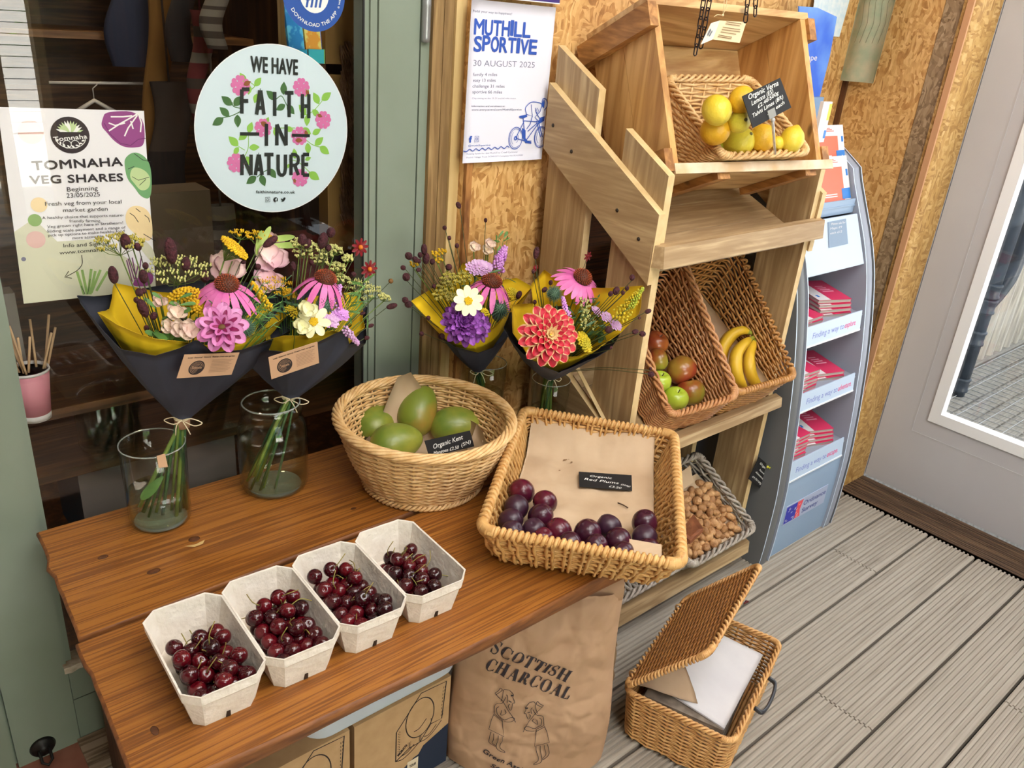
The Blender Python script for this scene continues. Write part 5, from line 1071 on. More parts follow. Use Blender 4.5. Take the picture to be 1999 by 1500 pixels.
c = (Fc * .42 + Rc * .58); ev = nrm(Rc - Fc); on_ = nrm(Fc - Lc)
mb = MB(); mb.tube(bez([c - ev * .055 + on_ * .004 + (0, 0, -.03), c - ev * .05 + on_ * .022 + (0, 0, -.036), c + on_ * .027 + (0, 0, -.04), c + ev * .05 + on_ * .022 + (0, 0, -.036), c + ev * .055 + on_ * .004 + (0, 0, -.03)], 24), .0065, 8, flat=.6); mb.build('handle', mat('dark_handle', (58, 60, 66), .4), hp)
hc = np.array([cc[0], cc[1], 0]); ex, ey = nrm((Rc - Fc) * (1, 1, 0)), nrm((Lc - Fc) * (1, 1, 0))
def hq(a, b, z): return hc + ex * a + ey * b + (0, 0, z)
NP = mat('newsprint', (150, 138, 122), .85, c2=(112, 100, 88), scale=40, stretch=(1, 1, 6)); WP = mat('white_tissue', (226, 224, 224), .75, c2=(214, 212, 214), scale=8, bump=.4, bscale=12)
for k in range(9):
    z = .026 + k * .0098; r_ = rnd.uniform(-.06, .06); mb = MB(); pts = [hq(a * math.cos(r_) - b * math.sin(r_) - .012 + rnd.uniform(-.003, .003), a * math.sin(r_) + b * math.cos(r_) + .004, 0) for a, b in ((-.125, -.088), (.135, -.088), (.135, .088), (-.125, .088))]
    mb.hexa([p + np.array([0, 0, z]) for p in pts] + [p + np.array([0, 0, z + .0088]) for p in pts]); tag(mb.build('folded_newspaper', NP, loc=hq(0, 0, z)), 'folded grey newspaper stacked in the hamper under the white paper', 'newspaper', 'newspapers in the hamper')
pts = [hq(-.13, -.09, .1165), hq(.142, -.094, .118), hq(.146, .094, .128), hq(-.10, .094, .120)]
tag(sheet_quad('white_paper_sheets', pts, WP, .003, 18, None, hq(0, 0, .115), 14, 2, None, .003), 'white tissue paper lying on top of the papers in the hamper', 'paper')
mb = MB(); pb = [Lc + (0, 0, -.004), Lc + (Bc - Lc) * .42 + (0, 0, -.004)]; 
sheet_quad('brown_paper', [pb[0] + ex * .03 + (0, 0, .0), hq(-.10, -.02, .120), hq(-.02, .045, .135), pb[1] + (0, 0, .0)], KRAFT, .008, 14, None, hq(-.1, .05, .12), 18, 9); tag(bpy.data.objects['brown_paper'], 'crumpled brown paper hanging out under the hamper lid', 'paper')
mb = MB(); c = P(1456, 1176, 2, .004)
for k in range(4): mb.ball(c + (rnd.uniform(-.008, .008), rnd.uniform(-.005, .005), 0), (.005, .003, .003), 6, 4)
tag(mb.build('dried_petal', mat('dried_red_petal', (92, 30, 30), .8), loc=c), 'small dark red dried petal on the decking beside the hamper lid', 'petal')
# ------------------------------------------------------------------ slanted display shelf
ACX = wood('acacia_x', (208, 184, 144), (188, 160, 120), (160, 130, 92), 0, 3, .55, 9); ACZ = wood('acacia_z', (202, 176, 134), (180, 152, 110), (152, 122, 84), 2, 3, .55, 9); ACY = wood('acacia_y', (202, 176, 134), (182, 154, 112), (156, 126, 88), 1, 3, .55, 9)
ALT = mat('sawn_end_light', (226, 198, 148), .6, c2=(208, 178, 126), scale=30)
XL, XR = 1.312, 1.908
su = thing('display_shelf', 'slanted three-tier wooden display shelf of baskets against the strand board wall', 'shelf', (1.61, 1.2, 0))
def prism(mb, outline_yz, x0, x1, mi=0, side=1):
    n = len(outline_yz); V = [(x0, a, b) for a, b in outline_yz] + [(x1, a, b) for a, b in outline_yz]
    mb.add(V, [tuple(range(n)), tuple(range(n, 2 * n))[::-1]], mi, False); mb.add(V, [((i + 1) % n, i, n + i, n + (i + 1) % n) for i in range(n)], side, False)
for x0, x1 in ((XL, XL + .02), (XR - .02, XR)):
    mb = MB(); prism(mb, [(1.042, 0), (1.165, 0), (1.165, 1.252), (1.038, 1.18)], x0, x1); mb.build('front_post', [ACZ, ALT], su)
    mb = MB(); prism(mb, [(1.245, 0), (1.37, 0), (1.388, 1.393), (1.252, 1.318)], x0, x1); mb.build('rear_post', [ACZ, ALT], su)
for x0, x1 in ((XL - .0195, XL - .0002), (XR + .0002, XR + .0195)):
    mb = MB(); prism(mb, [(1.034, .958), (1.385, 1.178), (1.384, 1.317), (1.031, 1.106)], x0, x1); 
    o = mb.build('tray_side', [ACY, ALT], su)
    if x0 < 1.5:
        for i, (px, py) in enumerate(((1079, 245), (1115, 296), (1204, 411), (1246, 467))):
            c = P(px, py, 0, x0 - .0008); m2 = MB(); m2.lathe([(0, .0012), (.0022, .0012), (.0024, 0), (.004, -.0002), (.0045, -.001)], 14, c, lambda V: V @ np.array([[0, 1, 0], [0, 0, 1], [-1, 0, 0.]])); m2.build('screw', mat('steel_screw', (70, 62, 54), .4, .8), o)
for z0, y0, z1, y1, nm in ((.992, 1.045, 1.135, 1.385, 'top'), (.540, 1.045, .745, 1.385, 'mid'), (.072, 1.045, .28, 1.385, 'low')):
    mb = MB(); k = 4
    for i in range(k):
        a, b = i / k + .004, (i + 1) / k - .004; ya, za, yb, zb = y0 + (y1 - y0) * a, z0 + (z1 - z0) * a, y0 + (y1 - y0) * b, z0 + (z1 - z0) * b
        mb.hexa([(XL + .021, ya, za - .014), (XR - .021, ya, za - .014), (XR - .021, yb, zb - .014), (XL + .021, yb, zb - .014), (XL + .021, ya, za), (XR - .021, ya, za), (XR - .021, yb, zb), (XL + .021, yb, zb)])
    mb.build('tray_floor', ACX, su)
    if nm != 'top':
        mb = MB(); prism(mb, [(y0 - .003, z0 - .07), (y1, z1 - .07), (y1, z1 + .02), (y0 - .003, z0 + .02)], XL - .016, XL - .0002); mb.build('tray_side', [ACY, ALT], su)
def rail(x0, x1, y0, y1, z0, z1, lean):
    mb = MB(); b = .012; mb.hexa([(x0 + b, y0, z0), (x1 - b, y0, z0), (x1, y1, z0 - lean * .2), (x0, y1, z0 - lean * .2), (x0 + b, y0 + lean, z1), (x1 - b, y0 + lean, z1), (x1, y1 + lean * .3, z1), (x0, y1 + lean * .3, z1)]); return mb
rail(XL - .02, XR + .022, 1.008, 1.037, .998, 1.043, .006).build('front_rail', ACX, su)
rail(XL - .016, XR + .012, 1.006, 1.037, .532, .558, .004).build('front_rail', ACX, su)
rail(XL - .016, XR + .002, .996, 1.037, .062, .098, .004).build('front_rail', ACX, su)
mb = MB(); prism(mb, [(1.21, .70), (1.225, .71), (1.045, .555), (1.035, .545)], XL - .012, XL - .001); mb.build('brace', [ALT, ALT], su)
mb = MB(); mb.box((XL + .021, 1.372, .62), (1.72, 1.384, 1.06), 1); mb.box((1.7205, 1.372, 0), (XR - .021, 1.384, 1.0)); mb.box((XL + .021, 1.372, 0), (1.72, 1.384, .619)); mb.build('back_panel', [mat('dark_gap_back', (22, 18, 16), .9), wood('dark_wicker_back', (84, 48, 26), (60, 34, 18), (36, 20, 12), 0, 6, .7, 14, stretch=30)], su)  # added backing: black for the shaded gap, brown for the baskets' dark wicker

# ------------------------------------------------------------------ pine crate tilted on top
PINE = wood('pine_z', (222, 176, 112), (204, 154, 90), (172, 120, 62), 2, 2.4, .5, 7, knots=7); PINEX = wood('pine_x', (224, 190, 138), (208, 170, 116), (176, 132, 82), 0, 2.4, .5, 7, knots=7); CLEAT = wood('pine_cleat', (206, 156, 96), (184, 130, 70), (140, 92, 46), 1, 3, .5, 8, knots=9)
yaw, tl = R(-9.05), R(-24.3)
cX = np.array([math.cos(yaw), math.sin(yaw), 0]); cY0 = np.array([-math.sin(yaw), math.cos(yaw), 0]); cZ0 = np.array([0, 0, 1.])
cY = math.cos(tl) * cY0 + math.sin(tl) * cZ0; cZ = math.cos(tl) * cZ0 - math.sin(tl) * cY0
cO = np.array([1.357, 1.063, 1.182]); cW, cH, cD = .454, .334, .206
CR = lambda V: cO + np.asarray(V, float) @ np.array([cX, cY, cZ])
cr = thing('wooden_crate', 'pine crate tilted back on top of the display shelf', 'crate', CR((cW / 2, cD / 2, 0)))
def cbox(a, b, name, m_):
    mb = MB(); mb.box(a, b, 0, CR); return mb.build(name, m_, cr)
def boards(lo, hi, ax, n, name, m_):
    mb = MB()
    for i in range(n):
        a, b = list(lo), list(hi); L = hi[ax] - lo[ax]; a[ax] = lo[ax] + L * i / n + .0006; b[ax] = lo[ax] + L * (i + 1) / n - .0006; mb.box(a, b, 0, CR)
    return mb.build(name, m_, cr)
boards((0, 0, 0), (.016, cD, cH), 1, 2, 'side_panel', PINE); boards((cW - .016, 0, 0), (cW, cD, cH), 1, 2, 'side_panel', PINE)
boards((.0165, cD - .014, .016), (cW - .0165, cD, cH - .001), 2, 3, 'back_panel', PINEX); boards((.0165, .0, -.001), (cW - .0165, cD, .0155), 1, 2, 'floor_panel', PINEX); boards((-.012, 0.0, cH + .0005), (cW + .012, cD, cH + .016), 1, 2, 'top_panel', PINEX)
cbox((-.022, -.012, cH - .048), (-.0003, cD + .026, cH), 'cleat', CLEAT); cbox((cW + .0003, -.008, cH - .048), (cW + .022, cD + .01, cH), 'cleat', CLEAT)
cbox((-.022, -.004, .0), (-.0003, cD, .046), 'cleat', CLEAT); cbox((cW + .0003, -.004, 0), (cW + .022, cD, .046), 'cleat', CLEAT)
for x in (.125, .40): cbox((x, .004, -.018), (x + .036, cD, -.0015), 'runner', CLEAT)
cbox((.0, -.006, -.006), (cW + .03, -.0005, .015), 'front_edge', mat('pale_plaster_wood', (226, 206, 180), .6, c2=(206, 172, 130), scale=18))
a = PP(1355, 328, CR((0, 0, .02)), cZ); b = PP(1522, 318, CR((0, 0, .02)), cZ); k = 1.006
rimL = [EYE + (np.array(q) - EYE) * k for q in ((1.468, 1.03, 1.213), (1.714, .981, 1.22), (1.753, 1.192, 1.351), (1.507, 1.241, 1.344))]
baseL = [a, b, b + cY * .155 + cX * .002, a + cY * .155]
quad_basket('lemon_basket', 'sloping wicker basket of lemons inside the tilted crate', rimL, baseL, W_PALE, 27, 26, .0034, .0030, .0032, ('rope', .0062, .0036, 3, 26), 22)
LEM = [mat('lemon_yellow', (218, 186, 36), .42, c2=(228, 204, 70), scale=9, bump=.25, bscale=260), mat('lemon_orange', (226, 184, 40), .42, c2=(220, 166, 34), scale=8, bump=.25, bscale=260), mat('lemon_green', (196, 190, 50), .42, c2=(224, 206, 70), scale=8, bump=.25, bscale=260), mat('lime_green', (160, 176, 40), .42, c2=(190, 190, 50), scale=8, bump=.2, bscale=260)]
bc = sum(baseL) / 4; bn = cZ
for x, y, r_, off, kd, ax, nm in ((1135, 662, 88, .085, 0, (.3, 1, .5), 'lemon furthest left at the back of the crate basket'), (1285, 600, 78, .10, 1, (1, .3, .8), 'orange-yellow lemon behind the black price sign'), (1125, 785, 86, .055, 1, (.2, 1, -.2), 'deep yellow lemon at the left wall of the crate basket'), (1270, 730, 68, .062, 2, (-.6, -1, .3), 'greenish lemon showing its stem end in the middle'), (1265, 856, 92, .038, 2, (-.3, -1, .7), 'pale lemon with a dark stem scar at the front rim'), (1405, 832, 80, .04, 1, (1, .2, .9), 'orange-yellow lemon below the black price sign'), (1586, 838, 72, .034, 0, (.55, .1, .9), 'pointed lemon at the right end of the crate basket'), (1088, 812, 42, .05, 3, (0, 1, 0), 'lime peeping out at the left wall of the crate basket'), (1150, 888, 40, .035, 3, (0, 1, 0), 'lime in the left front corner of the crate basket'), (1500, 862, 44, .03, 0, (1, 0, 0), 'small lemon behind the sign stem')):
    c = PP(1030 + x / 3.075, y / 3.075, bc + bn * off, bn); dist = -(CAM.T @ (c - EYE))[2]; rr_ = r_ / 3.075 / FPX * dist
    m2 = MB(); m2.ball((0, 0, 0), (rr_, rr_, rr_ * 1.12), 20, 16); V = m2.v[0]; q = V[:, 2] / (rr_ * 1.12); V[:, 2] += np.sign(q) * rr_ * .22 * np.clip(np.abs(q) - .86, 0, 1) / .14 * (q > 0); V[:, :2] *= (1 - .25 * np.clip(np.abs(q) - .8, 0, 1) / .2)[:, None]
    B_ = basis(ax); m2.v[0] = V @ B_ + c; o = m2.build('lime' if kd == 3 else 'lemon', LEM[kd], loc=c); tag(o, nm, 'lime' if kd == 3 else 'lemon', 'citrus in the crate basket')
    if kd == 2: e_ = c + B_[2] * rr_ * 1.3; m3 = MB(); m3.ball(e_, (.004, .004, .0016), 8, 5, 0, B_); m3.build('stem_scar', mat('scar_brown', (90, 84, 40), .8), o)
c4 = [P(x, y, 1, yv) for x, y, yv in ((1470, 250, .965), (1545, 210, .955), (1523, 152, .975), (1449, 188, .985))]
sg, X_, Y_, N_ = chalk_sign('price_sign', 'black chalk price sign on a clear stick in the lemon basket', c4, [("Organic Verna", .07, .82, .82, .80, .0098), ("Lemons (ES)", .10, .62, .66, .66, .0085), ("£2.40/500g", .22, .46, .78, .56, .0068), ("Tahiti Limes (BR)", .06, .28, .86, .38, .0075), ("50p each", .40, .14, .86, .21, .0068)])
ml = (c4[0] + c4[1]) / 2; foot = P(1513, 300, 1, .99)
CLR = pane('clear_acrylic', (.9, .92, .92))
mb = MB(); mb.hexa([q for q in (ml - X_ * .010 + N_ * .0018, ml + X_ * .010 + N_ * .0018, ml + X_ * .010 - N_ * .003, ml - X_ * .010 - N_ * .003)] + [q + Y_ * .017 for q in (ml - X_ * .010 + N_ * .0018, ml + X_ * .010 + N_ * .0018, ml + X_ * .010 - N_ * .003, ml - X_ * .010 - N_ * .003)])
mb.tube([ml - Y_ * .001, ml - Y_ * .006 + (0, 0, -.004), foot], [.0045, .003, .003], 8); mb.ball(ml - Y_ * .005, (.005, .004, .005), 10, 8); mb.build('clear_stick', mat('acrylic_stick', (226, 226, 222), .12, trans=.6), sg)

# hanging chains and the tag in front of the crate
IRON = mat('dark_chain', (44, 32, 30), .45, .6)
def chain(px0, py0, px1, py1, yv, n, lab, extra=()):
    a, b = P(px0, py0, 1, yv), P(px1, py1, 1, yv); d = (b - a) / n; L = np.linalg.norm(d); t = thing('hanging_chain', lab, 'chain', b); dn = d / L; s1 = nrm(np.cross(dn, (0, 1, 0))); s2 = np.cross(dn, s1)
    for i in range(n):
        c = a + d * (i + .5); s_ = (s1, s2)[i % 2]; h_, w_ = L * .66, .0042; pts = []
        for k in range(20):
            an = 2 * PI * k / 20; u = math.cos(an); pts.append(c + dn * (math.copysign(h_ - w_, u) * (abs(u) > .05) + w_ * u) + s_ * w_ * math.sin(an))
        mb = MB(); mb.tube(pts, .0012, 6, True); mb.build('chain_link', IRON, t)
chain(1377, -20, 1357, 106, .99, 7, 'dark iron chain hanging in front of the crate, left of the tag'); chain(1389, -20, 1368, 92, .997, 6, 'dark iron chain hanging closest to the paper tag'); chain(1462, -20, 1455, 42, .99, 4, 'dark iron chain in front of the crate, right of the tag'); chain(1476, -20, 1474, 30, .996, 3, 'dark iron chain furthest right in front of the crate')
tg = thing('paper_tag', 'folded cream paper tag on a string in front of the crate', 'tag', P(1410, 60, 1, .985)); TAGM = mat('cream_tag', (226, 206, 164), .7)
A0, A1, B0, B1 = P(1367.5, 86, 1, .975), P(1408, 34, 1, .99), P(1392, 73, 1, .968), P(1412, 38, 1, .986)
mb = MB(); q4 = [P(1367.5, 87, 1, .965), P(1391, 77, 1, .98), P(1405, 40, 1, .98), P(1388, 45, 1, .965)]; mb.hexa(q4 + [q + (.0, -.0005, 0) for q in q4]); mb.build('front_flap', mat('white_tag_face', (226, 222, 206), .7), tg)
q5 = [P(1391, 77, 1, .9805), P(1444, 84, 1, 1.0), P(1457, 43, 1, 1.0), P(1405, 40, 1, .9805)]; mb = MB(); mb.hexa([q + (0, .0006, 0) for q in q5] + q5); mb.build('back_flap', TAGM, tg)
S = Sheet(q4[0], q4[1] - q4[0], q4[3] - q4[0]); S.k = .0009; S.px([(1381, 68), (1387, 57)], .006, 0); S.px([(1384, 70), (1390, 60)], .004, 0)
S2 = Sheet(q5[0], q5[1] - q5[0], q5[3] - q5[0]); S2.k = .0012
for i, (x0, x1, y_) in enumerate(((1417, 1446, 42), (1416, 1443, 46), (1410, 1444, 53), (1408, 1444, 57.5), (1406, 1436, 62), (1402, 1428, 68), (1400, 1427, 71))): S2.px([(x0, y_), ((x0 + x1) / 2, y_ + 2.4), (x1, y_ + 4.6)], .0012, 0)
S.build('barcode', mat('barcode_grey', (110, 112, 124), .7), tg); S2.build('lettering', mat('faint_brown_ink', (128, 96, 56), .7), tg)
mb = MB(); k_ = P(1411, 30, 1, .983); mb.tube([P(1416, -20, 1, .985), P(1413, 10, 1, .985), k_], .0007, 4); mb.tube([P(1420, -20, 1, .985), P(1418, 14, 1, .985), k_], .0007, 4); mb.tube(bez([k_, P(1400, 29, 1, .982), P(1394, 33, 1, .98)], 6), .0007, 4); mb.ball(k_, .0022, 8, 6); mb.build('string', mat('pale_string', (222, 196, 150), .8), tg)

# ------------------------------------------------------------------ apple and banana baskets
def onfloor(x, y, tier, up=.008):
    z0, z1 = {'mid': (.540, .745), 'low': (.072, .28)}[tier]; return np.array([x, y, z0 + (z1 - z0) * (y - 1.045) / .34 + up])
rimA = [np.array(q) for q in ((1.423, 1.014, .629), (1.616, .970, .651), (1.641, 1.223, .936), (1.449, 1.267, .915))]
rimB = [np.array(q) for q in ((1.640, .990, .644), (1.872, .970, .645), (1.880, 1.223, .930), (1.652, 1.243, .930))]
baseA = [onfloor(1.435, 1.062, 'mid'), onfloor(1.622, 1.046, 'mid'), onfloor(1.632, 1.335, 'mid'), onfloor(1.448, 1.345, 'mid')]
baseB = [onfloor(1.650, 1.052, 'mid'), onfloor(1.862, 1.046, 'mid'), onfloor(1.872, 1.33, 'mid'), onfloor(1.662, 1.335, 'mid')]
quad_basket('apple_basket', 'sloping brown wicker basket of apples on the middle tier', rimA, baseA, W_BROWN, 25, 28, .0031, .0032, .004, ('rope', .0066, .0038, 3, 30), 24)
quad_basket('banana_basket', 'deep brown wicker basket of bananas on the middle tier', rimB, baseB, W_DARK, 24, 30, .0032, .0032, .004, ('rope', .0062, .0040, 1, 135), 24)
bcA = sum(baseA) / 4; bnA = nrm(np.cross(baseA[1] - baseA[0], baseA[3] - baseA[0]))
t = thing('paper_liner', 'brown paper lining the apple basket', 'paper', bcA + bnA * .006); ins = [bcA + (q - bcA) * .94 + bnA * .010 for q in baseA]
sheet_quad('paper_sheet', ins, KRAFT, .004, 16, t, None, 18, 3, lambda u, v: bnA * .05 * max(0, .12 - u) / .12 * v)
bcB = sum(baseB) / 4; bnB = nrm(np.cross(baseB[1] - baseB[0], baseB[3] - baseB[0])); ins = [bcB + (q - bcB) * .94 + bnB * .010 for q in baseB]
t = thing('paper_liner', 'brown paper lining the banana basket', 'paper', bcB + bnB * .006)
sheet_quad('paper_sheet', ins, KRAFT, .005, 16, t, None, 18, 6, lambda u, v: bnB * (.06 * max(0, .15 - u) / .15 + .05 * max(0, u - .85) / .15))
APL = [mat('apple_red_green', (150, 64, 34), .28, c2=(156, 150, 54), scale=12, lo=.4, hi=.66, coat=.2), mat('apple_green', (162, 188, 44), .26, c2=(188, 204, 72), scale=8, coat=.2), mat('apple_russet', (156, 120, 46), .28, c2=(156, 66, 40), scale=10, lo=.42, hi=.62, coat=.2), mat('apple_dark_red', (132, 44, 30), .28, c2=(166, 96, 44), scale=12, coat=.2)]
for x, y, r_, off, kd, ax, nm in ((385, 885, 96, .06, 3, (.2, -.4, 1), 'dark red apple at the top of the apple basket'), (398, 1010, 86, .055, 0, (.9, -.6, .3), 'red and green apple showing its hollow, second from the top'), (575, 1085, 116, .055, 2, (.2, -.8, -.8), 'largest russet apple in the middle of the apple basket'), (418, 1172, 84, .04, 1, (0, -.2, 1), 'green apple half hidden at the left wall of the apple basket'), (535, 1303, 96, .034, 1, (0, -.2, 1), 'bright green apple at the front rim'), (645, 1255, 110, .04, 0, (.1, .5, .9), 'red and green apple with its hollow up, near the front rim'), (790, 1222, 100, .036, 2, (.3, .5, .9), 'russet apple at the right of the front rim')):
    c = PP(1180 + x / 3.845, 440 + y / 3.845, bcA + bnA * off, bnA); dist = -(CAM.T @ (c - EYE))[2]; rr_ = r_ / 3.845 / FPX * dist
    V = []; mb = MB(); prof = []
    for i in range(19):
        a = PI * i / 18; rho = rr_ * (1.0 + .06 * math.cos(a)) * math.sin(a) ** .9 if 0 < i < 18 else 0; z = rr_ * .92 * math.cos(a)
        z -= rr_ * .42 * math.exp(-(rho / (rr_ * .28)) ** 2) if i < 9 else -rr_ * .22 * math.exp(-(rho / (rr_ * .2)) ** 2); prof.append((max(rho, 1e-7), z))
    B_ = basis(ax); mb.lathe(prof[::-1], 24, c, lambda V: V @ B_); o = mb.build('apple', APL[kd], loc=c); tag(o, nm, 'apple', 'apples in the apple basket')
    m2 = MB(); e_ = c + B_[2] * rr_ * .5; m2.tube([e_, e_ + B_[2] * rr_ * .42 + B_[0] * .002], .0012, 5); m2.build('stalk', mat('dry_stalk', (70, 50, 30), .8), o)
BAN = mat('banana_yellow', (226, 182, 44), .45, c2=(206, 164, 40), scale=7, stretch=(1, 1, 1)); BGR = mat('banana_tip', (70, 62, 40), .7); BNK = mat('banana_neck', (156, 158, 58), .5)
bp = PP(1180 + 1150 / 3.845, 440 + 826 / 3.845, bcB + bnB * .10, bnB)
bu = thing('banana_bunch', 'bunch of yellow bananas with a dark crown in the right hand basket', 'bananas', PP(1180 + 1080 / 3.845, 440 + 1150 / 3.845, bcB + bnB * .012, bnB))
mb = MB(); mb.ball(bp, (.011, .009, .008), 10, 8); mb.build('crown', BGR, bu)
for pts in ([(1130, 822, .10), (1040, 790, .105), (960, 820, .09), (900, 900, .07), (880, 990, .05), (890, 1080, .04)], [(1132, 832, .10), (1060, 880, .105), (995, 960, .095), (985, 1060, .08), (1010, 1160, .06), (1075, 1240, .035)], [(1140, 840, .10), (1110, 900, .09), (1085, 990, .08), (1090, 1090, .065), (1130, 1180, .045), (1190, 1235, .03)]):
    L = bez([PP(1180 + x / 3.845, 440 + y / 3.845, bcB + bnB * o_, bnB) for x, y, o_ in pts], 30); n = len(L); r_ = np.interp(np.linspace(0, 1, n), [0, .08, .2, .5, .85, .96, 1], [.0055, .006, .0125, .0175, .0155, .007, .004]); mb = MB(); mb.tube(L, r_, 6); seg = 6
    mb.m = [2 if (k // seg) < n * .12 else (1 if (k // seg) > n * .965 else 0) for k in range(len(mb.m))]; mb.build('banana', [BAN, BGR, BNK], bu)

# ------------------------------------------------------------------ almonds in a grey basket on the bottom tier
nN = np.array([-.05, -.745, .666]); FRn = P(1473, 1032, 1, .975); FLn = PP(1348, 1106, FRn, nN); BRn = PP(1363, 886, FRn, nN) ; BRn = FRn + (BRn - FRn) * 1.0; BLn = FLn + BRn - FRn
def onlow(q, y): return onfloor(q[0], y, 'low')
rimN = [FLn, FRn, BRn, BLn]; baseN = [onlow(FLn + (.02, 0, 0), 1.05), onlow(FRn - (.02, 0, 0), 1.05), onlow(BRn, 1.30), onlow(BLn, 1.30)]
quad_basket('nut_basket', 'grey wicker basket of almonds on the bottom tier', rimN, baseN, W_GREY, 16, 26, .0036, .0034, .0044, ('rope', .0072, .0044, 3, 22), 22)
sh_ = np.array([-.285, .02, -.012]); rimM = [q + sh_ for q in rimN]; rimM[0] = rimM[0] + (.0, 0, 0); baseM = [q + (-.285, 0, 0) for q in baseN]
for L_ in (rimM, baseM):
    for q in L_: q[0] = max(q[0], XL + .028 if q[1] > 1.0 else XL - .0)
quad_basket('grey_basket', 'grey wicker basket on the bottom tier, mostly behind the plum basket', rimM, baseM, W_GREY, 14, 24, .0036, .0034, .0044, ('rope', .0072, .0044, 3, 22), 18)
cN = sum(rimN) / 4; uX, uY = nrm(FRn - FLn), nrm(BRn - FRn); nN = nrm(np.cross(uX, uY)); wN, dN = np.linalg.norm(FRn - FLn), np.linalg.norm(BRn - FRn)
mb = MB(); G = [[FLn + (FRn - FLn) * u + (BRn - FRn) * v - nN * (.042 - .014 * (1 - v) + .0) for v in np.linspace(.02, .8, 8)] for u in np.linspace(.05, .95, 8)]; mb.grid(G, 0, True, .001)
t = thing('paper_liner', 'brown paper under the almonds', 'paper', cN - nN * .045); mb.build('paper_sheet', KRAFT, t)
mb = MB(); q = [FLn + (FRn - FLn) * u + (BRn - FRn) * v - nN * h_ for u, v, h_ in ((.50, .70, .025), (.78, .74, .022), (.82, .92, .004), (.52, .88, .006))]; mb.hexa([a - nN * .0008 for a in q] + q); mb.build('paper_flap', KRAFT, t)
ALM = [mat('almond_shell', (186, 140, 92), .6, c2=(150, 104, 62), scale=40, bump=.8, bscale=180), mat('almond_shell_pale', (206, 162, 112), .6, c2=(176, 128, 82), scale=40, bump=.8, bscale=180)]
g = np.random.default_rng(5); pts = []
for layer, (cnt, h_) in enumerate(((85, .030), (66, .018))):
    tries = 0
    while len(pts) < sum((85, 66)[:layer + 1]) and tries < 6000:
        tries += 1; u, v = g.uniform(.07, .93), g.uniform(.05, .70 - layer * .06); p = FLn + (FRn - FLn) * u + (BRn - FRn) * v - nN * (h_ + .003 * (1 - v) + g.uniform(-.002, .002))
        if all(np.linalg.norm(p - q) > .0176 for q in pts): pts.append(p)
src = None
for i, p in enumerate(pts):
    if src is None or i == 1:
        m2 = MB(); m2.ball((0, 0, 0), (.0125, .010, .0155), 12, 10); V = m2.v[0]; V[:, :2] *= (1 - .35 * np.clip(V[:, 2:3] / .0155, 0, 1) ** 2); m2.v[0] = V + p; o = m2.build('almond', ALM[i % 2], loc=p); src = [o] if src is None else src + [o]
    else: o = src[i % 2].copy(); COL.objects.link(o); o.location = p
    o.rotation_euler = Matrix([list(r) for r in basis(nrm(np.array([g.normal(), g.normal(), g.normal() * .5])), g.uniform(0, 6)).T]).to_euler()
    tag(o, 'almond in its shell in the grey wicker basket', 'almond', 'almonds in the grey basket')
a = P(1350, 1030, 1, .965); q = [P(x, y, 1, yv) for x, y, yv in ((1326, 1040, .985), (1348, 1056, .962), (1373, 1032, .958), (1354, 1004, .975))]; mb = MB(); mb.hexa([p - (0, 0, .012) for p in q] + q)
tag(mb.build('wooden_scoop', wood('scoop_wood', (176, 112, 74), (156, 94, 60), (120, 68, 42), 0, 3, .5, 8), loc=a), 'brown wooden scoop end between the plum and almond baskets', 'scoop')
c4 = [P(x, y, 1, 1.028) for x, y in ((1461.6, 935.5), (1483.5, 953.5), (1500.5, 909), (1482, 893))]
sg, X_, Y_, N_ = chalk_sign('price_sign', 'small black chalk sign pinned to the right shelf post', c4, [("Organic", .12, .80, .80, .78, .0062), ("loose", .30, .58, .86, .56, .005), ("Almonds", .14, .40, .9, .36, .0055), ("£4.75/100g", .12, .16, .92, .14, .005)], .0018)
mb = MB(); q = P(1497, 911, 1, 1.024); mb.tube([q + N_ * .001, q + N_ * .004, q + N_ * .005, q + N_ * .010, q + N_ * .011], [.004, .004, .002, .002, .0042], 10); mb.build('push_pin', mat('yellow_pin', (220, 214, 60), .3), sg)

# ------------------------------------------------------------------ map stand
GLV = mat('grey_blue_metal', (150, 172, 198), .42, c2=(140, 164, 192), scale=3); GDK = mat('dark_grey_metal', (104, 106, 108), .45); GIN = mat('grey_inner_metal', (150, 156, 170), .45); GWH = mat('pale_blue_panel', (186, 204, 226), .35); EDGE = mat('pale_flange_edge', (200, 216, 234), .4)
ms = thing('map_stand', 'grey-blue metal stand of folded maps beside the wooden display shelf', 'display stand', (2.15, 1.18, 0))
pf = [(.978, 0), (.974, .06), (.973, .24), (.986, .415), (1.007, .597), (1.032, .736), (1.056, .84), (1.086, .925), (1.132, 1.02), (1.184, 1.131), (1.258, 1.174), (1.314, 1.198), (1.395, 1.215)]
pz, py_ = [b for a, b in pf], [a for a, b in pf]; zz_ = np.concatenate([np.linspace(0, 1.12, 32), [1.131, 1.15, 1.174, 1.186, 1.198, 1.207, 1.215]]); PF = [(float(np.interp(z, pz, py_)), float(z)) for z in zz_]
sm = np.array(PF); sm[1:-1, 0] = (sm[:-2, 0] + sm[1:-1, 0] * 2 + sm[2:, 0]) / 4; PF = [tuple(q) for q in sm]; pfy = lambda z: float(np.interp(z, sm[:, 1], sm[:, 0]))
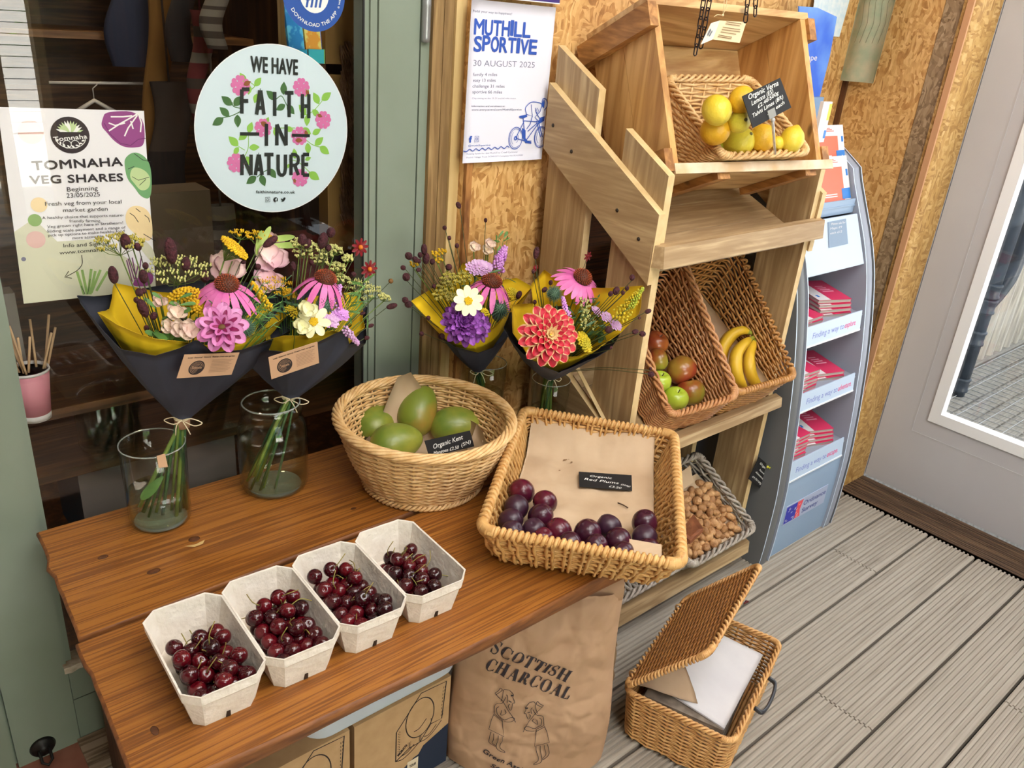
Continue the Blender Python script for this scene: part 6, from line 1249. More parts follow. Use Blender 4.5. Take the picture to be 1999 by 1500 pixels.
for x0, x1, inner in ((1.942, 2.0, 1), (2.312, 2.362, 0)):
    mb = MB(); out = PF + [(1.40, 1.215), (1.40, 0)]; xa, xb = (x0, x0 + .004) if inner else (x1 - .004, x1); prism(mb, out, xa, xb, 0, 1)
    for (ya, za), (yb, zb) in zip(PF[:-1], PF[1:]):            # rounded front return of the flange
        k = 6; r0 = [(x0 + (x1 - x0) * i / k, ya + .012 * (1 - math.sin(PI * i / k)) ** 1.5, za) for i in range(k + 1)]; r1 = [(x0 + (x1 - x0) * i / k, yb + .012 * (1 - math.sin(PI * i / k)) ** 1.5, zb) for i in range(k + 1)]; mb.grid([r0, r1], 0 if inner else 2)
    xa, xb = (x1 - .004, x1) if inner else (x0, x0 + .004); prism(mb, out, xa, xb, 2, 1); mb.build('side_panel', [GDK, EDGE, GIN], ms)
mb = MB(); mb.box((2.0, 1.39, 0), (2.312, 1.40, 1.30)); mb.build('back_panel', GIN, ms)
mb = MB(); G = [[(x, pfy(z) + .012, z) for x in (2.0, 2.312)] for z in np.linspace(0, .272, 8)]; mb.grid(G, 0, False, .003); mb.build('front_panel', GLV, ms)
MAPS = mat('map_pink', (214, 52, 96), .4); MAPW = mat('map_white', (226, 222, 222), .5); MAPB = mat('map_blue', (40, 120, 200), .4); MAPO = mat('map_orange', (238, 112, 84), .4); MAPP = mat('map_pages', (176, 168, 158), .7)
shelf_lab = (('escape.', .274, .334, ' third tier of the map stand'), ('adventure.', .490, .545, ' second tier of the map stand'), ('explore.', .678, .735, ' top open tier of the map stand'))
def folded_map(c, yaw, cover, lab, grp, wd=.115, dp=.135, th=.011, pitch=0.0):
    ex_, ey_ = np.array([math.cos(yaw), math.sin(yaw), 0]), np.array([-math.sin(yaw) * math.cos(pitch), math.cos(yaw) * math.cos(pitch), math.sin(pitch)]); ez_ = np.cross(ex_, ey_); f = lambda V: c + np.asarray(V, float) @ np.array([ex_, ey_, ez_])
    t = thing('folded_map', lab, 'map', c, grp); mb = MB(); mb.box((-wd / 2, -dp / 2, .001), (wd / 2, dp / 2, th - .001), 0, f); mb.build('pages', MAPP, t)
    mb = MB(); mb.box((-wd / 2 - .001, -dp / 2 - .0015, th - .001), (wd / 2 + .001, dp / 2, th), 0, f); mb.box((-wd / 2 - .001, -dp / 2 - .0015, 0), (wd / 2 + .001, dp / 2, .001), 0, f); mb.box((wd / 2, -dp / 2, 0), (wd / 2 + .0015, dp / 2, th), 0, f)
    mb.box((-wd / 2 - .001, -dp / 2 - .0017, th), (-wd / 2 + .042, dp / 2, th + .0002), 1, f); mb.box((-wd / 2 - .001, dp / 2 - .035, th + .0002), (-wd / 2 + .042, dp / 2 + .0003, th + .0004), 2, f); mb.box((-wd / 2 + .012, -dp / 2 + .02, th + .0002), (-wd / 2 + .02, -dp / 2 + .034, th + .0004), 2, f)
    for k in range(4): mb.box((wd * .0 + .0, -dp * .1 + k * .012, th), (wd * .34 - k * .004, -dp * .1 + k * .012 + .005, th + .0002), 3, f)
    mb.build('cover', [cover, MAPW, MAPB, mat('map_lettering', (240, 170, 190), .5)], t)
for word, z0, z1, tn in shelf_lab:
    y0 = pfy((z0 + z1) / 2) + .006; mb = MB(); zt = z1 + .002
    mb.box((2.0, y0 + .004, z0), (2.312, 1.39, z0 + .004)); mb.hexa([(2.0, y0 + .004, zt - .02), (2.312, y0 + .004, zt - .02), (2.312, 1.39, zt + .03), (2.0, 1.39, zt + .03), (2.0, y0 + .004, zt - .016), (2.312, y0 + .004, zt - .016), (2.312, 1.39, zt + .034), (2.0, 1.39, zt + .034)]); mb.build('map_tray', GIN, ms)
    mb = MB(); mb.hexa([(2.0, y0 - .004, z0), (2.302, y0 - .004, z0), (2.302, y0 + .003, z0), (2.0, y0 + .003, z0), (2.0, y0 + .003, z1), (2.302, y0 + .003, z1), (2.302, y0 + .006, z1), (2.0, y0 + .006, z1)]); lb = mb.build('shelf_lip', GWH, ms)
    mb = MB(); mb.box((2.0, y0 - .0055, z0 - .003), (2.302, y0 - .0005, z0 + .002)); mb.build('lip_edge', mat('white_edge', (236, 240, 246), .3), ms)
    S = Sheet((2.0, y0 - .004, z0), (1, 0, 0), (0, .007, z1 - z0)); h_ = z1 - z0; S.fit("Finding a way to ", (.036, h_ * .34), (.205, h_ * .34), .017, 0, 0, .1, True); S.k -= 0; wl = {'e': .07}; S.fit(word, (.209, h_ * .34), (.285 if len(word) > 8 else .272, h_ * .34), .017, 1, .01, .25, True); S.build('lettering', [mat('label_blue', (110, 120, 196), .6), mat('label_pink', (226, 70, 140), .6)], lb)
    zb = zt - .012
    for k in range(4 if word != 'adventure.' else 2): folded_map(np.array([2.218, y0 + .095 + k * .003, zb + .004 + k * .0135]), R(-14 - 2 * k), MAPS, 'pink map in the right pile on the' + tn, 'pink maps on the' + tn, pitch=.09)
    for k in range({'explore.': 2, 'adventure.': 5, 'escape.': 6}[word]): folded_map(np.array([2.062 + rnd.uniform(-.003, .003), y0 + .09, zb + .004 + k * .0125]), R(rnd.uniform(-4, 4)), MAPS, 'pink map in the left pile on the' + tn, 'pink maps at the left of the' + tn, wd=.10, pitch=.09)
# logo plate
S = Sheet((2.035, pfy(.15) + .0105, .110), (1, 0, 0), (0, 0, 1)); mb = MB(); f = S.fr; mb.hexa([f(0, 0, 0), f(.235, 0, 0), f(.235, .068, 0), f(0, .068, 0), f(0, 0, .003), f(.235, 0, .003), f(.235, .068, .003), f(0, .068, .003)]); o = mb.build('logo_plate', mat('plate_grey', (170, 180, 206), .4), ms)
S.k = .0034; S.rect(.003, .004, .062, .064, 0); S.poly([(.062, .004), (.092, .004), (.084, .03), (.094, .064), (.062, .064)], 1)
for k in range(16): a, b = rnd.uniform(.004, .084), rnd.uniform(.006, .056); S.line([(a, b), (a + .008, b + .003)], .002, 2)
S.fit("Ordnance", (.10, .037), (.228, .037), .017, 3, .01, 0, True); S.fit("Survey", (.10, .011), (.19, .011), .017, 3, .01, 0, True); S.build('logo_print', [mat('logo_blue', (50, 56, 170), .5), mat('logo_red', (224, 80, 90), .5), MAPW, mat('logo_text', (74, 84, 150), .5)], o)
# upper box front with a note, orange maps, header
y0, y1 = pfy(.865) + .004, pfy(1.0) + .004
mb = MB(); mb.hexa([(2.0, y0, .868), (2.305, y0, .868), (2.305, y0 + .004, .868), (2.0, y0 + .004, .868), (2.0, y1, 1.0), (2.305, y1, 1.0), (2.305, y1 + .004, 1.0), (2.0, y1 + .004, 1.0)]); mb.box((2.0, y0 + .004, .864), (2.312, 1.39, .868)); o = mb.build('upper_box', mat('white_box_panel', (190, 206, 226), .35), ms)
S = Sheet((2.0, y0, .868), (1, 0, 0), (0, y1 - y0, .132)); S.px([(1681, 440), (1686, 460), (1689, 492)], .0015, 0); S.px([(1683, 438), (1690, 500)], .0008, 0); S.build('scratch', mat('scratch_grey', (150, 156, 180), .6), o)
S = Sheet((2.0, y0 - .001, .868), (1, 0, 0), (0, y1 - y0, .132)); nt = thing('grey_note', 'small grey card with white writing stuck on the map stand', 'card', S.fr(*S.uv(1637, 480))); q = [S.fr(*S.uv(*p), .001) for p in ((1618, 484), (1655, 476), (1651, 427), (1616, 434))]; mb = MB(); mb.hexa([a - S.N * .0009 for a in q] + q); mb.build('card', mat('slate_note', (126, 146, 170), .5), nt)
S.k = .0016; S.fit("Please ask for", (1622, 440), (1650, 436), .006, 0, 0, .2); S.fit("Maps £9", (1620, 449), (1643, 445), .006, 0, 0, .2); S.fit("each £12", (1620, 458), (1643, 454), .006, 0, 0, .2); S.build('handwriting', MAPW, nt)
def upright_map(c, h_, wd, lean, lab):
    ex_ = np.array([1, -.02, 0]); ey_ = np.array([0, math.sin(lean), math.cos(lean)]); nz_ = np.cross(ex_, ey_); f = lambda V: c + np.asarray(V, float) @ np.array([ex_, ey_, nz_]); t = thing('standing_map', lab, 'map', c, 'orange maps at the top of the stand')
    mb = MB(); mb.box((-wd / 2, 0, -.012), (wd / 2, h_, 0), 0, f); mb.build('pages', MAPP, t); mb = MB(); mb.box((-wd / 2, 0, 0), (wd / 2, h_, .0008), 0, f); mb.box((wd / 2 - .032, 0, .0008), (wd / 2, h_, .0011), 1, f); mb.box((-wd / 2, h_ - .03, .0008), (wd / 2, h_, .0012), 1, f); mb.box((wd / 2 - .045, .004, .0011), (wd / 2 - .001, .034, .0015), 2, f); mb.box((wd / 2 - .014, h_ * .55, .0011), (wd / 2 - .004, h_ * .7, .0014), 2, f)
    for k in range(3): mb.box((-wd / 2 + .008, h_ - .018 + k * .004, .0012), (wd / 2 - .05 - .01 * k, h_ - .0155 + k * .004, .0014), 3, f)
    for k in range(2): mb.box((-wd / 2 + .008, .012 + k * .006, .0008), (wd / 2 - .07, .015 + k * .006, .0011), 1, f)
    mb.build('cover', [MAPO, MAPW, MAPB, mat('map_title', (236, 120, 110), .5)], t)
upright_map(np.array([2.212, pfy(1.03) + .022, 1.035]), .125, .19, .38, 'orange folded map standing in the lower upright pocket of the stand')
upright_map(np.array([2.235, 1.215, 1.13]), .105, .19, .34, 'orange folded map standing in the upper pocket of the stand')
mb = MB(); mb.box((2.0, pfy(1.02) + .012, 1.0), (2.31, pfy(1.02) + .016, 1.04)); mb.box((2.0, pfy(1.02) + .01, 1.02), (2.312, 1.39, 1.024)); mb.box((2.0, 1.20, 1.118), (2.312, 1.39, 1.122)); mb.build('pocket', GLV, ms)
HB = mat('header_blue', (54, 104, 214), .4, c2=(126, 176, 236), scale=5, lo=.42, hi=.7)
mb = MB(); q = [P(1596, 15, 1, 1.345), P(1634, 33, 1, 1.345), P(1620, 110, 1, 1.345), P(1600, 190, 1, 1.345), P(1560, 190, 1, 1.345), P(1560, 12, 1, 1.345)]; mb.add([a for a in q] + [a + (0, .004, 0) for a in q], [(5, 4, 3, 2, 1, 0), (6, 7, 8, 9, 10, 11)] + [(i, (i + 1) % 6, 6 + (i + 1) % 6, 6 + i) for i in range(6)], 0, False); mb.build('header_card', HB, ms)
S = Sheet((2.0, 1.3445, 1.4), (1, 0, 0), (0, 0, 1)); S.fit("ape", (1576, 118), (1594, 118), .016, 0); S.build('header_lettering', MAPW, ms)
mb = MB(); q = P(1598, 190, 1, 1.30); mb.box((q[0] - .05, 1.30, q[2] - .06), (q[0] + .03, 1.318, q[2])); tag(mb.build('small_leaflet', mat('slate_leaflet', (120, 150, 186), .5), loc=q), 'small slate-blue leaflet at the top of the stand, by the crate', 'leaflet')
mb = MB(); q = P(1603, 278, 1, 1.14); mb.box((q[0] - .03, 1.14, q[2]), (q[0] + .012, 1.15, q[2] + .10), 0); mb.box((q[0] - .0, 1.1395, q[2] + .055), (q[0] + .0121, 1.14, q[2] + .095), 1); mb.box((q[0] + .002, 1.1393, q[2] + .01), (q[0] + .0121, 1.14, q[2] + .03), 2); tag(mb.build('guide_booklet', [MAPW, mat('yellow_flash', (224, 226, 70), .5), MAPB], loc=q), 'booklet with a yellow corner standing between the crate and the orange maps', 'booklet')
# ------------------------------------------------------------------ jars of water
JAR = pane('jar_glass', (.965, .985, .975)); WAT = pane('jar_water', (.95, .965, .88)); JRIM = mat('jar_rim_glass', (220, 232, 226), .05, trans=.75, spec=.8)
def jar(name, lab, c, prof_out, wall, water_z):
    t = thing(name, lab, 'jar', c); mb = MB(); inner = [(max(r - wall, 0), z + (wall if i == 0 else 0)) for i, (r, z) in enumerate(prof_out)]
    full = [(0, prof_out[0][1])] + prof_out + [(prof_out[-1][0] - wall * .5, prof_out[-1][1] + wall * .6)] + inner[::-1] + [(0, prof_out[0][1] + wall * 1.6)]
    mb.lathe(full, 48, c, mi=0); mb.build('glass_wall', JAR, t)
    rt, zt = prof_out[-1]; mb = MB(); mb.tube([c + np.array([(rt - wall / 2) * math.cos(a), (rt - wall / 2) * math.sin(a), zt + wall * .5]) for a in np.linspace(0, 2 * PI, 49)[:-1]], wall * .55, 8, True); mb.build('rim', JRIM, t)
    mb = MB(); mb.lathe([(0, .0006), (prof_out[0][0] * .97, .0006), (prof_out[0][0] * 1.0, .002), (prof_out[0][0] * .95, .0032), (0, .0034)], 40, c); mb.build('thick_base', JRIM, t)
    zi = [(r - wall - .0004, z) for r, z in prof_out if z < water_z]; rw_ = float(np.interp(water_z, [z for _, z in prof_out], [r for r, _ in prof_out])) - wall - .0004
    wp = [(0, wall * 1.6 + .0004)] + [(r * .96, wall * 1.6 + .0004) for r, z in zi[:1]] + [(r, z) for r, z in zi if z > wall * 2.5] + [(rw_, water_z), (0, water_z)]
    mb = MB(); mb.lathe(wp, 48, c); mb.build('water', WAT, t); return t
jA, jB = np.array([.380, 1.345, ZT + .0005]), np.array([.603, 1.343, ZT + .0005]); jC, jD = np.array([1.150, 1.355, ZT + .0005]), np.array([1.232, 1.222, ZT + .0005])
straight = lambda r, h: [(r * .86, 0), (r * .97, .004), (r, .014), (r * 1.01, h * .5), (r * 1.05, h)]
jar('glass_jar', 'straight clear glass jar of stems at the left end of the bench', jA, straight(.0535, .158), .0024, .066)
jar('glass_jar', 'round-shouldered glass jar with a thick lip, second from the left', jB, [(.052, 0), (.062, .004), (.066, .016), (.0665, .10), (.066, .128), (.061, .146), (.0555, .154), (.0545, .160), (.0575, .164), (.0585, .172), (.0575, .180), (.055, .183)], .003, .105)
jar('glass_jar', 'clear glass jar behind the mango basket', jC, straight(.043, .145), .0022, .07)
jar('glass_jar', 'clear glass jar between the plum basket and the shelf post', jD, straight(.043, .135), .0022, .06)

# ------------------------------------------------------------------ flowers
YEL = mat('yellow_tissue', (240, 204, 24), .75, c2=(228, 188, 18), scale=10, bump=.5, bscale=16); NAV = mat('navy_paper', (50, 54, 68), .7, c2=(42, 45, 58), scale=10, bump=.4, bscale=14)
ST1 = mat('stem_green', (88, 112, 44), .5, c2=(118, 138, 58), scale=30); ST2 = mat('dark_stem', (62, 70, 36), .6); LEAF = mat('leaf_green', (68, 108, 48), .5, c2=(92, 136, 60), scale=30); DLEAF = mat('dark_leaf', (40, 74, 42), .5, c2=(60, 100, 54), scale=40)
PETP = mat('coneflower_pink', (206, 92, 160), .5, c2=(226, 122, 182), scale=30); CONE = mat('cone_orange', (176, 74, 24), .6, c2=(112, 40, 20), scale=90); CONED = mat('cone_dark', (84, 44, 24), .7)
BUR = mat('burnet_maroon', (52, 18, 24), .85, c2=(76, 28, 36), scale=160, bump=1, bscale=220); DAHR = mat('dahlia_red', (184, 24, 50), .45, c2=(206, 40, 62), scale=20); DAHE = mat('dahlia_cream_edge', (240, 196, 146), .5); DAHC = mat('dahlia_cream', (240, 208, 150), .5); DAHP = mat('dahlia_purple', (134, 64, 160), .45, c2=(166, 96, 190), scale=24); DAHP2 = mat('dahlia_deep_purple', (96, 34, 110), .5)
BIC = mat('dahlia_pink', (196, 104, 166), .45, c2=(216, 142, 192), scale=20); BIC2 = mat('dahlia_wine', (130, 18, 78), .5); CRM = mat('cosmos_cream', (246, 242, 206), .5, c2=(236, 232, 180), scale=20); YDISC = mat('yellow_disc', (226, 186, 20), .7)
YAR = mat('yarrow_yellow', (228, 186, 14), .7, c2=(206, 158, 10), scale=60); FEN = mat('fennel_yellow', (196, 180, 76), .7, c2=(160, 150, 70), scale=60); FENP = mat('fennel_pale', (206, 204, 128), .7); LILA = mat('lilac_floret', (196, 122, 206), .6, c2=(216, 160, 220), scale=80); LILP = mat('pale_lilac_floret', (216, 180, 216), .6, c2=(200, 150, 200), scale=80)
SWP = mat('sweet_pea_pink', (242, 198, 216), .5, c2=(246, 224, 210), scale=14); PHL = mat('phlox_cream', (236, 216, 190), .55, c2=(226, 196, 186), scale=30); GOLD = mat('goldenrod', (222, 190, 30), .7, c2=(190, 176, 40), scale=50); THI = mat('thistle_green', (60, 92, 76), .6, c2=(96, 124, 96), scale=60); TWINE = mat('pale_twine', (226, 212, 178), .8); CHOC = mat('dark_red_petal', (120, 12, 24), .5)
def petal(mb, base, d, n, L, W, cup=0., droop=0., mi=0, edge=None, tip=.5, k=8):
    """one petal from base along d; n is its upper side"""
    d, n = nrm(d), nrm(n); s = np.cross(n, d); G = []
    for i in range(k):
        t = 1 - (1 - i / (k - 1)) ** 1.5; w_ = W * (.22 + .78 * min(1, t / .5) ** .8) * math.sqrt(max(.004, 1 - max(0, (t - .55) / .45) ** 2.4))
        c = base + d * L * t + n * (cup * L * t * (1 - .3 * t) - droop * L * t * t); G.append([c + s * w_ / 2 * u + n * (abs(u) ** 2) * cup * W * .45 for u in (-1, -.72, 0, .72, 1)])
    V = np.array(G).reshape(-1, 3); m_ = 5
    for j in range(4): mb.add(V, [(i * m_ + j, (i + 1) * m_ + j, (i + 1) * m_ + j + 1, i * m_ + j + 1) for i in range(k - 1)], (edge if edge is not None and j in (0, 3) else mi))
class Bouquet:
    def __init__(s, lab, tie, foot, loc): s.t = thing('bouquet', lab, 'bouquet', loc); s.tie = np.array(tie); s.foot = foot
    def stem(s, mb, p, r=.0012, mi=0, bend=None):
        m_ = (s.tie + p) / 2 + (bend if bend is not None else (0, .0, .012)); mb.tube(bez([s.tie + (rnd.uniform(-.006, .006), rnd.uniform(-.006, .006), 0), m_, p], 12), r, 5, mi=mi)
    def done(s, mb, name, mats): return mb.build(name, mats, s.t)
    def coneflower(s, p, n, R_, droop=.6, k=17):
        mb = MB(); B = basis(n); s.stem(mb, p - B[2] * .01, .0017)
        for i in range(k):
            a = 2 * PI * i / k + rnd.uniform(-.08, .08); d = B[0] * math.cos(a) + B[1] * math.sin(a); petal(mb, p + d * R_ * .22, d, B[2], R_ * rnd.uniform(.78, .9), R_ * .25, .02, droop * rnd.uniform(.8, 1.15), 1)
        m2 = MB(); m2.ball((0, 0, 0), (R_ * .38, R_ * .38, R_ * .34), 16, 10); mb.add(m2.v[0] @ B + p + B[2] * R_ * .05, m2.f, 3)
        for i in range(150):
            t = math.sqrt((i + .5) / 150); a = i * 2.39996; q = np.array([R_ * .38 * math.sin(t * 1.5) * math.cos(a), R_ * .38 * math.sin(t * 1.5) * math.sin(a), R_ * .34 * math.cos(t * 1.5)]); q0 = q @ B + p + B[2] * R_ * .05; q1 = q * 1.16 @ B + p + B[2] * R_ * .05; mb.tube([q0, q1], [R_ * .026, R_ * .008], 4, mi=2, caps=False)
        s.done(mb, 'coneflower', [ST1, PETP, CONE, CONED])
    def dahlia(s, p, n, R_, kind, rows=6, per=14):
        mb = MB(); B = basis(n); s.stem(mb, p - B[2] * .012, .002)
        for r_ in range(rows):
            f = r_ / (rows - 1) if rows > 1 else 0; L = R_ * (1 - .72 * f); el = -.12 + 1.25 * f; cnt = max(6, int(per * (1 - .3 * f)))
            for i in range(cnt):
                a = 2 * PI * (i + .5 * (r_ % 2)) / cnt + rnd.uniform(-.05, .05); rad = B[0] * math.cos(a) + B[1] * math.sin(a); d = rad * math.cos(el) + B[2] * math.sin(el); nn = B[2] * math.cos(el) - rad * math.sin(el)
                b0 = p + B[2] * R_ * (.04 + .16 * f); wd = L * (.44 if kind != 'ball' else .38)
                if kind == 'edge': petal(mb, b0, d, nn, L, wd, .34, .18, 1 if f < .72 else 3, 2)
                elif kind == 'ball': petal(mb, b0, d, nn, L * rnd.uniform(.86, 1.05), wd, .4, .1, rnd.choice((1, 1, 2)))
                else: petal(mb, b0, d, nn, L, L * .36, .25, .1, 2 if f > .2 or i % 9 == 4 else 1, None); 
        m2 = MB(); m2.ball(p + B[2] * R_ * .2, (R_ * .13, R_ * .13, R_ * .1), 12, 8); mb.add(m2.v[0], m2.f, 4)
        for i in range(40):
            a = i * 2.4; q = math.sqrt(i / 40) * R_ * .15; c = p + B[0] * q * math.cos(a) + B[1] * q * math.sin(a) + B[2] * R_ * .24; mb.tube([c, c + B[2] * R_ * .08], [R_ * .016, R_ * .008], 4, mi=4)
        M_ = {'edge': [ST1, DAHR, DAHE, DAHC, YDISC], 'ball': [ST1, DAHP, DAHP2, DAHP, DAHP2], 'bic': [ST1, BIC, BIC2, BIC, CONE]}[kind]; s.done(mb, 'dahlia', M_)
    def bicolour(s, p, n, R_):
        mb = MB(); B = basis(n); s.stem(mb, p - B[2] * .012, .002)
        for r_, (cnt, L, el) in enumerate(((9, 1, -.1), (8, .86, .22), (6, .56, .6))):
            for i in range(cnt):
                a = 2 * PI * (i + .5 * r_) / cnt + .1; rad = B[0] * math.cos(a) + B[1] * math.sin(a); d = rad * math.cos(el) + B[2] * math.sin(el); nn = B[2] * math.cos(el) - rad * math.sin(el); b0 = p + B[2] * R_ * (.03 + .05 * r_)
                petal(mb, b0, d, nn, R_ * L, R_ * L * .52, .22, .1, 1); petal(mb, b0 + nn * .0012, d, nn, R_ * L * .8, R_ * L * .2, .22, .1, 2)
        m2 = MB(); m2.ball(p + B[2] * R_ * .16, (R_ * .2, R_ * .2, R_ * .12), 12, 8); mb.add(m2.v[0], m2.f, 3); s.done(mb, 'dahlia', [ST1, BIC, BIC2, mat('dahlia_eye', (96, 66, 30), .7)])
    def cosmos(s, p, n, R_, k=9):
        mb = MB(); B = basis(n, rnd.uniform(0, 1)); s.stem(mb, p - B[2] * .006, .001)
        for i in range(k):
            a = 2 * PI * i / k; d = B[0] * math.cos(a) + B[1] * math.sin(a); petal(mb, p + d * R_ * .1, d, B[2], R_ * rnd.uniform(.86, .95), R_ * .5, .12, rnd.uniform(.05, .25), 1, tip=.8)
        for i in range(36):
            a = i * 2.4; q = math.sqrt(i / 36) * R_ * .25; c = p + B[0] * q * math.cos(a) + B[1] * q * math.sin(a) + B[2] * R_ * .1; mb.ball(c, R_ * .055, 5, 4, 2)
        s.done(mb, 'cosmos', [ST1, CRM, YDISC])
    def burnet(s, p, L, r, d=(0, 0, 1), bend=None):
        r *= .9
        mb = MB(); d = nrm(d); B = basis(d); s.stem(mb, p - d * L * .5, .0008, 0, bend); m2 = MB(); m2.ball((0, 0, 0), (r, r, L / 2), 10, 8, 1); V = m2.v[0]; V *= (1 + .1 * np.sin(V[:, 2:3] * 2400) * np.sin(np.arctan2(V[:, 1:2], V[:, 0:1]) * 5)); mb.add(V @ B + p, m2.f, 1); s.done(mb, 'burnet_head', [ST2, BUR])
    def umbel(s, p, n, R_, rays=14, mats=None, r=.0019, bits=9, flat=.35, name='fennel_umbel'):
        mb = MB(); B = basis(n); hub = p - B[2] * R_ * .9; s.stem(mb, hub, .0011)
        for i in range(rays):
            a = i * 2.4; q = R_ * math.sqrt((i + .6) / rays); c = p + B[0] * q * math.cos(a) + B[1] * q * math.sin(a) - B[2] * q * flat; mb.tube([hub, (hub + c) / 2 + (c - p) * .12, c], .0005, 4, caps=False)
            for k in range(bits):
                b = k * 2.4; qq = R_ * .2 * math.sqrt(k / bits); e = c + B[0] * qq * math.cos(b) + B[1] * qq * math.sin(b) + B[2] * rnd.uniform(.001, .004); mb.tube([c - B[2] * .003, e], .0003, 3, caps=False); mb.ball(e, (r * .7, r * .7, r), 5, 4, 1)
        s.done(mb, name, mats or [ST1, FEN])
    def dome(s, p, n, Rx, Ry, cnt, r, M_, name, h=.25, bend=None, five=False):
        """flat or domed head of many florets"""
        mb = MB(); B = basis(n); s.stem(mb, p - B[2] * .03, .0014, 0, bend)
        for i in range(cnt):
            a = i * 2.39996; q = math.sqrt((i + .5) / cnt); c = p + B[0] * Rx * q * math.cos(a) + B[1] * Ry * q * math.sin(a) + B[2] * (h * Rx * (1 - q * q) + rnd.uniform(-.001, .001))
            if i % 5 == 0: mb.tube([p - B[2] * .03, c], .0005, 3, caps=False)
            if five:
                for k in range(5): b = 2 * PI * k / 5 + i; petal(mb, c, B[0] * math.cos(b) + B[1] * math.sin(b) + B[2] * .3, B[2], r * 1.3, r, .1, .1, 1, k=4)
            else: mb.ball(c, (r, r, r * .8), 6, 4, 1)
        s.done(mb, name, [ST1, M_])
    def spike(s, a, b, R_, cnt, r, M_, name):
        mb = MB(); a, b = np.array(a), np.array(b); s.stem(mb, a, .0012); mb.tube([a, b], .001, 4); B = basis(b - a)
        for i in range(cnt):
            t = (i + .5) / cnt; an = i * 2.4; q = R_ * (1 - .75 * t); c = a + (b - a) * t + (B[0] * math.cos(an) + B[1] * math.sin(an)) * q * rnd.uniform(.4, 1); mb.ball(c, (r, r, r * rnd.uniform(.8, 1.3)), 6, 4, 1)
        s.done(mb, name, [ST1, M_])
    def thistle(s, p, R_):
        mb = MB(); s.stem(mb, p, .0014); mb.ball(p, R_ * .62, 12, 8, 1)
        for i in range(170):
            z = 1 - 2 * (i + .5) / 170; a = i * 2.39996; d = np.array([math.sqrt(1 - z * z) * math.cos(a), math.sqrt(1 - z * z) * math.sin(a), z]); mb.tube([p + d * R_ * .55, p + d * R_], [R_ * .055, R_ * .006], 4, mi=1, caps=False)
        s.done(mb, 'globe_thistle', [ST1, THI])
    def ruffle(s, p, n, R_, M_, name, cnt=7):
        mb = MB(); B = basis(n); s.stem(mb, p - B[2] * R_ * .3, .0016)
        for i in range(cnt):
            a = 2 * PI * i / cnt * 1.9; f = i / cnt; rad = B[0] * math.cos(a) + B[1] * math.sin(a); d = rad * (1 - .55 * f) + B[2] * (.2 + .8 * f); G = []
            L, W = R_ * (1.05 - .3 * f), R_ * 1.15; sd = nrm(np.cross(d, B[2] + rad * .3)); dn = nrm(d)
            for u in np.linspace(0, 1, 8): G.append([p + dn * L * u + sd * W * v * .5 * math.sin(PI * (.12 + .7 * u)) + B[2] * (.25 * R_ * v * v + .07 * R_ * math.sin(v * 7 + i * 2) * u) for v in np.linspace(-1, 1, 9)])
            mb.grid(G, 1, True, .0004)
        s.done(mb, name, [ST1, M_])
    def leaves(s, p, spread, cnt, L, W, M_=None, name='foliage'):
        mb = MB()
        for i in range(cnt):
            c = p + np.array([rnd.gauss(0, spread[0]), rnd.gauss(0, spread[1]), rnd.gauss(0, spread[2])]); d = nrm([rnd.gauss(0, 1), rnd.gauss(-.4, .6), rnd.gauss(.5, .6)]); petal(mb, c, d, nrm([rnd.gauss(0, .4), -.7, .8]), L * rnd.uniform(.7, 1.3), W * rnd.uniform(.7, 1.2), .1, .2, 0); mb.tube([s.tie + (c - s.tie) * .3, c], .0006, 4, caps=False)
        s.done(mb, name, [M_ or LEAF])
    def wrap(s, rim, r0, M_, name, off=0., bulge=.10, z0=0.0, crumple=.003):
        """paper cone from the tie to a rim polyline (closed); rows are ruled with a soft bulge"""
        p = np.array(rim); n = 160; q = resamp(p, arcparam(p, n)); c = q.mean(0); G = []; ax = nrm(c - s.tie); mb = MB()
        for i in range(n):
            d = q[i] - c; d = nrm(d - ax * (d @ ax)); row = []
            for t in np.linspace(0, 1, 14):
                a = s.tie + ax * z0 + d * (r0 + off); b = q[i] + d * off; w_ = a + (b - a) * t + d * bulge * math.sin(PI * t) * np.linalg.norm(b - a) * .35; w_ = w_ + d * (wob(w_, 24, crumple, 3) + wob(w_, 60, crumple * .4, 9)) * t; row.append(w_)
            G.append(row)
        G.append(G[0]); mb.grid(G, 0, True, .0005); return mb.build(name, M_, s.t)
    def stems(s, ends, mats=(ST1, DLEAF), r=.0021):
        mb = MB()
        for k, e in enumerate(ends): o_ = np.array([rnd.uniform(-.009, .009), rnd.uniform(-.009, .009), 0]); mb.tube(bez([s.tie + o_ + (0, 0, .03), s.tie + o_, (s.tie + e) / 2 + o_ * .7, e], 14), r * rnd.uniform(.75, 1.25), 6, mi=k % 2)
        mb.build('stems', list(mats), s.t)
    def twine(s, bow=True, r=.013, sc=1.0):
        mb = MB(); c = s.tie
        for k in range(3): mb.tube([c + np.array([r * math.cos(a), r * math.sin(a), (k - 1) * .0022]) for a in np.linspace(0, 2 * PI, 17)[:-1]], .0011, 5, True)
        f = c + np.array([-.28 * r * 1.3, -r, 0]); X_ = np.array([.74, -.64, 0])
        for sg in (-1, 1): mb.tube(bez([f, f + X_ * sg * .016 * sc + (0, -.004, .006), f + X_ * sg * .034 * sc + (0, -.006, .0), f + X_ * sg * .018 * sc + (0, -.008, -.006), f], 18), .001, 5)
        mb.tube(bez([f, f + X_ * -.012 + (0, -.004, -.01), f + X_ * -.015 + (0, -.003, -.03)], 8), .001, 5); mb.tube(bez([f, f + X_ * .006 + (0, -.004, -.012), f + X_ * .012 + (0, -.003, -.026)], 8), .001, 5); mb.build('twine_bow', TWINE, s.t)
def F(x, y, yv): return P(x, y, 1, yv)
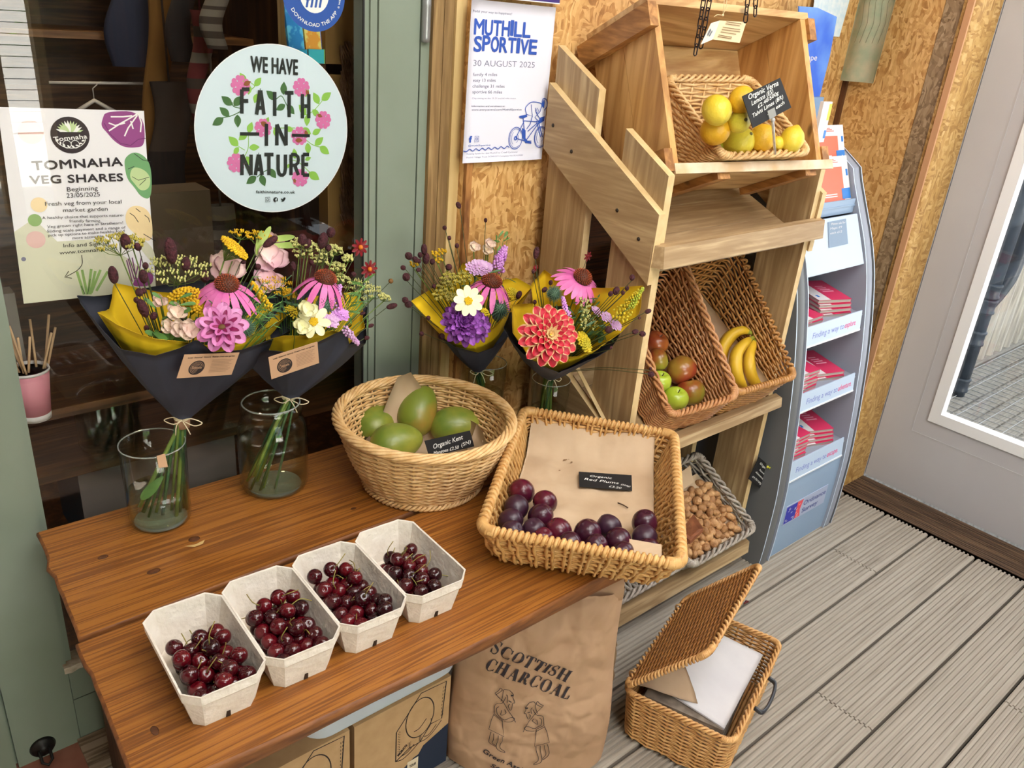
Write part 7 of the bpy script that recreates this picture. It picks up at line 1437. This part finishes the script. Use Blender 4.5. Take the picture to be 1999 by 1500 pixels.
FRT = np.array([-.35, -.75, .55])

def card(bq, c4, pxs):
    q = [np.asarray(a, float) for a in c4]; q[2] = q[1] + q[3] - q[0]; X_ = nrm(q[1] - q[0]); N_ = nrm(np.cross(X_, q[3] - q[0])); mb = MB(); mb.hexa([a - N_ * .0006 for a in q] + q); o = mb.build('card', mat('tan_card', (196, 156, 122), .75), bq.t)
    S = Sheet(q[0], X_, q[3] - q[0]); W = np.linalg.norm(q[1] - q[0]); Hh = (q[3] - q[0]) @ S.Y; sk = (q[3] - q[0]) @ S.X
    f0 = S.fr; S.fr = lambda u, v, k=0: f0(u + sk * v / Hh, v, k); r_ = Hh * .31; S.disc(W * .29, Hh * .42, r_, 0, r_)
    for k in range(5): S.ring(W * .29, Hh * .42, r_ * (.8 - .16 * k), .0006, 1, None, .3 * k, 4.5 + .3 * k)
    S.fit("Tomnaha", (W * .2, Hh * .38), (W * .38, Hh * .38), Hh * .11, 1, .02, 0, True); S.fit("Local  Seasonal  Natural  Flowers from our garden", (W * .08, Hh * .84), (W * .93, Hh * .84), Hh * .06, 0, .02, 0, True)
    for k in range(9): S.line([(W * .53, Hh * (.72 - .065 * k)), (W * (.92 - .03 * (k % 3)), Hh * (.72 - .065 * k))], .0006, 2)
    S.build('card_print', [mat('card_black', (40, 32, 32), .7), mat('card_tan', (176, 140, 110), .7), mat('card_brown', (134, 104, 84), .7)], o)

# --- first bouquet (leftmost jar)
b1 = Bouquet('big bouquet in yellow tissue and navy paper in the leftmost jar', (.432, 1.335, .752), None, (.40, 1.33, ZT + .014))
b1.stems([F(x, y, yv) for x, y, yv in ((272, 990, 1.335), (290, 1010, 1.335), (305, 1000, 1.35), (318, 1005, 1.335), (344, 1012, 1.335), (350, 1010, 1.345), (360, 990, 1.36), (366, 1000, 1.35), (335, 1000, 1.36), (280, 1000, 1.35))], r=.0032)
mb = MB(); petal(mb, F(318, 930, 1.325), F(262, 990, 1.33) - F(318, 930, 1.325), (0, -1, .3), .055, .02, .05, .02, 0); mb.build('submerged_leaf', LEAF, b1.t)
mb = MB(); q = [F(310, 914, 1.287), F(328, 912, 1.287), F(322, 886, 1.287), F(306, 891, 1.287)]; mb.hexa([a + (0, .0008, 0) for a in q] + q); mb.build('paper_scrap', mat('tan_card', (196, 156, 122), .75), b1.t)
rimN1 = [F(192, 632, 1.30), F(240, 682, 1.255), F(305, 694, 1.24), F(350, 680, 1.235), F(384, 662, 1.235), F(415, 688, 1.24), F(470, 682, 1.25), F(530, 662, 1.28), F(574, 640, 1.32), F(545, 560, 1.40), F(430, 545, 1.435), F(300, 560, 1.44), F(200, 580, 1.438), F(150, 577, 1.435)]
rimY1 = [F(188, 610, 1.312), F(226, 634, 1.268), F(270, 653, 1.25), F(304, 662, 1.243), F(350, 667, 1.24), F(400, 674, 1.24), F(440, 676, 1.245), F(480, 660, 1.26), F(530, 636, 1.295), F(562, 618, 1.33), F(540, 600, 1.385), F(480, 570, 1.42), F(380, 576, 1.43), F(310, 570, 1.43), F(222, 552, 1.43), F(214, 604, 1.40)]
b1.wrap(rimN1, .012, NAV, 'navy_wrap', .003); b1.wrap(rimY1, .010, YEL, 'yellow_tissue', -.001, z0=.012); b1.twine()
mb = MB(); mb.lathe([(.0125, -.018), (.0135, 0.0)], 16, b1.tie + (0, 0, -.002)); mb.build('paper_band', mat('tan_band', (150, 112, 84), .8), b1.t)
card(b1, [F(345, 739, 1.222), F(452, 732, 1.242), F(469, 689, 1.226), F(360, 693, 1.210)], None)
b1.bicolour(F(434, 640, 1.215), FRT, .042)
b1.coneflower(F(443, 560, 1.29), (.0, -.25, 1), .050, .75); 
b1.dome(F(458, 484, 1.35), (.62, -.22, .8), .042, .026, 170, .0026, YAR, 'yarrow', .12); b1.dome(F(365, 582, 1.32), (-.1, -.5, .8), .030, .022, 90, .0030, YAR, 'yarrow', .5); b1.dome(F(385, 598, 1.30), (.2, -.6, .7), .018, .014, 50, .003, YAR, 'yarrow', .5)
b1.spike(F(528, 605, 1.31), F(492, 552, 1.31), .010, 70, .0028, YAR, 'goldenrod')
for x, y, yv, R_ in ((345, 612, 1.275, .017), (352, 645, 1.255, .017), (372, 648, 1.245, .02), (330, 640, 1.27, .014), (312, 590, 1.33, .013)): b1.ruffle(F(x, y, yv), FRT, R_, PHL, 'phlox_floret', 6)
for x, y, yv, R_ in ((525, 510, 1.40, .034), (440, 530, 1.41, .034), (520, 555, 1.38, .03), (530, 480, 1.42, .024)): b1.ruffle(F(x, y, yv), (-.2, -.7, .6), R_, SWP, 'gladiolus_bloom', 6)
mb = MB()
for a, b in (((500, 490), (528, 442)), ((512, 470), (575, 462)), ((520, 480), (590, 478)), ((500, 500), (510, 450))): petal(mb, F(*a, 1.40), F(*b, 1.40) - F(*a, 1.40), (0, -1, .2), np.linalg.norm(F(*b, 1.40) - F(*a, 1.40)), .012, .05, .02)
mb.build('gladiolus_buds', mat('bud_green', (150, 178, 84), .5, c2=(176, 196, 110), scale=20), b1.t)
for x, y, L, r, d in ((221, 537, .030, .0085, (-.05, 0, 1)), (245, 472, .026, .0088, (0, 0, 1)), (333, 490, .046, .0115, (-.05, 0, 1)), (269, 482, .014, .0064, (-.3, 0, 1)), (363, 516, .026, .0085, (.1, 0, 1)), (400, 540, .022, .009, (0, 0, 1)), (528, 472, .032, .0078, (.9, 0, .5)), (279, 602, .034, .0088, (-.25, 0, 1)), (280, 540, .024, .008, (0, 0, 1)), (284, 519, .012, .0054, (0, 0, 1)), (272, 571, .014, .0068, (0, 0, 1)), (281, 568, .010, .0044, (0, 0, 1)), (266, 586, .010, .0046, (0, 0, 1)), (300, 617, .014, .0064, (.5, 0, 1)), (286, 641, .011, .005, (0, 0, 1)), (312, 653, .012, .0058, (0, 0, 1)), (356, 619, .012, .0056, (0, 0, 1)), (361, 630, .012, .006, (0, 0, 1)), (424, 586, .010, .0046, (0, 0, 1)), (504, 521, .011, .0058, (0, 0, 1)), (475, 512, .01, .004, (1, 0, 0))):
    b1.burnet(F(x, y, 1.30 if y > 560 else 1.345), L, r, d)
b1.umbel(F(228, 462, 1.36), (-.1, -.1, 1), .036, 13, r=.0022); b1.umbel(F(262, 466, 1.36), (.2, -.1, 1), .018, 9); b1.umbel(F(345, 508, 1.36), (0, -.15, 1), .052, 20, [ST1, FENP], .0024); b1.umbel(F(470, 452, 1.41), (.1, -.1, 1), .018, 9, [ST1, YAR]); b1.umbel(F(510, 455, 1.41), (.2, -.1, 1), .028, 12, [ST1, YAR]); b1.umbel(F(535, 545, 1.36), (0, -.3, 1), .032, 14, [ST1, YAR])
b1.thistle(F(478, 640, 1.25), .019); b1.leaves(F(500, 610, 1.27), (.018, .01, .024), 70, .022, .0016); b1.leaves(F(330, 605, 1.29), (.012, .01, .008), 14, .022, .009); b1.leaves(F(315, 655, 1.27), (.008, .006, .01), 8, .03, .016); b1.leaves(F(420, 620, 1.30), (.03, .02, .02), 40, .026, .006, DLEAF)

# --- second bouquet
b2 = Bouquet('bouquet with a cream cosmos in the thick-lipped jar, second from the left', (.640, 1.342, .738), None, (.60, 1.34, ZT + .02))
b2.stems([F(x, y, yv) for x, y, yv in ((482, 940, 1.335), (490, 955, 1.34), (496, 930, 1.32), (507, 962, 1.335), (512, 960, 1.34), (535, 962, 1.325), (500, 945, 1.37), (487, 930, 1.35))], r=.0034)
rimN2 = [F(482, 706, 1.325), F(520, 684, 1.27), F(570, 688, 1.245), F(620, 668, 1.245), F(676, 640, 1.26), F(680, 672, 1.27), F(712, 670, 1.31), F(716, 600, 1.40), F(650, 560, 1.438), F(560, 570, 1.44), F(500, 640, 1.40)]
rimY2 = [F(518, 664, 1.295), F(552, 656, 1.258), F(600, 656, 1.25), F(650, 646, 1.258), F(690, 656, 1.28), F(712, 640, 1.32), F(708, 590, 1.40), F(690, 570, 1.425), F(600, 580, 1.435), F(530, 620, 1.40)]
b2.wrap(rimN2, .012, NAV, 'navy_wrap', .003); b2.wrap(rimY2, .010, YEL, 'yellow_tissue', -.001, z0=.012); b2.twine()
card(b2, [F(530, 741, 1.222), F(623, 709, 1.238), F(622, 668, 1.225), F(524, 698, 1.208)], None)
b2.coneflower(F(634, 548, 1.30), (.25, -.15, 1), .050, 1.0, 13); b2.cosmos(F(613, 628, 1.235), (-.5, -.7, .35), .030, 7)
for x, y in ((600, 606), (590, 640)): b2.ruffle(F(x, y, 1.245), FRT, .018, CRM, 'cosmos_bud', 5)
b2.dome(F(645, 628, 1.245), (0, -.6, .8), .016, .014, 26, .0036, LILP, 'verbena', .3, None, True); b2.dome(F(665, 615, 1.26), (.1, -.6, .8), .016, .014, 26, .0036, LILA, 'verbena', .3, None, True); b2.spike(F(672, 640, 1.25), F(700, 672, 1.24), .010, 50, .0026, LILP, 'buddleia'); b2.spike(F(655, 605, 1.27), F(664, 556, 1.29), .011, 50, .0026, LILA, 'buddleia')
b2.thistle(F(634, 596, 1.27), .019)
for x, y, L, r, d in ((590, 468, .022, .009, (.1, 0, 1)), (600, 476, .02, .008, (.6, 0, 1)), (630, 470, .032, .0105, (.3, 0, 1)), (646, 454, .02, .0095, (.3, 0, 1)), (641, 484, .014, .007, (0, 0, 1)), (572, 520, .018, .0062, (0, 0, 1)), (608, 513, .010, .005, (0, 0, 1)), (765, 598, .026, .0068, (1, 0, .1)), (724, 636, .014, .0045, (1, 0, .15)), (716, 660, .012, .005, (1, 0, 0)), (708, 612, .012, .004, (1, 0, .2)), (664, 606, .01, .004, (0, 0, 1)), (642, 575, .018, .007, (0, 0, 1)), (690, 536, .011, .006, (0, 0, 1))): b2.burnet(F(x, y, 1.34 if y < 600 else 1.30), L, r, d)
for x, y, R_ in ((593, 487, .020), (626, 503, .018), (655, 483, .018), (608, 475, .02), (637, 490, .016), (660, 517, .018), (679, 502, .012), (670, 540, .02), (700, 555, .028), (725, 565, .026), (752, 578, .014), (585, 470, .016)): b2.umbel(F(x, y, 1.35), (rnd.uniform(-.2, .3), -.2, 1), R_, 11, [ST1, FENP], .0019)
for x, y in ((702, 482), (720, 525)):
    mb = MB(); p = F(x, y, 1.36); b2.stem(mb, p, .0008)
    for i in range(9): a = 2 * PI * i / 9; petal(mb, p, (math.cos(a), -.3, math.sin(a)), (0, -1, .2), .020, .007, .1, .3, 1)
    mb.ball(p + (0, -.004, 0), .005, 8, 6, 2); mb.build('dark_red_coreopsis', [ST2, CHOC, mat('orange_eye', (206, 110, 20), .6)], b2.t)
mb = MB(); p = F(763, 549, 1.35); b2.stem(mb, p, .0008); mb.ball(p, .0052, 8, 6, 1); mb.build('flower_bud', [ST2, mat('brown_bud', (120, 82, 36), .6)], b2.t)
b2.leaves(F(590, 630, 1.26), (.012, .008, .012), 30, .018, .0014); b2.leaves(F(560, 600, 1.34), (.02, .02, .03), 40, .03, .005, DLEAF); b2.leaves(F(680, 590, 1.33), (.02, .02, .02), 30, .03, .005); b2.dome(F(565, 575, 1.36), (0, -.4, 1), .016, .014, 50, .003, YAR, 'yarrow', .5); b2.dome(F(568, 610, 1.32), (0, -.4, 1), .018, .012, 50, .0022, GOLD, 'goldenrod', .5)

# --- third bouquet
b3 = Bouquet('bouquet with a purple dahlia behind the mango basket', (1.113, 1.345, .690), None, (1.14, 1.355, ZT + .012))
b3.stems([jC + np.array([rnd.uniform(-.018, .018), rnd.uniform(-.018, .018), .008]) for _ in range(10)], r=.0028)
rimN3 = [F(866, 660, 1.33), F(890, 676, 1.285), F(934, 688, 1.27), F(962, 678, 1.275), F(992, 652, 1.30), F(1000, 640, 1.34), F(985, 600, 1.38), F(900, 600, 1.40), F(850, 620, 1.395)]
rimY3 = [F(802, 588, 1.345), F(835, 624, 1.315), F(868, 648, 1.30), F(902, 662, 1.278), F(926, 664, 1.272), F(960, 642, 1.276), F(990, 612, 1.30), F(1002, 600, 1.34), F(1040, 560, 1.385), F(1010, 542, 1.40), F(960, 550, 1.405), F(905, 512, 1.405), F(880, 548, 1.40), F(848, 560, 1.38)]
b3.wrap(rimN3, .012, NAV, 'navy_wrap', .003); b3.wrap(rimY3, .009, YEL, 'yellow_tissue', -.001, z0=.01); b3.twine(sc=.8)
b3.dahlia(F(903, 632, 1.24), FRT, .049, 'ball', 7, 16); b3.cosmos(F(914, 588, 1.225), (-.35, -.8, .4), .032, 9); b3.dahlia(F(930, 640, 1.235), (-.1, -.75, .6), .034, 'ball', 5, 13); b3.coneflower(F(959, 554, 1.285), (.05, -.2, 1), .054, .95, 13)
b3.dome(F(935, 524, 1.33), (-.1, -.6, .8), .032, .02, 80, .0034, LILP, 'verbena', .35, None, True); b3.spike(F(968, 528, 1.33), F(986, 482, 1.34), .020, 130, .0032, LILA, 'buddleia')
for x, y in ((950, 490), (955, 478), (925, 484)): b3.ruffle(F(x, y, 1.36), FRT, .014, PHL, 'phlox_floret', 6)
b3.thistle(F(975, 604, 1.25), .024); b3.leaves(F(974, 475, 1.36), (.008, .006, .008), 9, .02, .009)
for x, y, L, r, d in ((828, 487, .024, .0075, (-.1, 0, 1)), (832, 505, .024, .0085, (.1, 0, 1)), (798, 500, .018, .0085, (-.8, 0, .8)), (811, 507, .016, .007, (-.8, 0, .8)), (818, 510, .01, .005, (0, 0, 1)), (820, 498, .012, .0058, (0, 0, 1)), (844, 511, .013, .0068, (.3, 0, 1)), (787, 523, .012, .006, (-.8, 0, .5)), (793, 541, .018, .009, (-.3, 0, 1)), (817, 527, .012, .0052, (1, 0, 0)), (847, 559, .010, .0055, (0, 0, 1)), (791, 586, .014, .0072, (-.6, 0, .8)), (797, 594, .016, .0085, (-.4, 0, .6)), (876, 522, .014, .0085, (-.6, 0, .8)), (836, 621, .010, .0055, (0, 0, 1)), (823, 652, .010, .006, (-1, 0, 0)), (868, 445, .010, .0052, (-.5, 0, 1)), (877, 465, .010, .005, (0, 0, 1)), (892, 480, .011, .0055, (0, 0, 1)), (895, 401, .016, .006, (-.6, 0, .9)), (948, 430, .010, .0044, (0, 0, 1)), (988, 497, .012, .004, (0, 0, 1)), (1013, 576, .020, .0072, (.5, 0, 1)), (946, 526, .01, .004, (0, 0, 1)), (862, 657, .014, .008, (0, 0, 1))): b3.burnet(F(x, y, 1.345 if y < 560 else 1.30), L, r, d)
for x, y, R_ in ((876, 540, .020), (870, 555, .02), (860, 572, .018), (880, 578, .014), (905, 538, .02)): b3.umbel(F(x, y, 1.33), (-.3, -.3, 1), R_, 12, [ST1, FEN], .0022)
for x, y in ((850, 495), (863, 490), (856, 507), (808, 515)): b3.umbel(F(x, y, 1.37), (0, -.2, 1), .011, 7, [ST1, YAR], .002)
b3.dome(F(1000, 575, 1.33), (.2, -.5, .8), .024, .018, 80, .0026, GOLD, 'goldenrod', .4); b3.dome(F(946, 610, 1.25), (0, -.6, .7), .010, .010, 40, .002, GOLD, 'goldenrod', .5); b3.leaves(F(930, 560, 1.32), (.03, .02, .02), 50, .024, .005, DLEAF)

# --- fourth bouquet
b4 = Bouquet('bouquet with a big red dahlia beside the shelf post', (1.222, 1.218, .700), None, (1.225, 1.22, ZT + .012))
b4.stems([jD + np.array([rnd.uniform(-.018, .014), rnd.uniform(-.018, .018), .008]) for _ in range(10)], r=.0028)
rimN4 = [F(986, 640, 1.185), F(1000, 668, 1.15), F(1036, 700, 1.115), F(1092, 727, 1.10), F(1142, 705, 1.10), F(1192, 680, 1.08), F(1215, 640, 1.08), F(1150, 600, 1.17), F(1030, 600, 1.25), F(995, 612, 1.21)]
rimY4 = [F(997, 595, 1.17), F(1000, 650, 1.145), F(1028, 690, 1.115), F(1075, 698, 1.10), F(1130, 698, 1.105), F(1165, 682, 1.09), F(1215, 648, 1.055), F(1250, 612, 1.015), F(1258, 558, 1.012), F(1190, 562, 1.09), F(1115, 562, 1.20), F(1062, 526, 1.28), F(1036, 556, 1.27), F(1040, 592, 1.22)]
b4.wrap(rimN4, .012, NAV, 'navy_wrap', .003); b4.wrap(rimY4, .009, YEL, 'yellow_tissue', -.001, z0=.01); b4.twine(sc=.5)
b4.dahlia(F(1069, 656, 1.075), (-.35, -.78, .5), .063, 'edge', 7, 13); b4.coneflower(F(1135, 545, 1.16), (.08, -.5, .85), .053, .55, 22)
b4.thistle(F(1082, 574, 1.13), .0185); b4.dome(F(1140, 668, 1.085), (.1, -.7, .6), .018, .024, 80, .003, GOLD, 'yarrow', .4); b4.dome(F(1155, 588, 1.14), (.1, -.6, .8), .018, .012, 40, .0034, YAR, 'yarrow', .4)
b4.dome(F(1163, 608, 1.10), (.2, -.6, .8), .013, .011, 30, .003, LILP, 'verbena', .3, None, True); b4.dome(F(1183, 620, 1.06), (.2, -.6, .8), .018, .012, 40, .003, LILP, 'verbena', .3, None, True); b4.dome(F(1202, 636, 1.04), (.2, -.6, .8), .017, .012, 40, .003, LILP, 'verbena', .3, None, True); b4.spike(F(1108, 620, 1.10), F(1098, 580, 1.12), .009, 50, .0028, LILA, 'buddleia')
b4.spike(F(1208, 622, 1.035), F(1250, 568, 1.005), .022, 130, .0026, GOLD, 'goldenrod'); b4.spike(F(1230, 600, 1.01), F(1256, 562, 1.0), .008, 40, .0024, mat('goldenrod_tip', (166, 176, 50), .7), 'goldenrod')
for x, y, R_ in ((1142, 592, .016), (1144, 612, .014), (1158, 632, .014), (1140, 632, .012), (1095, 628, .012), (1112, 638, .010), (1110, 660, .010)): b4.umbel(F(x, y, 1.075 if x < 1120 else 1.09), (0, -.7, .7), R_, 9, [ST1, FENP], .0013)
for x, y, L, r, d in ((1047, 494, .026, .007, (.1, 0, 1)), (1041, 530, .010, .004, (0, 0, 1)), (1075, 552, .011, .005, (.2, 0, 1)), (1063, 566, .014, .006, (.8, 0, .5)), (1044, 590, .010, .0045, (0, 0, 1)), (1234, 542, .013, .006, (0, 0, 1)), (1224, 563, .011, .005, (0, 0, 1)), (1203, 568, .018, .0075, (.5, 0, 1)), (1192, 574, .012, .0055, (.5, 0, 1)), (1216, 572, .010, .0045, (0, 0, 1)), (1265, 608, .018, .0056, (1, 0, .1)), (1240, 648, .018, .0062, (1, 0, 0)), (1254, 652, .018, .007, (1, 0, -.3)), (1271, 731, .018, .0075, (1, 0, -.3)), (1270, 720, .008, .0035, (0, 0, 1)), (1188, 644, .015, .009, (.5, 0, 1)), (1193, 679, .008, .0032, (0, 0, 1)), (1248, 621, .008, .0032, (1, 0, 0))): b4.burnet(F(x, y, (1.16 if y < 600 else 1.11) if x < 1185 else (1.0 if x > 1225 else 1.03)), L, r, d)
for x, y in ((1147, 500), (1045, 523)):
    mb = MB(); p = F(x, y, 1.22); b4.stem(mb, p, .0007)
    for i in range(7): a = 2 * PI * i / 7; petal(mb, p, (math.cos(a), -.3, math.sin(a)), (0, -1, .2), .013 if x > 1100 else .008, .005, .1, .3, 1)
    mb.ball(p, .004, 8, 6, 1); mb.build('dark_red_coreopsis', [ST2, CHOC], b4.t)
b4.leaves(F(1180, 650, 1.10), (.016, .01, .012), 26, .028, .010, DLEAF); b4.leaves(F(1140, 620, 1.12), (.03, .02, .02), 60, .022, .004, DLEAF)
